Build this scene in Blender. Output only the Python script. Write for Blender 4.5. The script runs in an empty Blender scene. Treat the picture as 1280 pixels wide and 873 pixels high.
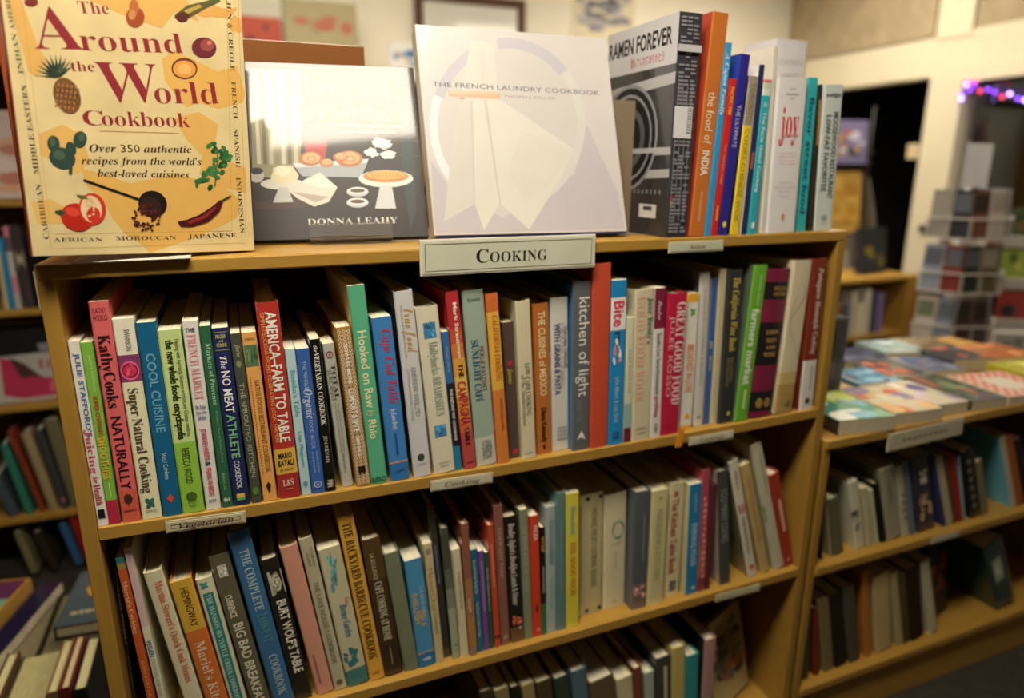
import bpy, math, random
from mathutils import Matrix, Vector, Euler
random.seed(11)
SC = bpy.context.scene
COL = SC.collection
R = math.radians
# ---------------------------------------------------------------- camera
cam_d = bpy.data.cameras.new('camera'); cam = bpy.data.objects.new('camera', cam_d); COL.objects.link(cam); SC.camera = cam
cam_d.sensor_width = 36.0; cam_d.lens = 851.618 / 1280 * 36.0; cam_d.clip_start = .02; cam_d.clip_end = 60
_yaw, _pit, _rol = -.38738, .25732, .00118
cy, sy, cp, sp = math.cos(_yaw), math.sin(_yaw), math.cos(_pit), math.sin(_pit)
_f = Vector((-sy*cp, cy*cp, -sp)); _r = Vector((cy, sy, 0)); _u = _r.cross(_f)
_r2 = _r*math.cos(_rol) + _u*math.sin(_rol); _u2 = -_r*math.sin(_rol) + _u*math.cos(_rol)
CAM = Vector((.18807, -.81631, .0934))
cam.matrix_world = Matrix(((_r2.x,_u2.x,-_f.x,CAM.x),(_r2.y,_u2.y,-_f.y,CAM.y),(_r2.z,_u2.z,-_f.z,CAM.z),(0,0,0,1)))
cam_d.dof.use_dof = True; cam_d.dof.focus_distance = .78; cam_d.dof.aperture_fstop = 2.1
# ---------------------------------------------------------------- world, exposure
wd = bpy.data.worlds.new('night'); SC.world = wd; wd.use_nodes = True
wd.node_tree.nodes['Background'].inputs[0].default_value = (.10,.11,.16,1); wd.node_tree.nodes['Background'].inputs[1].default_value = .05
SC.view_settings.view_transform = 'Standard'; SC.view_settings.look = 'None'; SC.view_settings.gamma = 1; SC.view_settings.use_curve_mapping = False
SC.view_settings.exposure = 0.0
LAMP_POWER = 22.0           # radiance of the ceiling lamps' diffusers
LAMP_COL = (1.0,.89,.71)
LAMPS = [(.23,-.48,1.85,'over the aisle before the cookbook case'),(.75,2.0,1.55,'added out of view behind the cookbook case'),(2.9,2.2,1.55,'added out of view near the back wall corner'),(2.9,.7,1.25,'added out of view over the display case and card racks'),(-1.3,2.0,.7,'added out of view at the far left of the room')]  # back lamps are unseen extras, set near the walls to brighten them
CEIL = 1.45; FLOOR = -1.0
XR = 4.0; YB = 3.3; XL = -2.5; YF = -3.4
# ---------------------------------------------------------------- colour and materials
def lin(h):
    v = [int(h[i:i+2],16)/255 for i in (0,2,4)]
    return tuple((c/12.92 if c <= .04045 else ((c+.055)/1.055)**2.4) for c in v)
def alb(h): return tuple(1-(1-c)**1.55 for c in lin(h))
MATS = {}
def mat(name, base=None, rough=.5, attr=False, noise=.05, nscale=40, bump=0, bscale=300, coat=0, emit=None, alpha=None, trans=0, metal=0, stretch=None, spec=.5):
    if name in MATS: return MATS[name]
    m = bpy.data.materials.new(name); m.use_nodes = True; nt = m.node_tree; b = nt.nodes['Principled BSDF']
    b.inputs['Roughness'].default_value = rough; b.inputs['Metallic'].default_value = metal; b.inputs['Specular IOR Level'].default_value = spec
    if coat: b.inputs['Coat Weight'].default_value = coat; b.inputs['Coat Roughness'].default_value = .06
    if trans: b.inputs['Transmission Weight'].default_value = trans; b.inputs['IOR'].default_value = 1.45
    if emit:
        b.inputs['Emission Color'].default_value = (*emit[0],1); b.inputs['Emission Strength'].default_value = emit[1]
    tc = nt.nodes.new('ShaderNodeTexCoord'); mp = nt.nodes.new('ShaderNodeMapping'); nt.links.new(tc.outputs['Object'], mp.inputs[0])
    if stretch: mp.inputs['Scale'].default_value = stretch
    n = nt.nodes.new('ShaderNodeTexNoise'); n.inputs['Scale'].default_value = nscale; n.inputs['Detail'].default_value = 4; nt.links.new(mp.outputs[0], n.inputs['Vector'])
    mr = nt.nodes.new('ShaderNodeMapRange'); mr.inputs[1].default_value = .3; mr.inputs[2].default_value = .7; mr.inputs[3].default_value = 1-noise; mr.inputs[4].default_value = 1+noise
    nt.links.new(n.outputs[0], mr.inputs[0])
    mx = nt.nodes.new('ShaderNodeVectorMath'); mx.operation = 'SCALE'; nt.links.new(mr.outputs[0], mx.inputs['Scale'])
    if attr:
        a = nt.nodes.new('ShaderNodeAttribute'); a.attribute_name = 'Col'; nt.links.new(a.outputs['Color'], mx.inputs[0])
    else: mx.inputs[0].default_value = base
    nt.links.new(mx.outputs[0], b.inputs['Base Color'])
    if bump:
        n2 = nt.nodes.new('ShaderNodeTexNoise'); n2.inputs['Scale'].default_value = bscale; nt.links.new(mp.outputs[0], n2.inputs['Vector'])
        bp = nt.nodes.new('ShaderNodeBump'); bp.inputs['Strength'].default_value = bump; bp.inputs['Distance'].default_value = .001
        nt.links.new(n2.outputs[0], bp.inputs['Height']); nt.links.new(bp.outputs[0], b.inputs['Normal'])
    MATS[name] = m; return m
M_MATTE = mat('printed_paper', rough=.5, attr=True, noise=.05, nscale=25, spec=.35)
M_GLOSS = mat('glossy_jacket', rough=.22, attr=True, noise=.03, nscale=20, coat=.5)
M_FILM = mat('plastic_film_jacket', rough=.5, attr=True, noise=.02, nscale=20, coat=.5, bump=.25, bscale=35)
M_CLOTH = mat('book_cloth', rough=.9, attr=True, noise=.10, nscale=500, bump=.3, bscale=1500, spec=.15)
M_INK = mat('ink', rough=.45, attr=True, noise=.02, nscale=60, spec=.3)
M_PAINT = mat('painted_surface', rough=.6, attr=True, noise=.04, nscale=6, spec=.3)
M_METAL = mat('coated_wire', rough=.4, attr=True, noise=.03, metal=.3)
M_WOOD = mat('birch_laminate', lin('b28a3c'), rough=.42, noise=.07, nscale=14, stretch=(1,8,8), bump=.15, bscale=60)
M_WOODV = mat('birch_laminate_upright', lin('a98236'), rough=.45, noise=.07, nscale=14, stretch=(8,8,1), bump=.15, bscale=60)
M_ACRYL = mat('clear_acrylic', (.95,.95,.95), rough=.03, trans=.97, noise=0)
M_GLASS = mat('window_glass', (.95,.97,.97), rough=.0, trans=1, noise=0)
M_WALL = mat('cream_wall_paint', lin('eae4d2'), rough=.7, noise=.02, nscale=3)
M_TRIM = mat('cream_trim_paint', lin('dcd3b8'), rough=.5, noise=.02, nscale=4)
M_CEIL = mat('ceiling_paint', lin('e8e2d0'), rough=.8, noise=.02, nscale=3)
M_FLOOR = mat('worn_carpet', lin('37312a'), rough=.95, noise=.25, nscale=30, bump=.6, bscale=200)
M_BURLAP = mat('woven_panel', lin('a8977a'), rough=.85, noise=.14, nscale=9, bump=.4, bscale=220)
def m_pages():
    m = bpy.data.materials.new('page_edges'); m.use_nodes = True; nt = m.node_tree; b = nt.nodes['Principled BSDF']; b.inputs['Roughness'].default_value = .8; b.inputs['Specular IOR Level'].default_value = .2
    a = nt.nodes.new('ShaderNodeAttribute'); a.attribute_name = 'Col'
    tc = nt.nodes.new('ShaderNodeTexCoord'); mp = nt.nodes.new('ShaderNodeMapping'); mp.inputs['Scale'].default_value = (1,.03,.03); nt.links.new(tc.outputs['Object'], mp.inputs[0])
    n = nt.nodes.new('ShaderNodeTexNoise'); n.inputs['Scale'].default_value = 1100; n.inputs['Detail'].default_value = 2; nt.links.new(mp.outputs[0], n.inputs['Vector'])
    mr = nt.nodes.new('ShaderNodeMapRange'); mr.inputs[1].default_value = .3; mr.inputs[2].default_value = .7; mr.inputs[3].default_value = .72; mr.inputs[4].default_value = 1.06; nt.links.new(n.outputs[0], mr.inputs[0])
    mx = nt.nodes.new('ShaderNodeVectorMath'); mx.operation = 'SCALE'; nt.links.new(a.outputs['Color'], mx.inputs[0]); nt.links.new(mr.outputs[0], mx.inputs['Scale']); nt.links.new(mx.outputs[0], b.inputs['Base Color'])
    bp = nt.nodes.new('ShaderNodeBump'); bp.inputs['Strength'].default_value = .5; bp.inputs['Distance'].default_value = .0006; nt.links.new(n.outputs[0], bp.inputs['Height']); nt.links.new(bp.outputs[0], b.inputs['Normal'])
    return m
M_PAGES = m_pages()
# ---------------------------------------------------------------- mesh builder
class MB:
    def __init__(s): s.v=[]; s.f=[]; s.c=[]; s.m=[]; s.mats=[]
    def mi(s, m):
        if m not in s.mats: s.mats.append(m)
        return s.mats.index(m)
    def face(s, pts, col, m):
        i = len(s.v); s.v += [tuple(p) for p in pts]; s.f.append(tuple(range(i, i+len(pts)))); s.c.append(col); s.m.append(s.mi(m))
    def mesh(s, verts, faces, col, m):
        i = len(s.v); s.v += [tuple(p) for p in verts]; k = s.mi(m)
        for f in faces: s.f.append(tuple(a+i for a in f)); s.c.append(col); s.m.append(k)
    def box(s, a, b, col, m, cols=None, M=None):
        x0,y0,z0 = a; x1,y1,z1 = b
        v = [(x0,y0,z0),(x1,y0,z0),(x1,y1,z0),(x0,y1,z0),(x0,y0,z1),(x1,y0,z1),(x1,y1,z1),(x0,y1,z1)]
        if M: v = [tuple(M @ Vector(p)) for p in v]
        F = [(0,3,2,1),(4,5,6,7),(0,1,5,4),(1,2,6,5),(2,3,7,6),(3,0,4,7)]
        if cols is None: s.mesh(v, F, col, m)
        else:
            i = len(s.v); s.v += v; k = s.mi(m)
            for f, c in zip(F, cols): s.f.append(tuple(a+i for a in f)); s.c.append(c or col); s.m.append(k)
    def tube(s, pts, r, col, m, n=6):
        pts = [Vector(p) for p in pts]; rings = []
        for i, p in enumerate(pts):
            d = (pts[min(i+1,len(pts)-1)] - pts[max(i-1,0)]).normalized(); a = Vector((0,0,1)) if abs(d.z) < .9 else Vector((1,0,0))
            u = d.cross(a).normalized(); w = d.cross(u)
            rings.append([p + u*r*math.cos(t*2*math.pi/n) + w*r*math.sin(t*2*math.pi/n) for t in range(n)])
        v = [q for rg in rings for q in rg]; F = []
        for i in range(len(pts)-1):
            for t in range(n): F.append((i*n+t, i*n+(t+1)%n, (i+1)*n+(t+1)%n, (i+1)*n+t))
        F.append(tuple(range(n))[::-1]); F.append(tuple((len(pts)-1)*n+t for t in range(n)))
        s.mesh(v, F, col, m)
    def build(s, name, parent=None, bevel=0, smooth=False):
        me = bpy.data.meshes.new(name); me.from_pydata(s.v, [], s.f)
        for m in s.mats: me.materials.append(m)
        me.polygons.foreach_set('material_index', s.m)
        ca = me.color_attributes.new('Col', 'FLOAT_COLOR', 'CORNER'); d = []
        for f, c in zip(s.f, s.c): d += [c[0],c[1],c[2],1.0]*len(f)
        ca.data.foreach_set('color', d); 
        if smooth: me.polygons.foreach_set('use_smooth', [True]*len(me.polygons))
        me.update()
        o = bpy.data.objects.new(name, me); COL.objects.link(o)
        if parent: o.parent = parent
        if bevel:
            b = o.modifiers.new('bevel','BEVEL'); b.width = bevel; b.segments = 2; b.limit_method = 'ANGLE'
        return o
def tag(o, label=None, cat=None, group=None, kind=None):
    if label: o['label'] = label
    if cat: o['category'] = cat
    if group: o['group'] = group
    if kind: o['kind'] = kind
    return o
def thing(name, label, cat, loc=(0,0,0), rot=(0,0,0), group=None):
    o = bpy.data.objects.new(name, None); COL.objects.link(o); o.location = loc; o.rotation_euler = rot; o.empty_display_size = .02
    return tag(o, label, cat, group)
def part(name, parent, a, b, m=M_WOOD, col=(.5,.5,.5), bevel=0, M=None):
    mb = MB(); mb.box(a, b, col, m, M=M); return mb.build(name, parent, bevel)
# ---------------------------------------------------------------- lettering (built-in font only)
def conv(s, base):
    r = ''
    for ch in s:
        if base == 0x1D434 and ch == 'h': r += '\u210e'
        elif 'A' <= ch <= 'Z': r += chr(base+ord(ch)-65)
        elif 'a' <= ch <= 'z': r += chr(base+26+ord(ch)-97)
        elif '0' <= ch <= '9' and base == 0x1D400: r += chr(0x1D7CE+ord(ch)-48)
        else: r += ch
    return r
STY = {'n':(None,0),'b':(None,.022),'s':(0x1D400,0),'S':(0x1D400,-.007),'i':(0x1D468,0),'I':(0x1D434,0),'k':(0x1D4D0,0)}
TC = {}
def glyphs(s, st):
    k = (s, st)
    if k in TC: return TC[k]
    base, off = STY[st]; cu = bpy.data.curves.new('t','FONT'); cu.body = conv(s, base) if base else s; cu.resolution_u = 2; cu.offset = off
    o = bpy.data.objects.new('t', cu); me = bpy.data.meshes.new_from_object(o)
    v = [(p.co.x, p.co.y) for p in me.vertices]; f = [tuple(p.vertices) for p in me.polygons]
    bpy.data.objects.remove(o); bpy.data.curves.remove(cu); bpy.data.meshes.remove(me)
    if v: x0 = min(p[0] for p in v); x1 = max(p[0] for p in v)
    else: x0, x1 = 0, 1
    TC[k] = (v, f, x0, x1); return TC[k]
CAP = .70
def text(mb, s, st, col, O, X, Yv, length, cap, lift=None, m=None, fy=None):
    """O baseline start, X unit reading direction, Yv unit glyph-up; fitted to length and capital height"""
    v, f, x0, x1 = glyphs(s, st)
    if not v: return
    kx = length/(x1-x0); ky = cap/CAP; O = Vector(O); X = Vector(X); Yv = Vector(Yv); out = []
    for x, y in v:
        p = O + X*((x-x0)*kx) + Yv*(y*ky)
        if fy: p = fy(p)
        out.append(p)
    mb.mesh(out, f, col, m or M_INK)
# ---------------------------------------------------------------- little printed shapes on a spine, (u across 0..1, v down 0..1 inside the shape's box)
def ell(cx, cy, rx, ry, n=12, a=0):
    return [(cx+rx*math.cos(t)*math.cos(a)-ry*math.sin(t)*math.sin(a), cy+rx*math.cos(t)*math.sin(a)+ry*math.sin(t)*math.cos(a)) for t in [2*math.pi*i/n for i in range(n)]]
def rc(x0,y0,x1,y1): return [(x0,y0),(x1,y0),(x1,y1),(x0,y1)]
def shape(kind, asp):
    """list of (polygon, shade); asp = box height / box width"""
    k = kind; rnd = random.Random(len(k)*7+int(asp*10)); P = []
    if k in ('#line','#line-','#sq','#panel'): P = [(rc(0,0,1,1),1)]
    elif k == '#box': P = [(rc(0,0,1,1),1)] + [(rc(.2+.15*i,.25,.27+.15*i,.75),2.4) for i in range(4)]
    elif k in ('#disc','#oval','#diamond'):
        P = [(ell(.5,.5,.5,.5,4 if k=='#diamond' else 14),1)]
    elif k == '#ring':
        n=14; P = [([(.5+.5*math.cos(t0),.5+.5*math.sin(t0)),(.5+.5*math.cos(t1),.5+.5*math.sin(t1)),(.5+.36*math.cos(t1),.5+.36*math.sin(t1)),(.5+.36*math.cos(t0),.5+.36*math.sin(t0))],1) for t0,t1 in [(2*math.pi*i/n,2*math.pi*(i+1)/n) for i in range(n)]] + [(ell(.5,.5,.16,.16,8),1)]
    elif k == '#tree': P = [(rc(.46,.5,.54,1),1)] + [(ell(.5+.28*math.cos(t),.35+.2*math.sin(t),.2,.2,7),1) for t in [i*.9 for i in range(7)]]
    elif k == '#bowl': P = [(ell(.5,.5,.5,.42,18),3.2),(ell(.5,.5,.42,.33,16),.25),(ell(.5,.5,.36,.26,14),1.0),(ell(.45,.45,.12,.08,8),1.9)]
    elif k in ('#leafsq','#leaf'): P = [(ell(.3,.3,.3,.2,8,.6),1),(ell(.7,.35,.3,.2,8,-.6),1.2),(ell(.35,.75,.3,.18,8,-.5),.9),(ell(.75,.7,.22,.15,8,.5),1)]
    elif k in ('#tile','#photo','#face','#splash','#blot','#spray'):
        P = [] if k in ('#splash','#blot','#spray') else [(rc(0,0,1,1),1)]
        for i in range(14): P.append((ell(rnd.uniform(.15,.85),rnd.uniform(.1,.9),rnd.uniform(.06,.22),rnd.uniform(.04,.16),7,rnd.uniform(0,3)),rnd.choice((.5,.8,1.3,1.8,2.2) if k != '#blot' else (.8,1,1.15))))
        if k == '#face': P += [(ell(.5,.5,.32,.36,14),1.2),(ell(.4,.42,.05,.03,6),.3),(ell(.62,.42,.05,.03,6),.3),(ell(.5,.68,.12,.04,7),.4),(ell(.5,.2,.3,.12,10),.35)]
    elif k == '#lattice':
        nv = int(asp*3.4)
        for i in range(nv):
            for j in range(3):
                cx,cy = (j+.5)/3,(i+.5)/nv; a=.15; b=.46/nv
                for q in range(4):
                    s1 = [(0,-b),(a,0),(0,b),(-a,0)]; x0,y0 = s1[q]; x1,y1 = s1[(q+1)%4]
                    P.append(([(cx+x0,cy+y0),(cx+x1,cy+y1),(cx+x1*.62,cy+y1*.62),(cx+x0*.62,cy+y0*.62)],1))
    elif k == '#dots':
        n = max(4,int(asp*.45)); P = [(ell(.5,(i+.5)/n,.5,.3/n,6),1) for i in range(n)]
    elif k == '#pen': P = [([(.5,0),(1,.35),(.7,1),(.3,1),(0,.35)],1)]
    elif k == '#tri': P = [([(.0,.9),(.55,0),(1,1),(.5,.7)],1)]
    elif k in ('#squig','#squig-','#wave'):
        n = 9 if asp < 1 else 14
        for i in range(n):
            if asp < 1: P.append((rc((i+.1)/n,rnd.uniform(0,.4),(i+.8)/n,rnd.uniform(.6,1)),1))
            else: P.append((rc(rnd.uniform(0,.4),(i+.1)/n,rnd.uniform(.6,1),(i+.75)/n),1))
    elif k == '#corners': P = [(rc(a,b,a+.22,b+.03),1) for a in (0,.78) for b in (0,.97)]
    elif k == '#tilegrid': P = [(rc(0,0,1,1),1)] + [(rc(.08+.3*i,.08+.3*j,.3+.3*i,.3+.3*j),1.6) for i in range(3) for j in range(3)]
    elif k == '#wreath': P = [(ell(.5+.4*math.cos(t),.5+.4*math.sin(t),.13,.07,7,t+1.2),1+.3*math.sin(t*3)) for t in [i*.42 for i in range(15)]]
    elif k == '#wine': P = [(p,s) for cx in (.22,.78) for p,s in [(ell(cx,.5,.22,.42,12),1),(ell(cx,.5,.15,.3,10),.35),(ell(cx,.5,.07,.15,8),1)]]
    elif k == '#curves':
        for q in range(3):
            for i in range(16):
                t0,t1 = i/16,(i+1)/16; fx = lambda t: .5+.42*math.sin(t*4+q*1.7); fz = lambda t: t*(.5+.25*q)+.1*q
                P.append(([(fx(t0),fz(t0)),(fx(t1),fz(t1)),(fx(t1)+.03,fz(t1)),(fx(t0)+.03,fz(t0))],1))
    return P
# ---------------------------------------------------------------- a standing book: spine faces -y, base at z=0, left lower front corner at the origin
def book(name, label, x, y, z, w, h, phi, d, kind, col, side=None, gloss=0, bulge=0, bands=None, texts=(), group=None, cat='book', pages='ddd3b4', euler=None):
    root = thing(name, label, cat, (x,y,z), euler or (0,phi,0), group)
    hard = kind == 'h'; c = .0024 if hard else .0007; c = min(c, w*.2); inset = .0035 if hard else .0004
    b = bulge or (.0012 if hard and w > .016 else .0004); L = alb(col); S = alb(side) if side else L
    m = M_CLOTH if (hard and not texts and not gloss) else (M_GLOSS if gloss or hard else M_MATTE)
    if name == 'record': m = M_MATTE
    n = 6; r = min(.0012, w*.2)
    prof = [(0,d),(0,r+b)] + [(w*(.5-.5*math.cos(math.pi*i/n)) , b*(1-math.sin(math.pi*i/n))) for i in range(1,n)] + [(w,r+b),(w,d)]
    inn = [(c,d),(c,r+b+c)] + [(c+(w-2*c)*(.5-.5*math.cos(math.pi*i/n)), b*(1-math.sin(math.pi*i/n))+c) for i in range(1,n)] + [(w-c,r+b+c),(w-c,d)]
    zs = [(0.0, L)]
    bd = [(f, alb(q)) for f, q in (bands or [(1, col)])]
    cuts = [0]+[f for f,_ in bd]; mb = MB(); k = len(prof)
    for i in range(k-1):
        sp = 1 <= i < k-2
        (ax,ay),(bx,by) = prof[i], prof[i+1]
        if sp:
            for q,(f,cc) in enumerate(bd):
                z1 = h*(1-cuts[q]); z0 = h*(1-f); mb.face([(ax,ay,z0),(bx,by,z0),(bx,by,z1),(ax,ay,z1)], cc, m)
        else: mb.face([(ax,ay,0),(bx,by,0),(bx,by,h),(ax,ay,h)], S if i == 0 else L, m)
        (cx,cy_),(dx,dy) = inn[i], inn[i+1]
        mb.face([(dx,dy,0),(cx,cy_,0),(cx,cy_,h),(dx,dy,h)], L, m)
        top = bd[0][1] if sp else (S if i == 0 else L)
        mb.face([(ax,ay,h),(bx,by,h),(dx,dy,h),(cx,cy_,h)], top, m); mb.face([(bx,by,0),(ax,ay,0),(cx,cy_,0),(dx,dy,0)], L, m)
    for i in (0, k-1):
        (ax,ay),(cx,cy_) = prof[i], inn[i]; mb.face([(ax,ay,0),(cx,cy_,0),(cx,cy_,h),(ax,ay,h)], L, m)
    mb.build('cover', root)
    pg = MB(); pg.box((c,b+c+.0006,inset if hard else .0003),(w-c,d-(.003 if hard else .0002),h-inset), alb(pages), M_PAGES); pg.build('page_block', root)
    if texts:
        t = MB(); lv = [0]
        def fy(p, e=.00025):
            u = min(max(p.x/w,0),1); q = b*(1-math.sqrt(max(0,1-(2*u-1)**2))); p.y = q-e-lv[0]*.00006; return p
        for (s, st, tc, f0, f1, xc, hf) in texts:
            lv[0] += 1; tcol = alb(tc)
            if s == '#ramen': ramen(t, w, h, d); continue
            if s.startswith('#'):
                wd_ = hf*w; x0 = xc*w-wd_/2; ht = (f1-f0)*h; z0 = h*(1-f0)
                for pts, sh in shape(s, ht/wd_):
                    pp = [fy(Vector((x0+u*wd_,0,z0-v*ht))) for u, v in pts][::-1]
                    t.face(pp, tuple(min(1,a*sh) for a in tcol), M_INK); lv[0] += .05
            elif st.endswith('-'):
                ln = hf*w; cap = (f1-f0)*h; text(t, s, st[0], tcol, (xc*w-ln/2,0,h*(1-f1)), (1,0,0), (0,0,1), ln, cap, fy=fy)
            else:
                ln = (f1-f0)*h; cap = hf*w; text(t, s, st, tcol, (xc*w-cap/2,0,h*(1-f0)), (0,0,-1), (1,0,0), ln, cap, fy=fy)
        t.build('lettering', root)
    return root
def ramen(t, w, h, d):
    W_ = lin('c9c9ce'); K = lin('17171a'); G = lin('8d8d94'); y = -.0006; n = [0]
    def rect(x0,f0,x1,f1,c): n[0]+=1; yy = y-n[0]*1e-5; t.face([(x0*w,yy,h*(1-f1)),(x1*w,yy,h*(1-f1)),(x1*w,yy,h*(1-f0)),(x0*w,yy,h*(1-f0))], c, M_INK)
    rr = random.Random(3)
    for f in [i/60 for i in range(1,59)]:
        for j in range(3):
            if rr.random() < .75: rect(.1+.26*j, f, .1+.26*j+rr.uniform(.16,.25), f+.009, G)
    for j in range(4): rect(.1+.2*j,.30,.13+.2*j,.92,G)
    rect(0,.135,1,.165,W_); rect(0,.165,1,.17,K); rect(.02,.40,.8,.54,lin('e0dfe2')); rect(.6,.405,.76,.52,lin('77777c'))
    for j in range(9): rect(.62,.41+.012*j,.74,.416+.012*j,lin('e0dfe2'))
    for j in range(5): rect(.08,.8+.01*j,.2,.805+.01*j,lin('b03030') if j < 3 else lin('c8b040'))
    # cover print on the left board, u = 0 at the fore edge (deep) .. 1 at the spine
    X = -.0002; n[0] = 0
    def cf(u0,f0,u1,f1,c,sl=0):
        n[0]+=1; xx = X-n[0]*1.2e-5; a = lambda u,f: (xx, d*(1-u), h*(1-f)); t.face([a(u0,f0),a(u0,f1),a(u1,f1+sl),a(u1,f0+sl)], c, M_INK)
    cf(0,0,1,.215,W_)
    text(t,'RAMEN FOREVER','b',K,(X-.0003,d*.97,h*(1-.125)),(0,-1,0),(0,0,1),d*.90,h*.075)
    text(t,'読んでくれてありがとう','n',lin('c03440'),(X-.0003,d*.62,h*(1-.19)),(0,-1,0),(0,0,1),d*.46,h*.034)
    cf(0,.28,1,.33,lin('b4b4b8'),-.03); cf(0,.58,1,.615,lin('b4b4b8'),0); cf(0,.70,1,.74,lin('b4b4b8'),-.02)
    for r_, c_ in ((.44,G),(.41,K),(.36,G),(.335,K),(.26,lin('5a5a60')),(.2,K)):
        n[0]+=1; xx = X-n[0]*1.2e-5
        t.face([(xx, d*.62+d*r_*math.cos(a), h*.47+d*r_*.95*math.sin(a)) for a in [2*math.pi*i/24 for i in range(24)]], c_, M_INK)
    cf(0,.58,1,.605,lin('b4b4b8'),0)
    for i in range(14): cf(.1+.06*i,.78,.13+.06*i,.80,lin('77777c'))
    cf(.62,.85,.86,.915,lin('d8d6d6')); cf(.68,.86,.8,.88,lin('44444a'))
# ---------------------------------------------------------------- a book shown cover on, front cover faces -y, lower left front corner at the origin
def face_book(name, label, M, w, h, t, col, spine, pages='d8cfb4', art=None, m=None, group=None, hard=True, film=False, boards=None):
    root = thing(name, label, 'book'); root.matrix_world = M
    if group: root['group'] = group
    m = m or M_GLOSS; c = .0026 if hard else .0006; e = .003 if hard else .0003; F = lin(col); S = lin(spine)
    mb = MB(); mb.box((0,0,0),(w,c,h), F, m); mb.box((0,t-c,0),(w,t,h), S, m); mb.box((-.0012,.0006,0),(c,t-.0006,h), S, m)
    mb.build('cover', root, .0005)
    if boards:
        q = MB(); q.box((.001,.0004,-.0028),(w-.001,c,-.0002), lin(boards), M_CLOTH); q.build('board_edge', root)
    pg = MB(); pg.box((c+.0004,c,e),(w-e,t-c,h-e), lin(pages), M_PAGES); pg.build('page_block', root)
    if art:
        G = {}; lv = 0
        for it in art:
            g = it[1]
            if g not in G: G[g] = MB()
            lv += 1; y = -.0001-lv*.000003
            if it[0] == 'P':
                pts = [(min(max(a/1000,.0005),w-.0005), y, min(max(b/1000,.0005),h-.0005)) for a, b in it[3]]
                G[g].face(pts, lin(it[2]), m if film else M_INK)
            else:
                _,_,cc,s,st,a,b,cap = it; A = Vector((a[0],0,a[1]))/1000; B = Vector((b[0],0,b[1]))/1000; X = (B-A); ln = X.length; X.normalize(); A.y = y
                text(G[g], s, st, lin(cc), A, X, Vector((-X.z,0,X.x)), ln, cap/1000, m=m if film else M_INK)
        for g, q in G.items(): q.build({'art':'cover_illustration','map_print':'map_print','lettering':'lettering'}[g], root)
    return root
def box_thing(name, label, cat, a, b, m, col, group=None, bevel=.0008):
    mb = MB(); mb.box(a, b, col, m); o = mb.build(name, None, bevel)
    return tag(o, label, cat, group)
# ================================================================ THE ROOM
def struct(name, a, b, m): 
    mb = MB(); mb.box(a, b, (.5,.5,.5), m); return tag(mb.build(name), kind='structure')
struct('floor', (XL-.1,YF-.1,FLOOR-.05), (XR+.1,YB+.1,FLOOR), M_FLOOR)
struct('ceiling', (XL-.1,YF-.1,CEIL), (XR+.1,YB+.1,CEIL+.05), M_CEIL)
struct('wall_back', (XL-.1,YB,FLOOR), (XR+.1,YB+.1,CEIL), M_WALL)
struct('wall_left', (XL-.1,YF,FLOOR), (XL,YB,CEIL), mat('low_bounce_wall', lin('5a4632'), rough=.8, noise=.3, nscale=8))  # dark colour on both unseen walls cuts the bounced light
struct('wall_front', (XL,YF-.1,FLOOR), (XR,YF,CEIL), mat('low_bounce_wall', lin('5a4632'), rough=.8, noise=.3, nscale=8))
DY0, DY1, PY0 = 2.13, 3.15, 1.93     # doorway from DY0 to DY1, post between PY0 and DY0, shop window below PY0
WY0 = .30; HZ = .61
mb = MB(); g = (.5,.5,.5)
mb.box((XR,DY1,FLOOR),(XR+.1,YB,CEIL),g,M_WALL); mb.box((XR,YF,FLOOR),(XR+.1,WY0,CEIL),g,M_WALL); mb.box((XR,WY0,.80),(XR+.1,DY1,CEIL),g,M_WALL); mb.box((XR,WY0,FLOOR),(XR+.1,PY0,-.72),g,M_WALL)
tag(mb.build('wall_right'), kind='structure')
struct('trim_1', (XR-.02,WY0,HZ), (XR+.11,DY1+.0,.80), M_TRIM)          # long header over doorway and window
struct('trim_2', (XR-.03,PY0,FLOOR), (XR+.11,DY0,HZ), M_TRIM)            # post between doorway and window
struct('trim_3', (XR-.03,PY0,.80), (XR+.0,DY0,CEIL), M_TRIM)             # upper post
struct('trim_4', (XR-.05,WY0,HZ-.05), (XR+.02,PY0,HZ+.03), M_TRIM)       # window head moulding
struct('trim_5', (XR-.022,WY0,.765), (XR+.0,PY0,.83), M_TRIM)
struct('trim_6', (XR-.02,DY1,FLOOR), (XR+.11,DY1+.10,HZ), M_TRIM)
struct('baseboard_back', (XL,YB-.015,FLOOR), (XR,YB,FLOOR+.1), M_TRIM)
# dark passage beyond the doorway
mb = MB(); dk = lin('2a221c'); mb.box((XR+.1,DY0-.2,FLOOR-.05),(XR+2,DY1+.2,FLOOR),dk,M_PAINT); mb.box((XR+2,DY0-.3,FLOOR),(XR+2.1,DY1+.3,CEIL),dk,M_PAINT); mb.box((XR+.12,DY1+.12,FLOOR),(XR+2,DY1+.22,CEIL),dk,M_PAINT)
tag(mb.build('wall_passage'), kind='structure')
w1 = MB(); w1.box((XR+.05,WY0,-.72),(XR+.056,PY0,HZ-.05),g,M_GLASS); wo = tag(w1.build('window_1'), kind='structure')
part('window_bar', wo, (XR+.03,1.02,-.72),(XR+.075,1.07,HZ-.05), M_TRIM)
# street outside: dark ground
struct('ground', (XR+.1,-3,FLOOR-.12),(XR+6,DY0-.25,FLOOR-.06), mat('asphalt', lin('1c1b1e'), rough=.9, noise=.3))
# woven panels above the beam
for nm, y0, y1, lb in (('upper_panel',DY0+.03,3.28,'tan woven panel high on the right wall above the dark doorway'),('upper_panel',WY0,PY0-.02,'grey-tan woven panel high on the right wall above the shop window')):
    box_thing(nm, lb, 'wall panel', (XR-.02,y0,.83), (XR-.001,y1,CEIL-.01), M_BURLAP, g)
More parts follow.
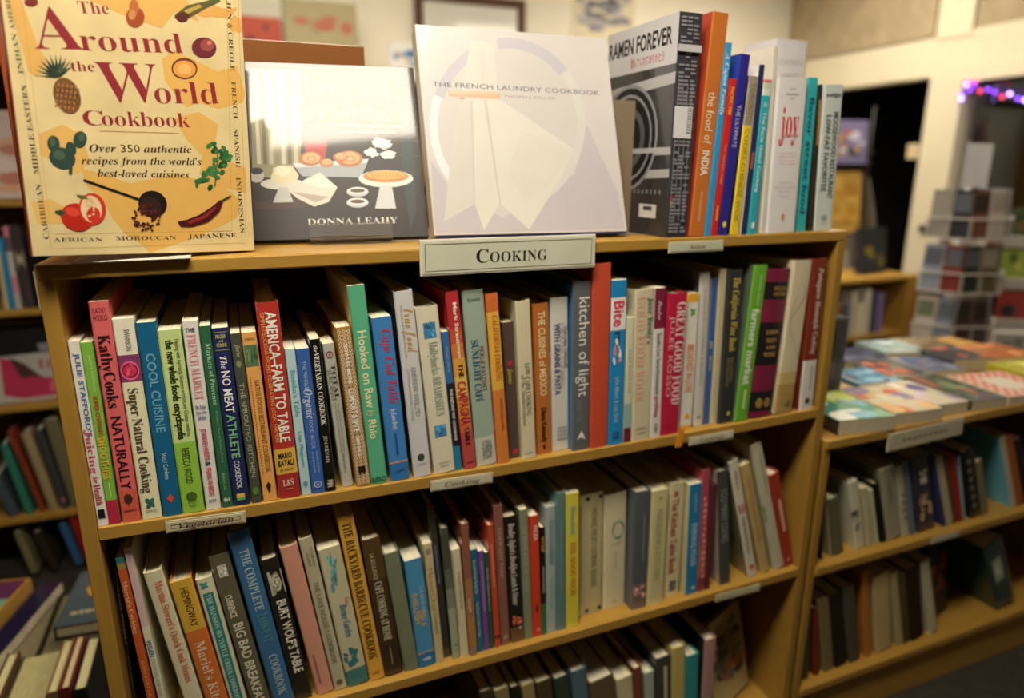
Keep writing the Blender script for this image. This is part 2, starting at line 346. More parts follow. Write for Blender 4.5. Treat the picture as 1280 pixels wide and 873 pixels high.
# ceiling lamps
lampbase = None
for i, (lx, ly, pw, where) in enumerate(LAMPS):
    drop = .33 if i == 0 else 0  # front lamp hung low on added rods so its light falls off faster
    r_ = thing('ceiling_lamp', None, 'lamp', (lx,ly,CEIL-drop), group='long ceiling lamps')
    if drop:
        for sx in (-.35,.35): part('hanging_rod', r_, (sx-.004,-.004,0),(sx+.004,.004,drop-.0005), M_TRIM)
    r_['label'] = 'long warm white-framed ceiling lamp ' + where
    ml = mat('lamp_diffuser_%d' % i, (1,1,1), rough=.5, noise=0, emit=(LAMP_COL, LAMP_POWER*pw))
    hl = .41 if i == 0 else .59
    part('frame', r_, (-hl-.03,-.17,-.05),(hl+.03,.17,-.0005), M_TRIM, bevel=.004)
    part('diffuser', r_, (-hl,-.14,-.056),(hl,.14,-.0505), ml)
# ================================================================ THE MAIN BOOKCASE
CW, CT, CD = 1.10, .01638, .29
ZA, ZB, ZC = -.29834, -.60595, -.91356
def sag_shelf(name, parent, zt, s, x0=CT, x1=CW-CT, y0=.0, y1=CD, th=CT):
    mb = MB(); n = 20; v = []; F = []
    for i in range(n+1):
        u = i/n; x = x0+(x1-x0)*u; dz = s*4*u*(1-u)
        v += [(x,y0,zt-dz),(x,y1,zt-dz),(x,y1,zt-th-dz),(x,y0,zt-th-dz)]
    for i in range(n):
        a = i*4; b = a+4
        for q in range(4): F.append((a+q, a+(q+1)%4, b+(q+1)%4, b+q))
    F.append((0,3,2,1)); F.append((n*4,n*4+1,n*4+2,n*4+3))
    mb.mesh(v, F, (.5,.5,.5), M_WOOD); return mb.build(name, parent, .0012)
case = thing('bookcase', 'yellow birch bookcase filling the middle, holding three shelves of cookbooks', 'bookcase', (0,0,FLOOR))
def cpart(nm, a, b, m=M_WOOD, bevel=.0015):
    return part(nm, case, (a[0],a[1],a[2]-FLOOR),(b[0],b[1],b[2]-FLOOR), m, bevel=bevel)
cpart('top_board', (0,0,-CT),(CW,CD,0), bevel=.002)
cpart('side_panel', (0,.0004,FLOOR),(CT,CD,-CT), M_WOODV); cpart('side_panel', (CW-CT,.0004,FLOOR),(CW,CD,-CT), M_WOODV)
cpart('back_panel', (CT,CD-.006,FLOOR+.03),(CW-CT,CD,-CT), mat('dark_hardboard', lin('5a4426'), rough=.8, noise=.1))
cpart('plinth', (CT,.02,FLOOR),(CW-CT,.036,ZC-CT), M_WOOD)
for zt, s in ((ZA,.006),(ZB,.003),(ZC,0)):
    o = sag_shelf('shelf', case, zt, s); o.location.z = -FLOOR
ROW_A = [
 ('slim white paperback with blue and red spine lettering,first on the upper shelf',0.0167,0.004,-0.298,0.0108,0.2158,0.002,0.2,'p','d9d6cb',None,0,0,None,[("JULIE STAFFORD'S",'b','3a5f92',0.06,0.5,0.62,0.42),('Juicing','s','b8485a',0.46,0.7,0.5,0.62),('for','i','b8485a',0.71,0.755,0.5,0.5),('Health','s','b8485a',0.76,0.88,0.5,0.62),('#box','m','15151a',0.905,0.955,0.5,0.62)]),
 ('slim lime green paperback with a red block at its spine foot',0.0278,0.004,-0.2983,0.0113,0.214,0.0027,0.2,'p','6fa83c',None,0,0,[(0.86,'6fa83c'),(1,'a8223e')],[('BARRY & COAUTHORS','n','cfe4a0',0.07,0.26,0.6,0.18),('SUPER-CHARGED','b','b0402c',0.28,0.5,0.55,0.36),('SMOOTHIES','b','e0a83c',0.5,0.74,0.5,0.6),('#line','m','d8e8a8',0.76,0.84,0.55,0.06)]),
 ('tall coral red cookbook whose spine says NATURALLY in black',0.0413,0.004,-0.2986,0.0183,0.2571,0.0011,0.21,'p','cf5a5c',None,0,0,[(0.85,'cf5a5c'),(1,'c45240')],[('KATHY','n-','5a2028',0.025,0.05,0.5,0.7),('HOSKO','n-','5a2028',0.055,0.08,0.5,0.7),('KathyCooks','s','2a1418',0.14,0.46,0.52,0.62),('...','s','2a1418',0.465,0.5,0.4,0.12),('NATURALLY','n','2a1418',0.5,0.84,0.5,0.56),('#tree','m','3a2a22',0.865,0.925,0.5,0.5),('#line-','m','8a4038',0.94,0.945,0.5,0.7)]),
 ('cream cookbook with a bowl of red soup printed high on its spine',0.0614,0.004,-0.299,0.0205,0.2373,-0.0031,0.21,'p','e2dcb0',None,0,0,[(0.17,'e6e1c6'),(0.3,'71365a'),(1,'e2dcb0')],[('SWANSON','n','45453c',0.05,0.15,0.6,0.26),('#bowl','m','b8304a',0.19,0.3,0.5,0.9),('Super Natural Cooking','s','4a4030',0.33,0.86,0.5,0.5),('#leafsq','m','2c5a50',0.885,0.945,0.5,0.5),('CELESTIAL ARTS','n-','4a5a50',0.95,0.965,0.5,0.55)]),
 ('deep teal blue cookbook with pale blue capitals down its spine',0.0835,0.004,-0.2995,0.0194,0.2319,-0.0046,0.2,'p','12567e',None,0,0,None,[('COOL CUISINE','b','5d97b4',0.15,0.55,0.52,0.46),('Stec / Cordero','n','b8d0da',0.66,0.8,0.5,0.26),('#diamond','m','d8452c',0.88,0.93,0.5,0.4)]),
 ('lime green paperback with small black wholefood title on its spine',0.1037,0.004,-0.2998,0.0234,0.2221,-0.0065,0.2,'p','8fbe4a',None,0,0,[(0.6,'b9d383'),(1,'83b63e')],[('Healing with Ayurveda,Western nutrition,and Chinese medicine','n','3c4a20',0.05,0.57,0.78,0.2),('the new whole foods encyclopedia','b','22300f',0.05,0.58,0.45,0.34),('REBECCA WOOD','n','22300f',0.63,0.83,0.5,0.34),('#oval','m','3d5a22',0.88,0.93,0.5,0.5),('PENGUIN','n-','3d5a22',0.93,0.945,0.5,0.4),('BOOKS','n-','3d5a22',0.95,0.965,0.5,0.3)]),
 ('white paperback with red outlined MARKET lettering on its spine',0.1292,0.004,-0.3003,0.0161,0.2308,-0.0071,0.2,'p','dcd8d0',None,0,0,None,[('THE','b-','2a3048',0.035,0.055,0.45,0.6),('FRENCH MARKET','s','d88890',0.065,0.4,0.5,0.56),('More Recipes','i-','28406e',0.425,0.45,0.5,0.7),('from a French','i-','28406e',0.455,0.475,0.5,0.7),('Kitchen','i-','28406e',0.48,0.505,0.5,0.6),('JOANNE HARRIS','b','b83a55',0.55,0.72,0.5,0.34),('&','b','2a3048',0.73,0.755,0.5,0.34),('FRAN WARDE','b','b83a55',0.765,0.92,0.5,0.34),('#squig-','m','2a3048',0.94,0.955,0.5,0.5)]),
 ('slim dark green paperback with pale serif title beside the white MARKET book',0.1471,0.004,-0.3006,0.0117,0.2241,-0.0128,0.2,'p','27583c',None,0,0,None,[('Markets of Provence','s','9fc4a0',0.09,0.42,0.6,0.42),('A Culinary Tour of Southern France','n','7fa585',0.45,0.74,0.6,0.22),('Ruthanne Long','i','7fa585',0.8,0.9,0.5,0.25),('#squig-','m','cfe0cf',0.94,0.97,0.5,0.6)]),
 ('navy paperback with white,green and yellow ATHLETE lettering',0.1598,0.004,-0.3008,0.0179,0.2207,-0.0149,0.2,'p','1d2450',None,0,0,None,[('FRAZIER','b-','a9a860',0.035,0.055,0.5,0.6),('and','i-','a9a860',0.06,0.075,0.5,0.25),('ROMINE','b-','a9a860',0.08,0.1,0.5,0.6),('#line-','m','8a8a50',0.02,0.024,0.5,0.8),('#line-','m','8a8a50',0.115,0.119,0.5,0.8),('The','i','dfe2ea',0.15,0.22,0.5,0.4),('NO MEAT','b','eceef2',0.23,0.46,0.52,0.5),('ATHLETE','b','6fae7e',0.47,0.72,0.52,0.5),('COOKBOOK','n','eceef2',0.735,0.9,0.5,0.34),('#sq','m','d8b040',0.93,0.955,0.5,0.5),('#sq','m','4a9a60',0.955,0.97,0.5,0.5)]),
 ('dark grey paperback with dull green kitchen title on its spine',0.1803,0.004,-0.3012,0.0116,0.2133,-0.0245,0.2,'p','3f443a',None,0,0,None,[('forte','i','a3a87a',0.06,0.13,0.6,0.4),('#disc','m','77805a',0.15,0.19,0.5,0.5),('THE SPROUTED KITCHEN','n','a9ab90',0.28,0.84,0.5,0.44),('#disc','m','4f7a3a',0.9,0.95,0.5,0.6)]),
 ('orange paperback with a photo of cooks near the top of its spine',0.1936,0.004,-0.3014,0.0161,0.2135,-0.0289,0.2,'p','e39a52',None,0,0,None,[('PETERSON','n-','70401c',0.03,0.045,0.5,0.6),('#photo','m','4c6a4a',0.07,0.19,0.5,0.85),('NATIVE FOODS RESTAURANT COOKBOOK','n','6a3c1c',0.27,0.82,0.62,0.36),('#dots','m','b0562c',0.24,0.84,0.22,0.1),('#pen','m','2a1a10',0.88,0.94,0.5,0.35)]),
 ('thick dark red hardcover with AMERICA in white capitals on its spine',0.212,0.004,-0.3016,0.0253,0.2471,-0.0267,0.22,'h','a5302a',None,1,0,[(0.735,'a5302a'),(0.87,'dba545'),(1,'9c2a28')],[('AMERICA–FARM TO TABLE','b','f2ead8',0.045,0.7,0.6,0.46),('SIMPLE,DELICIOUS RECIPES CELEBRATING LOCAL FARMERS','n','e0a24c',0.05,0.7,0.24,0.17),('MARIO','b-','1c1408',0.755,0.785,0.5,0.62),('BATALI','b-','1c1408',0.795,0.825,0.5,0.72),('JIM WEBSTER','n-','1c1408',0.84,0.852,0.5,0.6),('L&S','s-','d8c8b8',0.9,0.935,0.5,0.5),('#line-','m','c08878',0.95,0.954,0.5,0.4)]),
 ('slim pale aqua paperback with small blue title beside the red AMERICA book',0.2389,0.0049,-0.302,0.0116,0.1899,-0.0305,0.2,'p','a9cdd2',None,0,0,None,[("Buddha's Table",'n','3a93ad',0.14,0.45,0.55,0.5),('Chat Mingkwan','n','3a93ad',0.55,0.8,0.55,0.4),('#disc','m','5a8fa0',0.9,0.94,0.5,0.5)]),
 ('royal blue paperback with swirling Organic title on its spine',0.2515,0.004,-0.3022,0.016,0.1891,-0.0332,0.2,'p','3157a0',None,0,0,None,[('THE WHOLE','n','a8bfe6',0.08,0.27,0.5,0.28),('Organic','i','c9d8f2',0.27,0.47,0.55,0.6),('FOOD BOOK','n','a8bfe6',0.48,0.68,0.5,0.28),('Safe,healthy harvest from','n','a8bfe6',0.7,0.85,0.7,0.15),('your garden to your plate','n','a8bfe6',0.7,0.85,0.4,0.15),('#ring','m','a8bfe6',0.91,0.96,0.5,0.6)]),
 ('black paperback with thin white vegetarian title on its spine',0.2685,0.004,-0.3024,0.0124,0.1998,-0.033,0.2,'p','15130f',None,1,0,None,[('the','i','d8d4c8',0.04,0.08,0.5,0.4),('VEGETARIAN COOKBOOK','s','d8d4c8',0.085,0.55,0.5,0.5),('JEN KEVAN','n','b8b4a8',0.62,0.8,0.5,0.35),('#squig-','m','c8c4b8',0.92,0.97,0.5,0.7)]),
 ('slim grey paperback headed TOTAL beside the black vegetarian one',0.2894,0.0099,-0.3026,0.014,0.192,-0.0644,0.2,'p','a7a79b',None,0,0,None,[('#ring','m','7a3c38',0.05,0.1,0.5,0.6),('TOTAL','s','2f3530',0.14,0.38,0.66,0.36),('JUICING','n','5a605a',0.17,0.38,0.3,0.3),('Over 125 Healthful and Delicious Ways to Use','n','5a605a',0.4,0.75,0.65,0.15),('Fresh Fruit and Vegetable Juices and Pulp','n','5a605a',0.4,0.75,0.4,0.15),('Elaine LaLanne','n','4a504a',0.76,0.9,0.5,0.25)]),
 ('paperback with a gold and white lattice pattern covering its spine',0.307,0.004,-0.3028,0.0179,0.2122,-0.0648,0.2,'p','a57a3c',None,0,0,None,[('#lattice','m','e4dcc4',0.015,0.985,0.5,0.92),('BOWLES MORE','b','fff8ea',0.1,0.34,0.5,0.26),('COMFORT & SPICE','b','fff8ea',0.37,0.64,0.5,0.42),('NIAMH SHIELDS','b','fff8ea',0.67,0.8,0.5,0.26),('#box','m','1b140e',0.865,0.905,0.5,0.5)]),
 ('tall mint green paperback with yellow RAW title on its spine',0.3262,0.004,-0.303,0.0206,0.262,-0.0614,0.2,'p','4fa47e','d9c27a',0,0,None,[('Hooked on Raw','b','e6e3a4',0.215,0.6,0.52,0.5),('by','i','c4d488',0.61,0.645,0.5,0.4),('Rhio','b','e6e3a4',0.66,0.76,0.5,0.45),('BESO','b-','2c5a48',0.965,0.99,0.5,0.9)]),
 ('bright blue glossy paperback with red script title and an orange line low down',0.3519,0.004,-0.3032,0.0248,0.2208,-0.0695,0.18,'p','3a78c0','5a7a98',1,0,[(0.885,'3a78c0'),(1,'2b6ab4')],[('Cape Cod Table','i','b8384c',0.07,0.52,0.66,0.5),('by Lora Brody','i','dfe8f4',0.55,0.68,0.55,0.26),('#line','m','284a80',0.7,0.84,0.5,0.12),('#line-','m','d99058',0.88,0.888,0.5,1),('#squig-','m','28406a',0.93,0.95,0.5,0.5)]),
 ('tall white hardcover with thin gold script at the top of its spine',0.3824,0.004,-0.3034,0.0241,0.2518,-0.0675,0.22,'h','c9c9cc','3c4238',0,0,None,[('true food','k','c29a4a',0.09,0.32,0.72,0.6),('SEASONAL,SUSTAINABLE,SIMPLE,PURE','n','8a8a88',0.07,0.34,0.3,0.12),('ANDREW WEIL,MD','n','8a8c90',0.39,0.66,0.6,0.28),('SAM FOX,with MICHAEL STEBNER','n','9a9ca0',0.4,0.68,0.3,0.16),('#disc','m','3a4038',0.87,0.91,0.5,0.4),('LITTLE BROWN','n-','77797c',0.92,0.935,0.5,0.45)]),
 ('cream hardcover with two small blue and white tile prints on its spine',0.4109,0.004,-0.3036,0.0293,0.23,-0.0822,0.2,'h','d9d2b4',None,0,0,None,[('#tile','m','3b76a8',0.09,0.18,0.52,0.55),('Hollyhocks &','s','93a595',0.2,0.43,0.6,0.4),('RADISHES','s','93a595',0.43,0.64,0.6,0.4),('#tile','m','3b76a8',0.7,0.77,0.5,0.55),('Mrs Chards','s-','6a6a58',0.93,0.94,0.5,0.5),('Almanac','s-','6a6a58',0.95,0.96,0.5,0.4)]),
 ('short narrow blue and dark book beside the cream tile-print hardcover',0.4408,0.0065,-0.3038,0.0096,0.1956,-0.0752,0.16,'p','2f5f96',None,0,0,[(0.36,'2f5f96'),(0.82,'1a1e2c'),(1,'1f6f96')],[('WILLIAMS SONOMA','n','8fb4d6',0.1,0.28,0.5,0.3),('THE INSTANT POT COOKBOOK','b','e6e6e0',0.4,0.78,0.5,0.36)]),
 ('red and yellow sunset spine with TABLE in black letters',0.4532,0.004,-0.3038,0.0171,0.2483,-0.0868,0.2,'h','b2342c',None,0,0,[(0.2,'ac2c30'),(0.28,'bf4a30'),(0.36,'cf6f34'),(0.46,'dd9540'),(0.58,'e3b45c'),(0.7,'d98a3e'),(0.78,'c4603a'),(1,'b04442')],[('Mark Strausman','b','f0e2cc',0.06,0.36,0.6,0.3),('THE','b','2a1410',0.39,0.47,0.55,0.36),('CAMPAGNA','b','a02434',0.49,0.74,0.5,0.7),('TABLE','b','2a1410',0.75,0.86,0.5,0.36),('#line-','m','70181c',0.96,0.964,0.5,0.6)]),
 ('grey-green hardcover with blue SUNLIGHT lettering and a cream spine foot',0.4726,0.0065,-0.3039,0.0294,0.2473,-0.0733,0.22,'h','8fa494',None,0,0,[(0.83,'8fa494'),(1,'bdbfae')],[('Katzen','s-','2c4038',0.04,0.06,0.5,0.6),("MOLLIE KATZEN'S",'n','8a4038',0.31,0.56,0.68,0.22),('SUNLIGHT CAFÉ','s','2b5a72',0.27,0.62,0.38,0.34),('HYPERION','n','6a7068',0.85,0.96,0.55,0.5)]),
 ('orange-yellow spine with red left edge beside the SUNLIGHT hardcover',0.5025,0.004,-0.304,0.0175,0.2414,-0.0699,0.2,'h','dd9a3a','b33226',0,0,[(0.1,'c8642e'),(0.55,'e0a53c'),(1,'cf7434')],[('CALIFORNIA COOKING','i','b85a2a',0.12,0.5,0.6,0.45),('#squig','m','a84828',0.6,0.8,0.6,0.3)]),
 ('short dark brown speckled book with a small red mark at its foot',0.5233,0.0151,-0.304,0.016,0.1991,-0.0508,0.15,'p','4a3a34',None,0,0,None,[('James','i','b8a83a',0.33,0.44,0.5,0.42),('#disc','m','9a2c38',0.27,0.31,0.5,0.45),('#disc','m','a82840',0.93,0.97,0.6,0.45)]),
 ('tall plain cream hardcover with small grey title low on its spine',0.5403,0.0058,-0.304,0.0216,0.2283,-0.0527,0.22,'h','d0c5a0',None,0,0,None,[('LOW-CARB COOKING','s','777862',0.38,0.72,0.6,0.36),('of the Mediterranean','s','8a8a72',0.45,0.78,0.28,0.26),('#blot','m','c8c8c4',0.93,0.98,0.4,0.7)]),
 ('rust orange spine lettered MEXICO in cream capitals',0.5663,0.0125,-0.304,0.0238,0.2215,-0.045,0.2,'h','a8602a',None,0,0,None,[('THE CUISINES of MEXICO','b','e4c890',0.05,0.6,0.52,0.42),('Diana Kennedy','b','2a1a10',0.68,0.92,0.5,0.34),('#pen','m','2a1a10',0.93,0.97,0.45,0.2)]),
 ('off-white hardcover with purple PASTA lettering and a square emblem near its foot',0.5916,0.0152,-0.304,0.0267,0.2274,-0.0309,0.2,'h','c8c6ba',None,0,0,None,[('Maryana Vollstedt','s','7a5a50',0.18,0.45,0.85,0.2),('CREATIVE COOKING','n','9a98a4',0.16,0.58,0.62,0.26),('WITH GRAINS & PASTA','b','4a4878',0.16,0.62,0.34,0.3),('#tilegrid','m','8a8a86',0.84,0.93,0.6,0.6)]),
 ('wide dark grey glossy spine lettered light in big white sans letters',0.6187,0.0059,-0.3039,0.0285,0.2492,-0.018,0.22,'h','55585a','3a6aa0',1,0,None,[('kitchen of light','n','e6e4dc',0.09,0.67,0.62,0.58),('ANDREAS VIESTAD','n','777a7c',0.69,0.82,0.4,0.3),('#tri','m','e6e4dc',0.88,0.94,0.5,0.5)]),
 ('wide plain orange-red cloth hardcover without any lettering',0.6476,0.004,-0.3038,0.0294,0.2725,-0.0167,0.22,'h','b5432c',None,0,0,None,[]),
 ('bright blue paperback spine with red Bite and white pop lettering',0.678,0.004,-0.3037,0.0245,0.2476,-0.0167,0.2,'p','1c78b8',None,0,0,[(0.1,'1c78b8'),(0.29,'e4e4e0'),(1,'1c78b8')],[('Bite','b','c83244',0.12,0.27,0.5,0.66),('me','b','23324a',0.3,0.43,0.5,0.5),('#splash','m','cfa8b8',0.33,0.5,0.42,0.7),('Julie Albert & Lisa Gnat','n','a8c8dc',0.57,0.86,0.5,0.3),('#box','m','1a4a72',0.92,0.96,0.5,0.4)]),
 ('short pale green spine with a maroon foot beside the Bite book',0.7049,0.004,-0.3035,0.0115,0.192,-0.0196,0.2,'p','b8c4a4',None,0,0,[(0.68,'c8c8a8'),(0.88,'7fa8a4'),(1,'5a2030')],[('EASY MACS FOR','n','6a8a9a',0.25,0.6,0.5,0.36)]),
 ('beige hardcover with large pink-outlined FOOD lettering on its spine',0.7185,0.004,-0.3034,0.032,0.2306,-0.0267,0.2,'h','c6bb9a',None,0,0,None,[('GOOD FOOD BOOK','s','d09a80',0.04,0.74,0.36,0.44),("Jane Brody's",'s','4a6a50',0.05,0.35,0.82,0.3),('NORTON','n-','6a6450',0.91,0.93,0.5,0.5),('#line-','m','6a6450',0.95,0.954,0.5,0.4)]),
 ('white spine with a maroon top block holding a curled script',0.7515,0.004,-0.3032,0.0177,0.2315,-0.0216,0.2,'p','cfcdc6',None,0,0,[(0.26,'6a1c34'),(1,'cfcdc6')],[('Sandra','k','e6d8d8',0.08,0.2,0.5,0.4),('Sandra Lee Semi-Homemade','n','3a3a3a',0.29,0.7,0.5,0.42),('grilling','i','b02838',0.71,0.86,0.5,0.4),('#ring','m','3a3a3a',0.9,0.96,0.5,0.3)]),
 ('crimson spine with large pink-white GOOD FOOD capitals',0.7695,0.0047,-0.3026,0.0334,0.2212,0.0041,0.2,'h','ab1e3c',None,0,0,None,[('GREAT GOOD FOOD','s','e8c8c4',0.06,0.78,0.72,0.5),('JULEE ROSSO','n','d89aa0',0.15,0.72,0.28,0.24),('CROWN','n-','5a1020',0.94,0.955,0.5,0.4)]),
 ('white spine with an orange top band and small carrot print',0.8134,0.0141,-0.3026,0.0215,0.2167,-0.0139,0.2,'p','dcd8ca',None,0,0,[(0.06,'e09a30'),(0.97,'dcd8ca'),(1,'e09a30')],[('#leaf','m','4a8a3a',0.1,0.16,0.5,0.45),('BREAKFAST IN LOVE','b','dc8a4c',0.36,0.72,0.5,0.55),('#disc','m','e0952a',0.88,0.92,0.5,0.4)]),
 ('tall pale grey-white spine with faint grey widely spaced capitals',0.8403,0.0176,-0.3023,0.0189,0.2471,-0.0276,0.22,'h','c6c3bc','4a4a48',0,0,None,[('SEASONS IN COOKING & BAKING','n','8a8880',0.1,0.72,0.55,0.25),('#disc','m','6a6a68',0.93,0.95,0.5,0.35)]),
 ('slim plain navy blue spine leaning in beside the pale grey one',0.8611,0.0194,-0.302,0.0117,0.2358,-0.0175,0.2,'p','35558f','c0a878',0,0,None,[('EAT','b','b8c4dc',0.42,0.47,0.5,0.45),('MORE','b','b8c4dc',0.52,0.62,0.5,0.3)]),
 ('slim unmarked cream spine beside the black one with gold title',0.8732,0.0157,-0.3018,0.0117,0.2507,-0.0179,0.19,'p','b8ae88',None,0,0,None,[]),
 ('black spine with a gold wine-book script title',0.8853,0.0098,-0.3017,0.0264,0.2486,-0.0183,0.2,'h','2b2e2e',None,0,0,None,[('The California Wine Book','i','c9a94f',0.05,0.52,0.58,0.5),('BOB THOMPSON','n','8a7a48',0.56,0.72,0.6,0.2),('AND HUGH JOHNSON','n','8a7a48',0.56,0.75,0.35,0.2),('#disc','m','c9a94f',0.92,0.95,0.6,0.25)]),
 ('leaf green spine reading farmers market in white',0.9123,0.0063,-0.2995,0.027,0.2528,0.0499,0.2,'h','5fa030','4c5a4c',1,0,None,[('THE SANTA MONICA','n','d8ecc0',0.06,0.25,0.55,0.14),('farmers market','b','f2f4e6',0.27,0.76,0.5,0.52),('#line','m','c8e0a8',0.79,0.92,0.5,0.12)]),
 ('burgundy leather hardcover with three black and gold label panels',0.9415,0.0058,-0.2978,0.0478,0.2439,0.0447,0.21,'h','6d1f38',None,0,0.004,[(0.085,'6d1f38'),(0.2,'1d1a1c'),(0.35,'6d1f38'),(0.64,'1d1a1c'),(0.82,'6d1f38'),(0.96,'1d1a1c'),(1,'6d1f38')],[('WILLIAM','s-','b8924a',0.115,0.14,0.6,0.55),('YOUNGER','s-','b8924a',0.15,0.175,0.6,0.55),('GODS','s-','b8924a',0.4,0.43,0.5,0.5),('MEN','s-','b8924a',0.455,0.485,0.5,0.42),('AND','s-','b8924a',0.505,0.53,0.5,0.4),('WINE','s-','b8924a',0.55,0.58,0.5,0.5),('#wine','m','a8843c',0.86,0.94,0.5,0.6)]),
 ('tall cream hardcover with thin line drawing and gold stained spine foot',0.993,0.004,-0.298,0.0377,0.2549,0.0318,0.22,'h','c9bd9c',None,0,0,[(0.72,'c9bd9c'),(0.8,'bda36a'),(1,'a5854c')],[('#curves','m','857d6c',0.14,0.55,0.5,0.85),('#blot','m','6a5a3a',0.9,0.97,0.6,0.4)]),
 ('maroon-brown hardcover with white script title and a white block below,last on the upper shelf',1.0458,0.004,-0.2989,0.0298,0.2559,-0.0219,0.22,'h','6f2b1c',None,0,0,[(0.66,'6f2b1c'),(1,'d2d0c6')],[('Portuguese Homestyle Cooking','i','dcc8b8',0.06,0.62,0.6,0.36),('#box','m','202020',0.92,0.955,0.5,0.3),('#line','m','8a8a86',0.7,0.86,0.6,0.1)]),
]
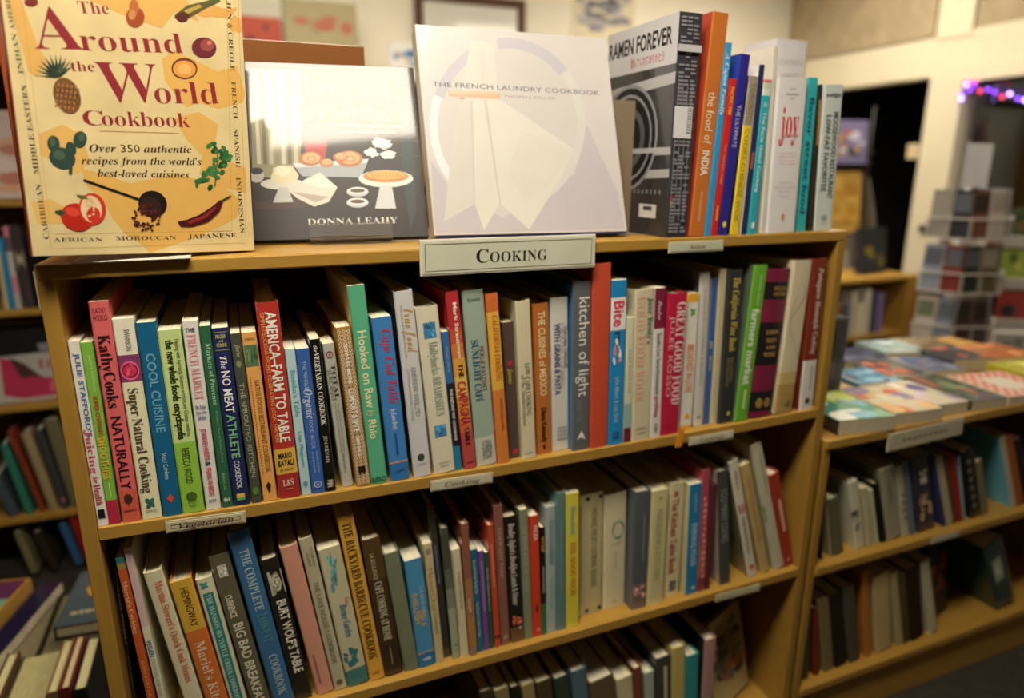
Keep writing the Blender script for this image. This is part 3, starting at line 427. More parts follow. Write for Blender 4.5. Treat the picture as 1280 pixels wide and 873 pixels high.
ROW_B = [
 ('black spine with dark gold capitals,first on the middle shelf',0.0167,0.03,-0.6057,0.0036,0.2741,0.0111,0.2,'p','1c1712',None,0,0,None,[('THE BREAKFAST RECIPES','s','8a7840',0.04,0.52,0.5,0.5),('FOR HOSTS','n','6a6038',0.58,0.8,0.5,0.4)]),
 ('brick orange spine with a teal and gold patterned top',0.0384,0.012,-0.6059,0.0091,0.2603,-0.0473,0.2,'p','ae4a22',None,0,0,[(0.03,'2f7a72'),(0.06,'8a7a3c'),(1,'ae4a22')],[("Marcia's Cooking",'s','dcae7a',0.12,0.4,0.5,0.5),('SHANGRI LA','n','d89a62',0.55,0.76,0.5,0.35)]),
 ('slim white paperback with a faded pink upper spine',0.0508,0.012,-0.606,0.0084,0.2709,-0.0557,0.2,'p','cfcaa8',None,0,0,[(0.4,'c4a5a4'),(1,'cfcaa8')],[('VEGAN','b','2f5a86',0.47,0.56,0.5,0.6),('COOKING FOR ONE','n','8a98a0',0.57,0.78,0.5,0.5)]),
 ('thick cream hardcover with faded red menus title down its spine',0.0817,0.012,-0.6063,0.0202,0.2351,-0.1267,0.2,'h','cbc49e',None,0,0,None,[("Martha Stewart's Quick Cook Menus",'s','c4583e',0.06,0.7,0.62,0.4)]),
 ('hardcover spine with a golden yellow top and an orange lower part',0.1051,0.012,-0.6066,0.0251,0.216,-0.1278,0.2,'h','c2642a',None,0,0,[(0.34,'c99a34'),(1,'c2642a')],[('HEMINGWAY','n','4a3414',0.05,0.31,0.55,0.34),("Mariel's Kitchen",'s','e6c4a0',0.42,0.98,0.52,0.44)]),
 ('cream spine with a long teal title panel and a small teal emblem',0.1317,0.012,-0.6068,0.0194,0.2131,-0.119,0.2,'h','d0cba6',None,0,0,None,[('#leafsq','m','3f8a86',0.02,0.07,0.4,0.5),('#panel','m','1f7470',0.1,0.92,0.5,0.62),('THE MANSION ON TURTLE CREEK COOKBOOK','s','b9d6c8',0.11,0.9,0.5,0.3)]),
 ('wide dark grey spine with cream BREAKFAST capitals',0.1557,0.012,-0.607,0.0227,0.2412,-0.1323,0.2,'h','55523f',None,0,0,None,[('#tile','m','c4bfa4',0.06,0.13,0.5,0.45),('CURRENCE','b','d6d0b4',0.24,0.38,0.42,0.34),('BIG BAD BREAKFAST','b','cfc9ac',0.42,0.98,0.5,0.5)]),
 ('wide ocean blue spine,frayed at the head,with faint COMPLETE capitals',0.1819,0.012,-0.6072,0.0257,0.2696,-0.1288,0.2,'h','33608a',None,0,0,[(0.045,'25508c'),(1,'33608a')],[('THE COMPLETE','s','9ab8c4',0.1,0.44,0.55,0.42),('LOW-FAT','s','4f8a8c',0.46,0.62,0.55,0.42),('COOKBOOK','s','9ab8c4',0.7,0.94,0.55,0.42),('#line-','m','27486e',0.05,0.053,0.5,1)]),
 ('black spine with a small grey portrait print and white TABLE capitals',0.2094,0.012,-0.6074,0.0217,0.2218,-0.1244,0.2,'h','201d14',None,0,0,None,[('#face','m','a9a68e',0.08,0.24,0.6,0.8),("BURT WOLF'S TABLE",'b','dcd6bc',0.28,0.8,0.6,0.52)]),
 ('plain dusty pink hardcover between black and grey-cream spines',0.2374,0.012,-0.6076,0.022,0.2351,-0.1318,0.2,'h','cc8a74',None,0,0,None,[('#line','m','8a5a50',0.72,0.93,0.35,0.12)]),
 ('grey-cream spine with thin grey LAKE HOUSE capitals',0.261,0.012,-0.6078,0.0169,0.2428,-0.1269,0.2,'h','b2ab8c',None,0,0,None,[('STYLER AND','n','77735e',0.06,0.18,0.72,0.24),('LAZARUS','n','77735e',0.08,0.17,0.4,0.24),('THE LAKE HOUSE COOKBOOK','n','6a6654',0.27,0.82,0.5,0.4),('#disc','m','5a5848',0.93,0.97,0.5,0.5)]),
 ('cream spine with teal watercolour flowers and a blue script title',0.2794,0.012,-0.6079,0.0286,0.2219,-0.1204,0.2,'p','bcb692',None,0,0,[(0.88,'bcb692'),(1,'3a6e6e')],[('#spray','m','4f7f80',0.03,0.3,0.5,0.7),('From a','i','c8705a',0.36,0.42,0.8,0.22),('Berner Garden','i','4a78a0',0.4,0.64,0.58,0.34),('#blot','m','2f686c',0.7,0.86,0.45,0.8)]),
 ('yellow-orange spine with black BACKYARD BARBECUE capitals',0.31,0.012,-0.608,0.021,0.2644,-0.1138,0.2,'p','d79a3c',None,0,0,None,[('THE BACKYARD BARBECUE COOKBOOK','s','3a2a10',0.04,0.87,0.5,0.56),('#squig-','m','a06a2c',0.94,0.97,0.5,0.5)]),
 ('dark brown photo spine with cream cafe title',0.3325,0.012,-0.6082,0.0248,0.2225,-0.1043,0.2,'h','42301a',None,0,0,[(0.28,'4a3a20'),(0.75,'3c2c18'),(1,'33251a')],[('LA BOULANGE','n','b8b08c',0.1,0.28,0.42,0.24),('CAFE COOKING AT HOME','s','cfc6a2',0.3,0.73,0.5,0.42),('#line','m','8a8468',0.79,0.92,0.5,0.05)]),
 ('plain grey-green cloth hardcover beside the brown cafe book',0.3602,0.012,-0.6083,0.021,0.1959,-0.1138,0.22,'h','6a7258',None,0,0,None,[]),
 ('blue spine with orange FISH lettering and a darker blue foot',0.3816,0.012,-0.6083,0.0246,0.1783,-0.0883,0.2,'p','4384b4',None,0,0,[(0.867,'4384b4'),(1,'1c6a9c')],[('THE BIG BOOK OF','n','b4cfe0',0.25,0.55,0.72,0.2),('FISH &','b','d8a860',0.47,0.62,0.62,0.3),('SHELLFISH','b','d8a860',0.3,0.58,0.3,0.3),('#line-','m','e09a5a',0.862,0.872,0.5,1),('#squig-','m','d8e4ec',0.91,0.95,0.5,0.5)]),
 ('cream spine with gold Chef lettering beside the blue fish book',0.4067,0.012,-0.6084,0.0123,0.1987,-0.0671,0.2,'p','bfb086',None,0,0,None,[('MasterChef','n','a8823c',0.2,0.55,0.5,0.6),('COOKBOOK','n','6a6048',0.57,0.75,0.5,0.3),('#ring','m','7a7058',0.04,0.08,0.5,0.6)]),
 ('tall near-black spine with a dark red head',0.4206,0.02,-0.6085,0.0109,0.2524,-0.0728,0.2,'h','33322a','2a2420',0,0,[(0.02,'8a2c2c'),(1,'33322a')],[('#line','m','4a5a78',0.25,0.5,0.5,0.3)]),
 ('dark grey-green spine fading to pale green at its foot',0.432,0.012,-0.6085,0.0112,0.2172,-0.0631,0.2,'h','3f463c',None,0,0,[(0.3,'3f463c'),(0.45,'55604e'),(0.6,'77806a'),(1,'98a082')],[('#squig-','m','3a5a2a',0.88,0.9,0.6,0.4)]),
 ('short cream spine with a dotted red left edge',0.4443,0.012,-0.6085,0.0132,0.1806,-0.0601,0.2,'p','cfc69e',None,0,0,None,[('#dots','m','a05a48',0.05,0.7,0.12,0.12),('SWEET POTATO','n','6a6650',0.2,0.55,0.6,0.3)]),
 ('brown-pink spine fading to tan,marked with a small white word',0.458,0.008,-0.6086,0.0116,0.2201,-0.0505,0.2,'h','8a5440',None,0,0,[(0.4,'85503e'),(0.7,'9a6a44'),(0.93,'a5743c'),(1,'8a6a5a')],[('soups','i','d8c4a0',0.55,0.66,0.5,0.5)]),
 ('slim teal-blue booklet spine with pale title',0.4709,0.012,-0.6086,0.0107,0.1742,-0.0546,0.15,'p','1f5c74',None,0,0,None,[('Easy and Simple Recipe File','n','c0dce0',0.1,0.42,0.5,0.4),('The Modern Cookery of Today','n','c0dce0',0.5,0.85,0.5,0.4)]),
 ('slim purple booklet spine beside the teal-blue one',0.4821,0.012,-0.6086,0.0085,0.1696,-0.0508,0.15,'p','6a4288',None,0,0,None,[('#line','m','a082b8',0.1,0.6,0.5,0.16)]),
 ('slim dark green booklet spine with pale lettering',0.491,0.012,-0.6086,0.0061,0.1653,-0.0468,0.15,'p','22503e',None,0,0,None,[('The New Vegetarian Gourmet','n','c8d4b0',0.15,0.6,0.5,0.45)]),
 ('orange-red spine behind the dark green booklet',0.499,0.012,-0.6086,0.0095,0.208,-0.0535,0.2,'h','b8452c',None,0,0,None,[('#line','m','d88a68',0.15,0.5,0.5,0.16),('#line-','m','5a1c14',0.9,0.92,0.5,0.8)]),
 ('tall mauve-brown cloth spine with faint gold title',0.5098,0.012,-0.6086,0.0142,0.236,-0.0529,0.2,'h','7f5248',None,0,0,None,[('COMPANY FARE','n','b89a78',0.15,0.5,0.5,0.35),('#disc','m','a08468',0.92,0.96,0.5,0.5)]),
 ('black spine with white script and a small fruit photo at its foot',0.5261,0.012,-0.6086,0.0221,0.2148,-0.059,0.2,'h','1a1812',None,0,0,[(0.88,'1a1812'),(1,'6a4a30')],[("Bradley Ogden's Breakfast,Lunch & Dinner",'i','dcd4bc',0.05,0.7,0.5,0.44),('#splash','m','a8503c',0.78,0.88,0.5,0.8),('#disc','m','c8c4b0',0.88,0.9,0.7,0.2)]),
 ('grey-green spine with faint pale lettering beside the black fruit one',0.5486,0.012,-0.6086,0.0133,0.2222,-0.0474,0.2,'p','7a7e64',None,0,0,None,[('THE BREAD BOOK OF TODAY','n','a8ac94',0.12,0.62,0.5,0.4)]),
 ('bright red spine with small white capitals at its head',0.5624,0.012,-0.6086,0.0148,0.2089,-0.0409,0.2,'p','c83a22',None,0,0,None,[('PIZZA','b','f0d8c8',0.08,0.2,0.62,0.4),('#pen','m','3a1410',0.73,0.8,0.5,0.25),('#disc','m','e08a78',0.93,0.96,0.6,0.4)]),
 ('short black booklet spine with yellow letters and a green foot',0.5776,0.012,-0.6086,0.0075,0.1864,-0.0315,0.17,'p','15180f',None,0,0,[(0.7,'15180f'),(1,'2f6a3c')],[('WOLF','b','c9a030',0.08,0.22,0.5,0.6),('#line','m','88887a',0.35,0.6,0.5,0.3)]),
 ('pale blue-grey spine with darker blue-grey title',0.5854,0.012,-0.6086,0.0169,0.2187,-0.0251,0.2,'h','97aaa6',None,0,0,None,[('THE GREAT FOOD OF THE MEDITERRANEAN','n','5a7480',0.1,0.45,0.55,0.44),('#line','m','6a8488',0.55,0.8,0.5,0.1)]),
 ('plain teal-grey cloth hardcover beside the yellow spine',0.6029,0.012,-0.6086,0.0164,0.2376,-0.0256,0.22,'h','587878',None,0,0,None,[('#line','m','6c8a88',0.2,0.7,0.5,0.08)]),
 ('yellow spine with red FOOD lettering and blue script above',0.6203,0.012,-0.6086,0.0215,0.2336,-0.0272,0.2,'p','cfc43c',None,0,0,None,[('Mooseland','i','5a98a8',0.09,0.3,0.55,0.42),('FEEL GOOD FOOD','b','c86a2a',0.36,0.76,0.52,0.4)]),
 ('thick tan spine with four black square corner marks',0.6517,0.03,-0.6085,0.0418,0.2155,-0.0231,0.2,'h','b5a97c',None,0,0,None,[("MICHAEL FIELD'S COOKING SCHOOL",'n','5f5a44',0.12,0.78,0.62,0.24),('#corners','m','221f18',0.02,0.98,0.6,0.7),('#dots','m','4a463a',0.08,0.9,0.04,0.05)]),
 ('thickest cream hardcover with a small wreath emblem on its spine',0.6971,0.03,-0.6084,0.0414,0.2068,-0.0277,0.23,'h','cdc49c',None,0,0.003,None,[('#wreath','m','7c8a74',0.22,0.4,0.6,0.6),('GOURMET','n-','8a9078',0.42,0.44,0.55,0.6),('#line','m','a8a88a',0.5,0.65,0.5,0.1),('#disc','m','aaa488',0.93,0.96,0.5,0.2)]),
 ('dark blue-grey cloth spine with a pink flowered foot',0.7388,0.012,-0.6083,0.0302,0.2128,-0.0171,0.22,'h','4a4f56',None,0,0,[(0.78,'4a4f56'),(1,'6a5a58')],[('#splash','m','b07a78',0.8,0.93,0.5,0.9),('#line','m','666c70',0.2,0.6,0.6,0.1)]),
 ('pale yellow-cream spine with thin kitchen capitals',0.7694,0.012,-0.6081,0.0311,0.2088,-0.011,0.2,'h','c6bd86',None,0,0,None,[("MADELEINE'S KITCHEN",'n','8f8a68',0.16,0.78,0.5,0.36),('#disc','m','8a7a58',0.06,0.08,0.5,0.15)]),
 ('cream spine with deep red Kitchen Table lettering',0.8089,0.02,-0.6079,0.0286,0.2104,-0.0105,0.2,'h','cbbf94',None,0,0,None,[('The Kitchen Table Book','b','8a3428',0.13,0.8,0.4,0.44),('#leaf','m','a04438',0.06,0.12,0.4,0.36),('#tile','m','55555a',0.86,0.95,0.5,0.45)]),
 ('blue spine with a cream left edge and pale EVENING title',0.8456,0.012,-0.6077,0.0243,0.2063,-0.0339,0.2,'p','1f6d9c','c4b888',0,0,None,[('Food & Drinks','n','a8ccdc',0.08,0.25,0.55,0.24),('EVENING FOOD','b','a8ccdc',0.35,0.74,0.5,0.4),('#disc','m','a8ccdc',0.93,0.96,0.6,0.3)]),
 ('tall rose-pink spine behind the blue EVENING book',0.8705,0.012,-0.6076,0.0147,0.2264,-0.0346,0.2,'h','a84454',None,0,0,[(0.6,'a04050'),(0.88,'a8584c'),(1,'7a2c34')],[('#squig','m','d88a7c',0.2,0.9,0.5,0.6)]),
 ('slim dark maroon spine next to the rose-pink one',0.8856,0.012,-0.6075,0.0097,0.1982,-0.0107,0.2,'h','54262a',None,0,0,None,[]),
 ('dark slate spine with vertical grey capitals',0.918,0.012,-0.6072,0.0226,0.2199,-0.1193,0.2,'h','3a3f3c','b09a88',0,0,None,[('TOO MANY COOKS','n','8a908a',0.15,0.62,0.55,0.6)]),
 ('white glossy spine leaning left with red numerals',0.9807,0.012,-0.6067,0.019,0.2409,-0.2826,0.2,'h','cfc9b4','77745c',0,0,None,[('ANDREA BAKING','n','55554c',0.08,0.24,0.5,0.28),('220','b','b8504a',0.36,0.44,0.5,0.66),('Family Meals for the Week','i','4a4a44',0.47,0.8,0.5,0.3),('#sq','m','b8604c',0.9,0.94,0.5,0.5)]),
 ('golden tan spine leaning left with faint red title',1.0097,0.012,-0.6064,0.019,0.2307,-0.3089,0.2,'h','b59c60',None,0,0,None,[('THE FOOD AND WINE','n','a0604a',0.1,0.7,0.5,0.4)]),
 ('tallest white spine leaning left near the shelf end',1.0382,0.012,-0.6061,0.0229,0.2663,-0.3111,0.2,'h','bdb89c',None,0,0,None,[('Recipes from a Kitchen Garden','n','6a6a5c',0.08,0.4,0.66,0.2),('#leaf','m','6f8a3a',0.44,0.62,0.1,0.25),('#line-','m','8a8874',0.93,0.935,0.5,1)]),
 ('glossy red spine,last on the middle shelf',1.0625,0.012,-0.6059,0.0218,0.199,-0.2992,0.2,'h','93301f',None,1,0,None,[('#line','m','cf9a84',0.27,0.62,0.55,0.3),('#disc','m','cf9a84',0.92,0.95,0.5,0.25)]),
]
ROW_C = [
 ('pale page block with dark brown cover,second visible on the bottom shelf',0.5059,0.012,-0.9133,0.0202,0.232,-0.1389,0.22,'h','3a3226',None,0,0,None,[]),
 ('cream page block with olive cover on the bottom shelf,left of the black one',0.5297,0.012,-0.9133,0.0235,0.2272,-0.143,0.22,'h','77704a',None,0,0,None,[]),
 ('black covered book low on the bottom shelf',0.5547,0.012,-0.9133,0.0157,0.224,-0.1375,0.22,'h','1d1a14',None,0,0,None,[]),
 ('tan covered book low on the bottom shelf beside a black one',0.5709,0.012,-0.9133,0.0214,0.2219,-0.1252,0.22,'h','8a7a50',None,0,0,None,[]),
 ('dark brown book low on the bottom shelf with fanned pages',0.5928,0.012,-0.9133,0.0274,0.2179,-0.1149,0.22,'h','44351f',None,0,0,None,[]),
 ('thin dark green book left of the blue-grey one on the bottom shelf',0.6274,0.012,-0.9133,0.0255,0.2153,-0.1264,0.22,'h','2e3a2c',None,0,0,None,[]),
 ('blue-grey covered book low on the bottom shelf',0.6561,0.012,-0.9133,0.0281,0.2192,-0.118,0.22,'h','4a6070',None,0,0,None,[]),
 ('wide book with worn brown cover and pale fanned pages on the bottom shelf',0.6892,0.012,-0.9133,0.046,0.1863,-0.1297,0.22,'h','5a4a34',None,0,0,None,[]),
 ('wide cream covered book on the bottom shelf',0.7388,0.012,-0.9133,0.0304,0.1754,-0.1232,0.22,'h','bdb28a',None,0,0,None,[]),
 ('thin chestnut brown book on the bottom shelf',0.7698,0.012,-0.9133,0.0167,0.1873,-0.1082,0.22,'h','6a3a24',None,0,0,None,[]),
 ('pale blue spine with yellowed pages on the bottom shelf',0.7869,0.012,-0.9133,0.0193,0.1702,-0.0837,0.22,'h','93a498',None,0,0,None,[]),
 ('thick dark charcoal book with white title dashes on the bottom shelf',0.8093,0.012,-0.9133,0.0313,0.1923,-0.0803,0.22,'h','3b3a34',None,0,0,None,[('#line','m','b8b49c',0.1,0.5,0.6,0.2)]),
 ('mustard cream spine between charcoal and teal on the bottom shelf',0.841,0.012,-0.9133,0.0269,0.2039,-0.0687,0.22,'h','b8a45c',None,0,0,None,[]),
 ('teal spine on the bottom shelf',0.8689,0.012,-0.9133,0.0271,0.1778,-0.0624,0.22,'h','2f8484',None,0,0,None,[]),
 ("mauve pink spine with a black cover at the bottom shelf's right",0.9016,0.012,-0.9133,0.0248,0.2002,-0.0277,0.22,'h','a07a74','1c1a16',0,0,None,[]),
]
ROW_T = [
 ('big black and grey book with RAMEN on its cover and a barcode-striped spine',0.7564,0.004,0.0007,0.0375,0.2942,0.0116,0.185,'p','34343a','2a2a2c',1,0,None,[('#ramen','m','b8b8bc',0.0,1,0.5,1)]),
 ('tall orange-brown glossy book lettered INDIA in white',0.7984,0.004,0.0016,0.0263,0.2979,0.0494,0.2,'p','b5642c','9c3a28',1,0,None,[('the food of','n','ecd8b8',0.34,0.57,0.5,0.5),('INDIA','b','f4e8d0',0.6,0.715,0.5,0.46),('PRIYA WICKRAMASINGHE','n','d8b890',0.79,0.93,0.5,0.16)]),
 ('sky blue spine with white script right of the INDIA book',0.8253,0.004,0.0008,0.0106,0.2617,0.049,0.17,'p','2f86c0',None,0,0,None,[('A Cajun Family','i','e4eef4',0.05,0.36,0.5,0.6)]),
 ('short red spine with yellow letters between blue spines',0.8362,0.004,0.001,0.0116,0.2161,0.0624,0.16,'p','b8241f',None,0,0,None,[('PACIFIC RIM','b','e8a83c',0.05,0.22,0.5,0.45),('THE CHINESE CHEF','n','e8a08c',0.4,0.66,0.5,0.3),('#line','m','e8a83c',0.8,0.9,0.5,0.2)]),
 ('dark blue glossy spine with a yellow dot at its foot',0.8497,0.004,0.0013,0.0165,0.2488,0.0621,0.16,'p','29267c','22388c',1,0,None,[('THE ULTIMATE','n','c0c0e0',0.27,0.5,0.45,0.4),('#disc','m','d8d02c',0.92,0.955,0.5,0.4)]),
 ('yellow spine with a grey photo collage on its upper part',0.871,0.004,0.0011,0.0155,0.2212,0.0519,0.17,'p','e2be2c','1c2444',0,0,[(0.3,'8c8478'),(1,'e2be2c')],[('TORONTO','n','77652c',0.04,0.28,0.55,0.6),('COOKS CHINESE WOK','n','8a7224',0.32,0.92,0.5,0.5)]),
 ('slim navy spine with a white edge beside the yellow one',0.892,0.004,0.0006,0.009,0.2369,0.03,0.17,'p','22264a','d4d0d0',0,0,None,[('#line','m','c04a3c',0.5,0.6,0.5,0.4)]),
 ('teal spine with pale bands at its head',0.904,0.004,0.0006,0.0147,0.2179,0.0209,0.17,'p','2a98aa',None,0,0,[(0.02,'d86a78'),(0.06,'b8c8a8'),(0.1,'c8dccc'),(1,'2a98aa')],[('EAU','n-','d8eef0',0.14,0.17,0.5,0.5),('The Paris Good Cooking','b','cfeaf0',0.2,0.72,0.5,0.36),('#box','m','e4f0f0',0.92,0.96,0.5,0.35)]),
 ('tall cream spiral-edged book behind the white one with red letters',0.9304,0.006,0.0003,0.0079,0.2624,-0.0296,0.17,'p','cfc8ba','d2cabc',0,0,None,[('#dots','m','6a625a',0.02,0.95,0.9,0.15)]),
 ('white spine with a tall red word joy',0.9386,0.004,0.0003,0.0571,0.2225,-0.0234,0.11,'h','e2e0e2',None,0,0,None,[('A New','n-','44444c',0.065,0.077,0.5,0.2),('Generation','n-','44444c',0.095,0.11,0.5,0.42),('of','n-','44444c',0.125,0.135,0.5,0.14),('joy','s-','c42a2c',0.18,0.37,0.48,0.62),('of cooking','i-','c46a64',0.345,0.37,0.55,0.5),('WITH MANY RECIPES','n-','c88a88',0.47,0.48,0.5,0.5),('FROM OVER SEVENTY','n-','c88a88',0.492,0.502,0.5,0.6),('YEARS OF CLASSIC','n-','c88a88',0.514,0.524,0.5,0.55),('FAMILY COOKING','n-','c88a88',0.536,0.546,0.5,0.5),('Irma Rombauer','n-','8a8a90',0.66,0.67,0.5,0.42),('Marion Rombauer Becker','n-','8a8a90',0.69,0.7,0.5,0.7),('Ethan Becker','n-','8a8a90',0.72,0.73,0.5,0.4),('Maria Guar','n-','8a8a90',0.75,0.76,0.5,0.36),('#pen','m','c88a3c',0.87,0.91,0.5,0.12)]),
 ('turquoise spine with dark lower-case street food lettering',1.0052,0.012,0.0003,0.0188,0.2256,-0.0289,0.102,'p','2fa2ac','23786c',0,0,None,[('flavor street food','b','134a5c',0.12,0.88,0.5,0.52)]),
 ('slim black and orange spine squeezed beside the turquoise one',1.033,0.012,0.0003,0.0072,0.2169,-0.0633,0.1,'p','2c261c',None,0,0,None,[('#line','m','c8863c',0.1,0.4,0.5,0.4)]),
 ('pale mint spine with dark restaurant capitals,last on the case top',1.0405,0.012,0.0003,0.0379,0.2171,-0.046,0.102,'p','c3d2cc',None,0,0,None,[('#wave','m','3a3f42',0.05,0.09,0.5,0.75),('MOOSEWOOD RESTAURANT','b','4a5654',0.18,0.78,0.72,0.26),('LOW-FAT FAVORITES','b','4a5654',0.2,0.72,0.34,0.26),('#ring','m','7a8886',0.89,0.93,0.5,0.3),('#line-','m','7a8886',0.95,0.953,0.5,0.3)]),
]
ROW_R1 = [
 ('small teal and white spine,first on the lower display case',1.1312,0.02,-0.6177,0.0102,0.044,-0.0282,0.17,'h','b8b8a0',None,0,0,[(0.3,'1f8070'),(0.6,'c8b0a0'),(1,'d0d0b8')],[]),
 ('black spine beside the teal and white one on the display case shelf',1.1577,0.02,-0.6177,0.004,0.164,-0.1384,0.17,'h','14201c',None,0,0,None,[]),
 ('thin cream spine among the dark first books of the display case shelf',1.1834,0.02,-0.6177,0.004,0.1595,-0.2571,0.17,'h','8a8468',None,0,0,None,[]),
 ('olive spine with a pale right edge on the display case shelf',1.1921,0.02,-0.6177,0.0249,0.1275,-0.278,0.17,'h','4a4a34',None,0,0,[(1,'55553c')],[]),
 ('white spine with black photo patches on the display case shelf',1.2494,0.02,-0.6177,0.0227,0.1547,-0.2947,0.17,'h','c8c4a8',None,0,0,None,[('#splash','m','16140f',0.42,0.56,0.3,0.9),('#splash','m','16140f',0.62,0.72,0.4,0.7)]),
 ('cream spine beside the black-patched white one',1.2786,0.02,-0.6177,0.0167,0.1352,-0.285,0.17,'h','b0a886',None,0,0,None,[]),
 ('thin pale green spine on the display case shelf',1.3006,0.02,-0.6177,0.0087,0.1298,-0.3119,0.17,'h','aeb48a',None,0,0,None,[]),
 ('black spine left of the wide grey-cream one',1.3175,0.02,-0.6177,0.0129,0.1428,-0.3373,0.17,'h','181410',None,0,0,None,[]),
 ('wide grey-cream spine on the display case shelf',1.3343,0.02,-0.6177,0.0365,0.1655,-0.32,0.17,'h','8f8c74',None,0,0,None,[('#squig','m','6a6858',0.15,0.5,0.5,0.4)]),
 ('pale spine with a column of dark marks on the display case shelf',1.3759,0.02,-0.6177,0.0183,0.1677,-0.3192,0.17,'h','a5a48c',None,0,0,None,[('#dots','m','55554a',0.35,0.8,0.6,0.4)]),
 ('slim blue-grey spine on the display case shelf',1.3995,0.02,-0.6177,0.0121,0.1779,-0.3284,0.17,'h','5a6878',None,0,0,None,[]),
 ('wide dark violet spine with brown figures near its foot',1.4196,0.02,-0.6177,0.048,0.1797,-0.3361,0.17,'h','2c2a38',None,0,0,None,[('#splash','m','8a7050',0.5,0.85,0.5,0.8),('#splash','m','b0a890',0.2,0.4,0.6,0.5)]),
 ('thin navy spine right of the dark violet one',1.4894,0.02,-0.6177,0.0107,0.1779,-0.411,0.17,'h','2c3058',None,0,0,None,[]),
 ('cream spine between navy and brown ones on the display case',1.5038,0.02,-0.6177,0.0177,0.1768,-0.4128,0.17,'h','a29c80',None,0,0,None,[]),
 ('thin brown spine left of the red one on the display case',1.5237,0.02,-0.6177,0.011,0.1744,-0.3992,0.17,'h','5a3826',None,0,0,None,[]),
 ('red spine on the display case shelf',1.5381,0.02,-0.6177,0.0144,0.1747,-0.3929,0.17,'h','8e2420',None,0,0,None,[]),
 ('thin pale blue spine right of the red one',1.5536,0.02,-0.6177,0.0056,0.1651,-0.3458,0.17,'h','7a98a0',None,0,0,None,[]),
 ('black spine with grey marks left of the light blue cover',1.5754,0.02,-0.6177,0.034,0.1725,-0.3904,0.17,'h','121210',None,0,0,None,[('#dots','m','6a6a58',0.1,0.9,0.4,0.3)]),
 ('short olive tan spine before the light blue cover',1.6131,0.02,-0.6177,0.0166,0.1408,-0.388,0.17,'h','6f6748',None,0,0,None,[]),
 ('large light blue book turned to show its plain cover',1.7064,0.02,-0.6177,0.0149,0.1954,-0.4621,0.2,'h','b0aa96','62b0cc',0,0,None,[]),
 ('orange-brown spine right of the light blue cover',1.7281,0.02,-0.6177,0.0193,0.1951,-0.4778,0.17,'h','9a5428',None,0,0,None,[]),
 ('dark spine near the frame edge on the display case shelf',1.7499,0.02,-0.6177,0.0206,0.1807,-0.4605,0.17,'h','2a2026',None,0,0,None,[]),
]
ROW_R2 = [
 ('grey-green spine at the display case foot beside the main case',1.1514,0.02,-0.8847,0.0164,0.1829,-0.0961,0.17,'h','4a4a34',None,0,0,None,[]),
 ('dark red spine on the lowest display shelf',1.1835,0.02,-0.8847,0.0122,0.1632,-0.1802,0.17,'h','6a2a18',None,0,0,None,[]),
 ('tan spine on the lowest display shelf',1.209,0.02,-0.8847,0.0267,0.18,-0.2366,0.17,'h','6f6140',None,0,0,None,[]),
 ('near black spine on the lowest display shelf',1.241,0.02,-0.8847,0.0295,0.1848,-0.2469,0.17,'h','241a12',None,0,0,None,[]),
 ('grey spine left of the leaning orange-brown one',1.2792,0.02,-0.8847,0.0287,0.1902,-0.2627,0.17,'h','4a4238',None,0,0,None,[]),
 ('orange-brown spine leaning between the grey and the cream tan ones',1.3235,0.02,-0.8847,0.0178,0.2166,-0.2281,0.17,'h','a5682a',None,0,0,None,[]),
 ('wide cream tan spine right of the leaning orange-brown one',1.3534,0.02,-0.8847,0.0424,0.1953,-0.2258,0.17,'h','b09a68',None,0,0,None,[]),
 ('narrow worn tan spine right of the wide cream one',1.4143,0.02,-0.8847,0.0173,0.1934,-0.2935,0.17,'h','a09468',None,0,0,None,[]),
 ('thin olive brown spine on the lowest display shelf',1.4327,0.02,-0.8847,0.0187,0.1863,-0.2749,0.17,'h','4a4020',None,0,0,None,[]),
 ('dark brown spine left of the white one,lowest display shelf',1.4568,0.02,-0.8847,0.0354,0.189,-0.2756,0.17,'h','2c1c10',None,0,0,None,[]),
 ('white spine standing before the dark red-pictured cover',1.5125,0.02,-0.8847,0.0236,0.2045,-0.3476,0.17,'h','b4ae90',None,0,0,None,[]),
 ('big dark green binder spine with a white label',1.7324,0.02,-0.8847,0.0594,0.2013,-0.4804,0.17,'h','1c3630',None,0,0,None,[('#box','m','8f9a86',0.25,0.6,0.45,0.45)]),
]
ROW_L1 = [
 ('cream spine at the frame edge on the far left shelf',-0.3565,1.215,-0.2465,0.0095,0.1732,0.0273,0.17,'h','b0a484',None,0,0,None,[]),
 ('bright blue spine on the far left shelf',-0.344,1.215,-0.2466,0.0096,0.1769,0.0137,0.17,'h','1a7ab0',None,0,0,None,[]),
 ('pink and grey spine on the far left shelf',-0.3322,1.215,-0.2466,0.0117,0.2036,0.01,0.17,'h','a8a0a0',None,0,0,[(0.12,'c07088'),(0.3,'5a4850'),(0.6,'b0a8a8'),(0.8,'b8788a'),(1,'a8a0a0')],[]),
 ('dark violet-grey spine with a cream patch,far left shelf',-0.3133,1.215,-0.2467,0.0214,0.2052,-0.0135,0.17,'h','3a3338',None,0,0,None,[('#box','m','8c8268',0.3,0.5,0.5,0.8)]),
 ('black spine beside the main case on the far left shelf',-0.2896,1.215,-0.2467,0.0201,0.1793,-0.0208,0.17,'h','141216',None,0,0,None,[]),
]
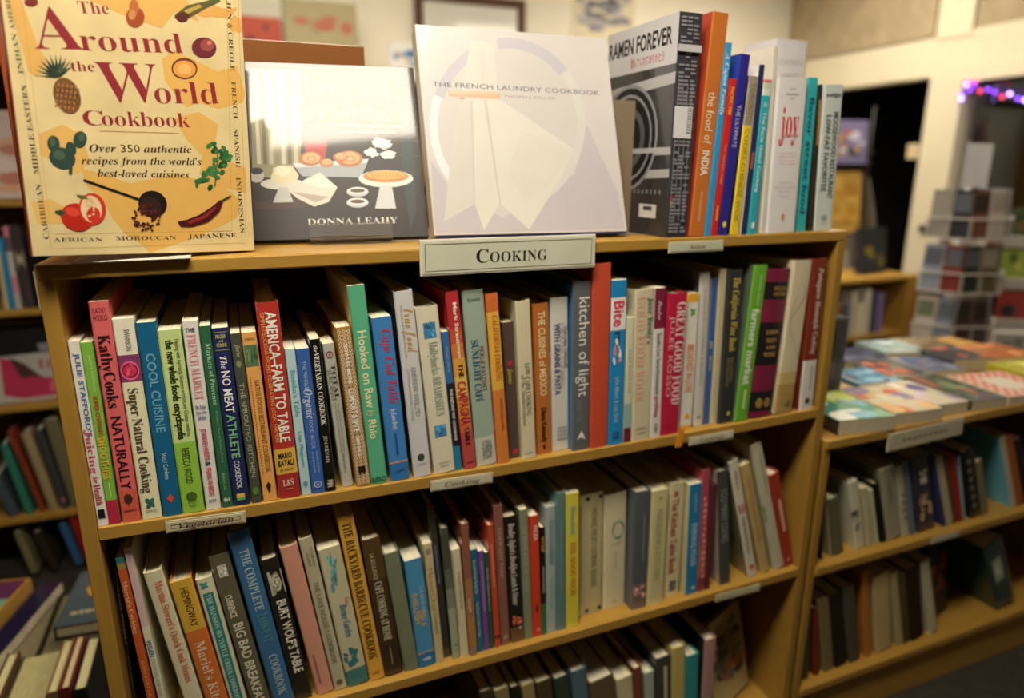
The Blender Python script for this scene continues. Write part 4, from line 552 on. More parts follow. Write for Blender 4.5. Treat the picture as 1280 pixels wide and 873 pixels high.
ROW_L3 = [
 ('grey-blue spine at the frame edge,third row of the far left shelves',-0.4335,1.215,-0.807,0.0224,0.118,-0.2321,0.17,'h','3a444c',None,0,0,None,[]),
 ('teal green spine leaning left in the far left shelves',-0.3962,1.215,-0.807,0.0161,0.2054,-0.1355,0.17,'h','2c6a5a',None,0,0,None,[]),
 ('thin rust spine leaning left in the far left shelves',-0.3612,1.215,-0.807,0.0089,0.2418,-0.1731,0.17,'h','7a3420',None,0,0,None,[]),
 ('cream tan spine leaning left in the far left shelves',-0.3403,1.215,-0.807,0.02,0.2293,-0.1434,0.17,'h','8a7a58',None,0,0,None,[]),
 ('dark blue-grey spine with a pink dot low down,far left shelves',-0.3125,1.215,-0.807,0.0171,0.2354,-0.1252,0.17,'h','34383c',None,0,0,None,[('#disc','m','a05a58',0.86,0.92,0.5,0.6)]),
 ('olive grey spine beside the main case,far left shelves',-0.2901,1.215,-0.807,0.0299,0.2587,-0.1111,0.17,'h','5f5a42',None,0,0,None,[]),
]
ROW_L4 = [
 ('cream spine in the lowest visible row of the far left shelves',-0.4106,1.215,-0.9847,0.0157,0.1296,-0.1643,0.17,'h','6f6a4a',None,0,0,None,[]),
 ('dark brown spine leaning in the lowest far left row',-0.3661,1.215,-0.9847,0.0183,0.1217,-0.2084,0.17,'h','2c241a',None,0,0,None,[]),
 ('blue spine in the lowest row of the far left shelves',-0.305,1.215,-0.9847,0.0171,0.1343,-0.1725,0.17,'h','2f5c88',None,0,0,None,[]),
 ('dark red spine in the lowest row of the far left shelves',-0.2803,1.215,-0.9847,0.0229,0.1507,-0.1512,0.17,'h','8a1f1c',None,0,0,None,[]),
]
POSE = {'around': ([[0.9545, -0.29582, 0.03759], [0.29482, 0.95508, 0.02989], [-0.04474, -0.01745, 0.99885]], [0.0073, -0.026, 0.0112], 0.2137, 0.3), 'morning': ([[0.99267, 0.11112, 0.04755], [-0.12085, 0.90587, 0.40596], [0.00203, -0.40873, 0.91265]], [0.2142, 0.11, 0.006], 0.2219, 0.2471), 'fl': ([[0.998, 0.05735, 0.02676], [-0.06296, 0.94244, 0.32839], [-0.00639, -0.32941, 0.94416]], [0.4348, 0.0542, 0.01], 0.2799, 0.2874)}
ART = {
 'around': [
  ['P','map_print','deb05e',((130.1,198.1),(142.6,207.4),(166.6,200.1),(185.2,193.1),(205.4,202.2),(213.9,174.0),(209.9,163.7),(182.6,154.5),(163.7,159.0),(150.8,152.9),(139.5,165.8),(131.4,177.1))],
  ['P','map_print','dcae62',((20.6,166.4),(29.4,181.3),(23.7,196.9),(18.7,217.5),(14.1,240.4),(39.1,253.2),(58.2,246.2),(80.7,239.4),(104.4,232.3),(132.4,228.2),(145.5,245.3),(169.4,240.4),(158.5,259.5),(124.3,270.3),(52.8,293.0),(13.6,278.8),(2.7,240.7),(8.6,210.5),(11.4,192.3),(13.9,171.0))],
  ['P','map_print','dfb466',((16.6,115.7),(36.4,125.9),(51.1,118.3),(56.6,92.0),(44.8,79.5),(27.8,90.5),(15.8,95.7))],
  ['P','map_print','deb05e',((48.0,85.6),(66.4,80.4),(90.8,72.1),(133.3,83.2),(177.5,75.0),(200.2,58.5),(195.5,37.6),(153.9,17.2),(102.4,-1.8),(97.2,8.2),(80.8,21.4),(70.8,37.3),(64.1,55.8),(51.7,67.8))],
  ['P','map_print','deb062',((137.6,140.7),(163.0,149.4),(181.6,138.2),(176.8,114.9),(192.4,99.2),(209.2,93.2),(207.6,65.6),(177.3,71.6),(158.5,84.3),(163.1,104.2),(148.4,119.4))],
  ['P','map_print','e2b86a',((3.9,51.7),(19.2,55.0),(38.7,43.2),(27.1,31.1),(6.7,31.1))],
  ['P','map_print','d9a458',((205.0,255.8),(206.0,254.4),(199.2,251.1),(201.3,248.6),(192.7,248.7),(185.3,247.2),(181.4,247.8),(176.9,245.7),(166.9,246.5),(166.1,248.9),(173.6,252.5),(172.4,254.9),(177.2,254.6),(185.9,259.1),(192.7,258.3),(198.8,258.5),(209.0,261.5),(208.2,258.2))],
  ['P','map_print','d9a458',((218.7,245.6),(217.7,241.4),(214.0,239.1),(211.9,236.7),(208.5,235.9),(205.8,237.1),(204.5,234.4),(202.2,236.7),(200.1,239.6),(196.8,241.9),(200.8,245.1),(201.3,247.8),(204.8,252.8),(207.2,253.3),(210.2,250.9),(211.2,251.0),(215.9,251.7),(214.5,247.7))],
  ['P','map_print','d9a458',((180.2,257.5),(178.3,255.7),(182.5,254.8),(177.4,252.8),(171.6,252.9),(167.2,250.9),(164.3,250.5),(159.9,251.0),(160.4,252.9),(158.5,253.5),(159.9,255.4),(162.1,255.7),(166.3,257.4),(168.0,258.5),(172.4,258.6),(179.0,260.2),(178.2,258.7),(178.6,258.1))],
  ['T','lettering','8e2c34','The','S',(60.4,229.4),(86.3,233.1),11.2],
  ['T','lettering','8e2c34','A','S',(21.5,191.7),(61.2,197.0),37.8],
  ['T','lettering','8e2c34','round','S',(59.0,196.1),(151.6,206.6),19.9],
  ['T','lettering','8e2c34','the','S',(49.1,175.9),(68.8,178.1),9.5],
  ['T','lettering','8e2c34','W','S',(71.6,150.1),(126.7,155.2),38.8],
  ['T','lettering','8e2c34','orld','S',(120.8,153.9),(184.3,159.8),22.5],
  ['T','lettering','8e2c34','C','S',(54.3,126.8),(72.0,127.7),14.5],
  ['T','lettering','8e2c34','ookbook','S',(70.6,127.6),(153.1,132.9),14.7],
  ['P','art','a8743a',((67.4,122.0),(140.8,125.6),(140.8,126.1),(67.5,122.5))],
  ['T','lettering','3a2a1c','Over 350 authentic','i',(57.0,101.6),(152.5,106.5),7.6],
  ['T','lettering','3a2a1c',"recipes from the world's",'i',(48.9,89.3),(161.8,94.3),7.6],
  ['T','lettering','3a2a1c','best-loved cuisines','i',(61.8,77.8),(148.0,79.9),7.6],
  ['T','lettering','4a4034','CARIBBEAN','S',(14.8,16.7),(13.1,68.9),4.4],
  ['T','lettering','4a4034','MIDDLE EASTERN','S',(13.0,78.2),(11.2,159.2),4.2],
  ['T','lettering','4a4034','INDIAN','S',(10.3,168.4),(8.3,203.1),3.9],
  ['T','lettering','4a4034','AMERICAN','S',(8.2,206.2),(5.6,246.4),3.8],
  ['T','lettering','4a4034','CAJUN & CREOLE','S',(198.4,279.2),(198.4,195.5),4.7],
  ['T','lettering','4a4034','FRENCH','S',(198.4,184.6),(198.7,146.2),4.9],
  ['T','lettering','4a4034','SPANISH','S',(198.0,134.9),(198.2,93.4),5.0],
  ['T','lettering','4a4034','INDONESIAN','S',(197.5,82.5),(198.6,20.1),5.2],
  ['T','lettering','4a4034','AFRICAN','S',(18.1,13.9),(60.3,13.4),4.0],
  ['T','lettering','4a4034','MOROCCAN','S',(72.2,14.2),(130.0,14.2),4.5],
  ['T','lettering','4a4034','JAPANESE','S',(141.8,14.6),(194.2,15.9),5.0],
  ['P','art','b8954c',((16.9,6.8),(204.4,9.2),(204.4,9.5),(16.9,7.1))],
  ['P','art','b8954c',((18.4,21.3),(189.4,22.8),(189.4,23.2),(18.4,21.6))],
  ['P','art','b8954c',((15.8,7.0),(8.2,252.1),(7.9,252.0),(15.5,6.9))],
  ['P','art','b8954c',((17.2,21.5),(15.8,232.9),(15.5,232.8),(17.0,21.5))],
  ['P','art','b8954c',((189.6,23.0),(199.1,267.1),(198.7,267.0),(189.3,23.0))],
  ['P','art','b8954c',((204.5,9.4),(211.3,269.3),(210.9,269.3),(204.2,9.4))],
  ['P','art','7a5230',((53.4,158.4),(54.3,151.9),(53.4,145.4),(50.9,140.1),(47.2,136.8),(42.9,135.9),(38.5,137.6),(34.9,141.6),(32.5,147.2),(31.6,153.7),(32.5,159.9),(34.9,165.1),(38.5,168.5),(42.8,169.5),(47.1,167.9),(50.8,164.1))],
  ['P','art','3f2a1c',((32.9,158.3),(37.9,145.3),(38.4,145.6),(33.4,158.6))],
  ['P','art','3f2a1c',((38.3,159.2),(32.4,145.0),(32.9,144.8),(38.8,159.0))],
  ['P','art','3f2a1c',((35.9,161.2),(42.9,143.2),(43.4,143.6),(36.4,161.5))],
  ['P','art','3f2a1c',((43.5,162.3),(35.3,142.7),(35.8,142.5),(44.0,162.1))],
  ['P','art','3f2a1c',((38.9,164.1),(47.9,141.1),(48.4,141.5),(39.4,164.4))],
  ['P','art','3f2a1c',((48.6,165.5),(38.2,140.4),(38.7,140.3),(49.1,165.3))],
  ['P','art','3f2a1c',((43.5,162.1),(50.7,144.0),(51.2,144.4),(44.0,162.4))],
  ['P','art','3f2a1c',((51.2,163.2),(43.0,143.5),(43.5,143.3),(51.7,163.1))],
  ['P','art','3f2a1c',((48.2,160.1),(53.4,146.9),(54.0,147.2),(48.7,160.4))],
  ['P','art','3f2a1c',((53.8,161.0),(47.8,146.6),(48.3,146.4),(54.3,160.8))],
  ['P','art','a87848',((38.0,162.4),(37.8,161.8),(37.6,161.4),(37.2,161.0),(36.8,160.9),(36.4,160.9),(36.1,161.2),(36.0,161.6),(35.9,162.2),(36.1,162.7),(36.3,163.2),(36.7,163.5),(37.1,163.7),(37.5,163.6),(37.8,163.4),(37.9,162.9))],
  ['P','art','a87848',((37.0,157.5),(36.8,156.9),(36.6,156.5),(36.2,156.1),(35.8,156.0),(35.4,156.0),(35.1,156.3),(35.0,156.7),(34.9,157.3),(35.1,157.8),(35.3,158.3),(35.7,158.7),(36.1,158.8),(36.5,158.7),(36.8,158.5),(36.9,158.0))],
  ['P','art','a87848',((36.0,152.6),(35.9,152.0),(35.6,151.6),(35.2,151.2),(34.8,151.1),(34.5,151.1),(34.2,151.4),(34.0,151.8),(34.0,152.4),(34.1,152.9),(34.4,153.4),(34.7,153.8),(35.1,153.9),(35.5,153.8),(35.8,153.6),(36.0,153.1))],
  ['P','art','a87848',((35.0,147.7),(34.9,147.1),(34.6,146.6),(34.2,146.3),(33.8,146.1),(33.5,146.2),(33.2,146.5),(33.0,146.9),(33.0,147.5),(33.1,148.0),(33.4,148.5),(33.7,148.9),(34.1,149.0),(34.5,148.9),(34.8,148.7),(35.0,148.2))],
  ['P','art','a87848',((34.0,142.8),(33.9,142.2),(33.6,141.7),(33.2,141.4),(32.8,141.2),(32.5,141.3),(32.2,141.6),(32.0,142.0),(32.0,142.6),(32.1,143.1),(32.4,143.6),(32.7,143.9),(33.1,144.1),(33.5,144.0),(33.8,143.7),(34.0,143.3))],
  ['P','art','a87848',((41.5,162.2),(41.3,161.7),(41.1,161.2),(40.7,160.9),(40.3,160.7),(39.9,160.8),(39.6,161.0),(39.4,161.5),(39.4,162.0),(39.6,162.6),(39.8,163.0),(40.2,163.4),(40.6,163.6),(41.0,163.5),(41.3,163.2),(41.4,162.8))],
  ['P','art','a87848',((40.5,157.3),(40.3,156.8),(40.1,156.3),(39.7,155.9),(39.3,155.8),(38.9,155.9),(38.6,156.1),(38.5,156.6),(38.4,157.1),(38.6,157.7),(38.8,158.1),(39.2,158.5),(39.6,158.6),(40.0,158.6),(40.3,158.3),(40.5,157.9))],
  ['P','art','a87848',((39.5,152.4),(39.4,151.9),(39.1,151.4),(38.7,151.0),(38.3,150.9),(37.9,150.9),(37.6,151.2),(37.5,151.7),(37.5,152.2),(37.6,152.7),(37.8,153.2),(38.2,153.6),(38.6,153.7),(39.0,153.7),(39.3,153.4),(39.5,153.0))],
  ['P','art','a87848',((38.5,147.5),(38.4,146.9),(38.1,146.4),(37.7,146.1),(37.3,145.9),(37.0,146.0),(36.7,146.3),(36.5,146.7),(36.5,147.3),(36.6,147.8),(36.9,148.3),(37.2,148.7),(37.6,148.8),(38.0,148.7),(38.3,148.5),(38.5,148.0))],
  ['P','art','a87848',((37.5,142.5),(37.4,142.0),(37.1,141.5),(36.7,141.2),(36.3,141.0),(36.0,141.1),(35.7,141.4),(35.5,141.8),(35.5,142.3),(35.6,142.9),(35.9,143.4),(36.2,143.7),(36.6,143.9),(37.0,143.8),(37.3,143.5),(37.5,143.1))],
  ['P','art','a87848',((45.0,162.1),(44.9,161.5),(44.6,161.0),(44.2,160.7),(43.8,160.5),(43.5,160.6),(43.1,160.9),(43.0,161.3),(42.9,161.9),(43.1,162.4),(43.3,162.9),(43.7,163.3),(44.1,163.4),(44.5,163.3),(44.8,163.1),(45.0,162.6))],
  ['P','art','a87848',((44.0,157.2),(43.9,156.6),(43.6,156.1),(43.2,155.8),(42.8,155.6),(42.5,155.7),(42.2,156.0),(42.0,156.4),(42.0,156.9),(42.1,157.5),(42.4,158.0),(42.7,158.3),(43.1,158.5),(43.5,158.4),(43.8,158.1),(44.0,157.7))],
  ['P','art','a87848',((43.0,152.2),(42.9,151.7),(42.6,151.2),(42.3,150.8),(41.9,150.7),(41.5,150.7),(41.2,151.0),(41.0,151.5),(41.0,152.0),(41.1,152.6),(41.4,153.1),(41.7,153.4),(42.1,153.6),(42.5,153.5),(42.8,153.2),(43.0,152.8))],
  ['P','art','a87848',((42.0,147.3),(41.9,146.7),(41.6,146.2),(41.3,145.9),(40.9,145.7),(40.5,145.8),(40.2,146.1),(40.0,146.5),(40.0,147.1),(40.1,147.6),(40.4,148.1),(40.7,148.5),(41.1,148.6),(41.5,148.5),(41.8,148.3),(42.0,147.8))],
  ['P','art','a87848',((41.0,142.3),(40.9,141.8),(40.6,141.3),(40.3,140.9),(39.9,140.8),(39.5,140.9),(39.2,141.1),(39.0,141.6),(39.0,142.1),(39.1,142.7),(39.4,143.2),(39.8,143.5),(40.2,143.7),(40.5,143.6),(40.8,143.3),(41.0,142.9))],
  ['P','art','a87848',((48.6,161.9),(48.4,161.4),(48.2,160.9),(47.8,160.5),(47.4,160.4),(47.0,160.5),(46.7,160.7),(46.5,161.2),(46.5,161.7),(46.6,162.3),(46.9,162.8),(47.3,163.1),(47.7,163.3),(48.0,163.2),(48.4,162.9),(48.5,162.5))],
  ['P','art','a87848',((47.6,157.0),(47.4,156.4),(47.2,155.9),(46.8,155.6),(46.4,155.4),(46.0,155.5),(45.7,155.8),(45.5,156.2),(45.5,156.8),(45.6,157.3),(45.9,157.8),(46.3,158.2),(46.7,158.3),(47.1,158.3),(47.4,158.0),(47.5,157.5))],
  ['P','art','a87848',((46.6,152.0),(46.4,151.5),(46.2,151.0),(45.8,150.6),(45.4,150.5),(45.0,150.6),(44.7,150.8),(44.5,151.3),(44.5,151.8),(44.6,152.4),(44.9,152.9),(45.3,153.2),(45.7,153.4),(46.1,153.3),(46.4,153.0),(46.6,152.6))],
  ['P','art','a87848',((45.6,147.1),(45.5,146.5),(45.2,146.0),(44.8,145.7),(44.4,145.5),(44.0,145.6),(43.7,145.9),(43.5,146.3),(43.5,146.9),(43.7,147.4),(43.9,147.9),(44.3,148.3),(44.7,148.4),(45.1,148.3),(45.4,148.1),(45.6,147.6))],
  ['P','art','a87848',((44.6,142.1),(44.5,141.5),(44.2,141.1),(43.8,140.7),(43.4,140.6),(43.0,140.6),(42.7,140.9),(42.6,141.4),(42.5,141.9),(42.7,142.5),(42.9,143.0),(43.3,143.3),(43.7,143.5),(44.1,143.4),(44.4,143.1),(44.6,142.7))],
  ['P','art','a87848',((52.1,161.8),(52.0,161.2),(51.7,160.7),(51.4,160.4),(51.0,160.2),(50.6,160.3),(50.3,160.6),(50.1,161.0),(50.1,161.6),(50.2,162.1),(50.5,162.6),(50.8,163.0),(51.2,163.1),(51.6,163.0),(51.9,162.8),(52.1,162.3))],
  ['P','art','a87848',((51.2,156.8),(51.0,156.3),(50.7,155.8),(50.4,155.4),(50.0,155.3),(49.6,155.3),(49.3,155.6),(49.1,156.1),(49.1,156.6),(49.2,157.2),(49.5,157.6),(49.8,158.0),(50.2,158.2),(50.6,158.1),(50.9,157.8),(51.1,157.4))],
  ['P','art','a87848',((50.2,151.9),(50.0,151.3),(49.8,150.8),(49.4,150.4),(49.0,150.3),(48.6,150.4),(48.3,150.6),(48.1,151.1),(48.1,151.6),(48.2,152.2),(48.5,152.7),(48.8,153.0),(49.3,153.2),(49.6,153.1),(50.0,152.8),(50.1,152.4))],
  ['P','art','a87848',((49.2,146.9),(49.0,146.3),(48.8,145.8),(48.4,145.5),(48.0,145.3),(47.6,145.4),(47.3,145.7),(47.1,146.1),(47.1,146.7),(47.2,147.2),(47.5,147.7),(47.9,148.1),(48.3,148.2),(48.7,148.1),(49.0,147.9),(49.1,147.4))],
  ['P','art','a87848',((48.2,141.9),(48.0,141.3),(47.8,140.8),(47.4,140.5),(47.0,140.3),(46.6,140.4),(46.3,140.7),(46.1,141.1),(46.1,141.7),(46.2,142.2),(46.5,142.7),(46.9,143.1),(47.3,143.2),(47.7,143.2),(48.0,142.9),(48.1,142.4))],
  ['P','art','2f3a2c',((35.0,168.2),(39.7,169.9),(17.0,168.3))],
  ['P','art','4c5a40',((36.5,172.6),(39.0,172.9),(25.6,172.9))],
  ['P','art','2f3a2c',((35.0,168.2),(39.7,169.9),(18.5,173.4))],
  ['P','art','4c5a40',((36.5,172.6),(39.0,172.9),(26.9,176.3))],
  ['P','art','2f3a2c',((35.0,168.2),(39.7,169.9),(20.9,178.2))],
  ['P','art','4c5a40',((36.5,172.6),(39.0,172.9),(28.8,179.4))],
  ['P','art','2f3a2c',((35.0,168.2),(39.7,169.9),(24.2,182.5))],
  ['P','art','4c5a40',((36.5,172.6),(39.0,172.9),(31.2,182.1))],
  ['P','art','2f3a2c',((35.0,168.2),(39.7,169.9),(28.1,186.0))],
  ['P','art','4c5a40',((36.5,172.6),(39.0,172.9),(34.0,184.1))],
  ['P','art','2f3a2c',((35.0,168.2),(39.7,169.9),(32.5,188.5))],
  ['P','art','4c5a40',((36.5,172.6),(39.0,172.9),(37.0,185.5))],
  ['P','art','2f3a2c',((35.0,168.2),(39.7,169.9),(37.1,189.8))],
  ['P','art','4c5a40',((36.5,172.6),(39.0,172.9),(40.1,186.1))],
  ['P','art','2f3a2c',((35.0,168.2),(39.7,169.9),(41.6,190.0))],
  ['P','art','4c5a40',((36.5,172.6),(39.0,172.9),(43.0,185.8))],
  ['P','art','2f3a2c',((35.0,168.2),(39.7,169.9),(45.8,188.8))],
  ['P','art','4c5a40',((36.5,172.6),(39.0,172.9),(45.7,184.7))],
  ['P','art','2f3a2c',((35.0,168.2),(39.7,169.9),(49.4,186.5))],
  ['P','art','4c5a40',((36.5,172.6),(39.0,172.9),(47.9,182.8))],
  ['P','art','2f3a2c',((35.0,168.2),(39.7,169.9),(52.2,183.1))],
  ['P','art','4c5a40',((36.5,172.6),(39.0,172.9),(49.5,180.3))],
  ['P','art','a04a2c',((117.0,235.9),(116.0,232.1),(113.9,228.6),(111.0,226.0),(107.7,224.7),(104.5,224.9),(101.9,226.6),(100.4,229.4),(100.1,232.9),(101.0,236.7),(103.1,240.1),(106.0,242.7),(109.3,244.0),(112.4,243.9),(115.0,242.3),(116.6,239.5))],
  ['P','art','b8683c',((112.6,243.8),(112.0,240.8),(110.8,238.2),(109.2,236.2),(107.4,235.4),(105.8,235.6),(104.4,237.0),(103.7,239.3),(103.6,242.1),(104.2,245.1),(105.3,247.7),(106.9,249.6),(108.7,250.5),(110.4,250.2),(111.7,248.9),(112.5,246.6))],
  ['P','art','c88a4c',((109.2,236.5),(108.8,234.7),(107.9,233.1),(106.7,231.9),(105.4,231.3),(104.2,231.4),(103.2,232.2),(102.6,233.6),(102.5,235.4),(102.9,237.2),(103.7,238.8),(104.9,240.0),(106.2,240.6),(107.5,240.5),(108.5,239.7),(109.1,238.3))],
  ['P','art','3a2c1a',((107.7,250.2),(106.0,253.9),(105.3,253.3),(106.9,249.7))],
  ['P','art','5a5a30',((145.3,242.3),(158.1,254.1),(177.0,261.7),(190.0,267.8),(192.3,264.6),(176.6,255.0),(160.3,243.1),(149.3,237.0))],
  ['P','art','b89a50',((154.7,248.7),(170.5,257.5),(173.5,255.7),(157.5,245.6))],
  ['P','art','5a2a20',((159.9,243.3),(157.7,241.3),(157.1,239.1),(155.2,238.3),(153.7,237.7),(151.0,237.1),(149.4,237.5),(148.3,238.3),(146.9,239.2),(145.2,240.8),(147.7,242.7),(148.3,244.0),(150.1,246.3),(152.0,245.8),(154.4,247.2),(157.0,246.8),(158.9,246.4),(159.9,245.1))],
  ['P','art','6a2c34',((184.9,215.6),(183.1,211.5),(179.6,208.1),(175.1,205.8),(170.2,205.0),(165.6,205.8),(162.1,208.0),(160.1,211.4),(160.0,215.3),(161.8,219.3),(165.1,222.7),(169.6,225.0),(174.5,225.8),(179.1,225.1),(182.7,223.0),(184.7,219.6))],
  ['P','art','9a4a48',((182.6,218.5),(181.5,216.1),(179.6,214.0),(177.1,212.6),(174.4,212.1),(171.8,212.6),(169.9,213.9),(168.8,215.9),(168.8,218.3),(169.8,220.7),(171.7,222.8),(174.2,224.2),(177.0,224.7),(179.5,224.3),(181.5,223.0),(182.5,220.9))],
  ['P','art','c87a64',((180.6,221.3),(180.3,220.5),(179.7,219.7),(178.9,219.1),(177.9,218.8),(176.9,218.8),(176.1,219.1),(175.6,219.8),(175.5,220.6),(175.7,221.4),(176.3,222.2),(177.2,222.8),(178.2,223.1),(179.2,223.1),(179.9,222.8),(180.5,222.1))],
  ['P','art','6a3a28',((164.1,192.6),(162.6,188.5),(159.2,184.8),(154.7,182.3),(149.7,181.2),(144.9,181.7),(141.1,183.8),(138.8,187.1),(138.5,191.1),(140.0,195.1),(143.2,198.7),(147.6,201.3),(152.6,202.4),(157.5,202.0),(161.4,200.0),(163.7,196.7))],
  ['P','art','e09a4c',((162.5,191.9),(161.2,188.5),(158.3,185.5),(154.3,183.4),(149.9,182.5),(145.7,182.9),(142.3,184.6),(140.3,187.3),(139.9,190.5),(141.2,193.9),(144.0,196.9),(147.9,199.0),(152.3,199.9),(156.6,199.6),(160.0,197.9),(162.1,195.2))],
  ['P','art','edb46c',((157.9,191.6),(157.1,189.5),(155.4,187.7),(153.0,186.4),(150.4,185.9),(147.8,186.2),(145.8,187.2),(144.6,188.8),(144.4,190.8),(145.2,192.9),(146.9,194.7),(149.2,196.0),(151.9,196.5),(154.4,196.3),(156.4,195.3),(157.6,193.6))],
  ['P','art','7a2a2c',((28.0,233.5),(27.4,232.0),(26.1,230.6),(24.3,229.4),(22.3,228.8),(20.3,228.7),(18.7,229.2),(17.6,230.2),(17.4,231.6),(17.9,233.1),(19.2,234.5),(21.0,235.6),(23.1,236.3),(25.1,236.4),(26.7,235.9),(27.7,234.9))],
  ['P','art','30483e',((32.6,108.7),(32.3,105.6),(31.4,102.9),(29.8,100.8),(27.9,99.7),(25.9,99.7),(24.2,101.0),(22.9,103.2),(22.4,106.0),(22.6,109.0),(23.6,111.7),(25.1,113.8),(27.0,114.9),(29.0,114.9),(30.8,113.7),(32.0,111.5))],
  ['P','art','4a6252',((29.2,109.7),(29.1,108.0),(28.6,106.5),(27.8,105.3),(26.9,104.8),(25.9,104.8),(25.0,105.5),(24.4,106.8),(24.1,108.3),(24.2,110.0),(24.7,111.5),(25.4,112.6),(26.4,113.2),(27.4,113.2),(28.3,112.5),(28.9,111.2))],
  ['P','art','30483e',((43.6,90.5),(41.3,87.1),(37.8,84.8),(33.6,84.0),(29.4,84.8),(25.8,87.0),(23.4,90.3),(22.5,94.2),(23.2,98.1),(25.4,101.5),(28.9,103.7),(33.0,104.6),(37.2,103.9),(40.8,101.7),(43.3,98.4),(44.3,94.4))],
  ['P','art','4a6252',((35.6,95.4),(34.6,93.9),(33.1,92.9),(31.2,92.6),(29.3,92.9),(27.7,93.9),(26.5,95.4),(26.1,97.1),(26.4,98.8),(27.4,100.3),(29.0,101.3),(30.8,101.7),(32.7,101.3),(34.4,100.3),(35.5,98.9),(35.9,97.1))],
  ['P','art','30483e',((55.5,112.2),(54.3,109.2),(52.4,106.8),(50.2,105.3),(47.9,105.0),(45.9,105.9),(44.5,107.9),(43.9,110.6),(44.3,113.7),(45.4,116.7),(47.3,119.1),(49.5,120.6),(51.8,120.9),(53.8,120.0),(55.2,118.1),(55.8,115.4))],
  ['P','art','4a6252',((53.9,115.1),(53.4,113.5),(52.5,112.3),(51.4,111.5),(50.4,111.3),(49.5,111.7),(48.9,112.7),(48.6,114.1),(48.8,115.7),(49.4,117.3),(50.3,118.6),(51.4,119.4),(52.4,119.6),(53.3,119.1),(53.9,118.1),(54.1,116.7))],
  ['P','art','30483e',((45.5,105.5),(45.7,102.8),(45.3,100.3),(44.3,98.3),(42.9,97.1),(41.2,96.9),(39.6,97.7),(38.2,99.4),(37.3,101.7),(37.1,104.4),(37.5,106.9),(38.5,108.9),(39.9,110.1),(41.6,110.3),(43.2,109.5),(44.6,107.8))],
  ['P','art','30483e',((38.9,94.1),(37.0,79.3),(40.1,79.3),(42.0,94.2))],
  ['P','art','2d6a3c',((171.5,116.5),(172.4,118.5),(175.0,119.8),(177.7,119.8),(179.0,118.4),(178.1,116.5),(175.5,115.1),(172.8,115.2))],
  ['P','art','3f8048',((167.4,112.8),(167.5,114.8),(169.3,116.9),(171.8,117.8),(173.6,117.1),(173.5,115.0),(171.7,112.9),(169.2,112.0))],
  ['P','art','1f5230',((178.4,108.8),(176.7,109.2),(175.4,111.3),(175.3,113.9),(176.5,115.4),(178.2,115.0),(179.5,112.9),(179.5,110.4))],
  ['P','art','3f8048',((181.5,109.6),(180.0,107.9),(177.2,107.4),(174.7,108.3),(173.9,110.2),(175.4,111.9),(178.2,112.4),(180.8,111.5))],
  ['P','art','3f8048',((188.6,112.9),(187.1,112.2),(184.9,112.8),(183.2,114.3),(183.1,115.8),(184.6,116.5),(186.8,115.9),(188.5,114.4))],
  ['P','art','1f5230',((179.6,108.5),(179.4,110.2),(180.8,111.9),(182.8,112.7),(184.3,112.1),(184.4,110.4),(183.1,108.6),(181.1,107.8))],
  ['P','art','1f5230',((172.4,109.4),(172.7,111.1),(174.7,113.1),(177.2,114.3),(178.8,114.0),(178.5,112.3),(176.5,110.3),(174.0,109.1))],
  ['P','art','1f5230',((187.6,105.7),(186.0,104.1),(184.3,104.0),(183.5,105.4),(184.1,107.6),(185.7,109.2),(187.5,109.3),(188.2,107.9))],
  ['P','art','1f5230',((183.0,102.5),(181.5,103.5),(181.2,106.1),(182.2,108.6),(184.0,109.6),(185.5,108.5),(185.8,106.0),(184.7,103.5))],
  ['P','art','1f5230',((175.8,108.2),(174.1,107.4),(172.5,108.0),(172.1,109.6),(173.0,111.2),(174.7,112.1),(176.2,111.5),(176.7,109.9))],
  ['P','art','2d6a3c',((191.3,109.7),(190.1,108.0),(187.5,107.3),(185.1,107.9),(184.2,109.5),(185.4,111.2),(187.9,112.0),(190.4,111.4))],
  ['P','art','2d6a3c',((191.9,101.3),(189.9,100.6),(187.4,101.6),(185.7,103.7),(185.9,105.7),(187.8,106.4),(190.4,105.4),(192.1,103.3))],
  ['P','art','3f8048',((195.4,105.0),(193.8,103.7),(191.1,103.5),(188.7,104.7),(188.2,106.4),(189.7,107.8),(192.4,107.9),(194.8,106.8))],
  ['P','art','3f8048',((187.8,100.6),(188.1,102.4),(189.8,104.0),(192.1,104.5),(193.5,103.5),(193.3,101.6),(191.5,100.0),(189.3,99.6))],
  ['P','art','2d6a3c',((188.6,102.6),(186.5,103.3),(185.7,105.5),(186.5,107.9),(188.6,109.2),(190.7,108.5),(191.5,106.3),(190.7,103.8))],
  ['P','art','3f8048',((180.1,99.5),(178.5,98.7),(175.9,99.3),(174.0,100.9),(173.7,102.6),(175.3,103.3),(177.9,102.8),(179.9,101.2))],
  ['P','art','1f5230',((186.6,100.1),(185.0,99.6),(182.4,100.5),(180.3,102.2),(180.1,103.8),(181.7,104.3),(184.3,103.5),(186.3,101.7))],
  ['P','art','2d6a3c',((185.8,99.7),(183.9,100.3),(183.2,102.4),(184.0,104.5),(185.8,105.6),(187.7,104.9),(188.4,102.9),(187.6,100.7))],
  ['P','art','3f8048',((172.8,100.1),(173.6,102.0),(175.5,103.0),(177.4,102.4),(178.2,100.6),(177.3,98.6),(175.4,97.7),(173.5,98.3))],
  ['P','art','1f5230',((180.6,95.8),(181.3,97.7),(183.8,99.3),(186.6,99.5),(188.1,98.3),(187.3,96.3),(184.8,94.8),(182.0,94.5))],
  ['P','art','1f5230',((186.9,93.4),(185.0,94.1),(184.0,96.4),(184.4,99.0),(186.1,100.5),(187.9,99.9),(189.0,97.5),(188.6,94.9))],
  ['P','art','3f8048',((175.2,90.3),(173.5,91.0),(172.5,93.6),(172.8,96.4),(174.1,97.9),(175.7,97.2),(176.7,94.7),(176.5,91.8))],
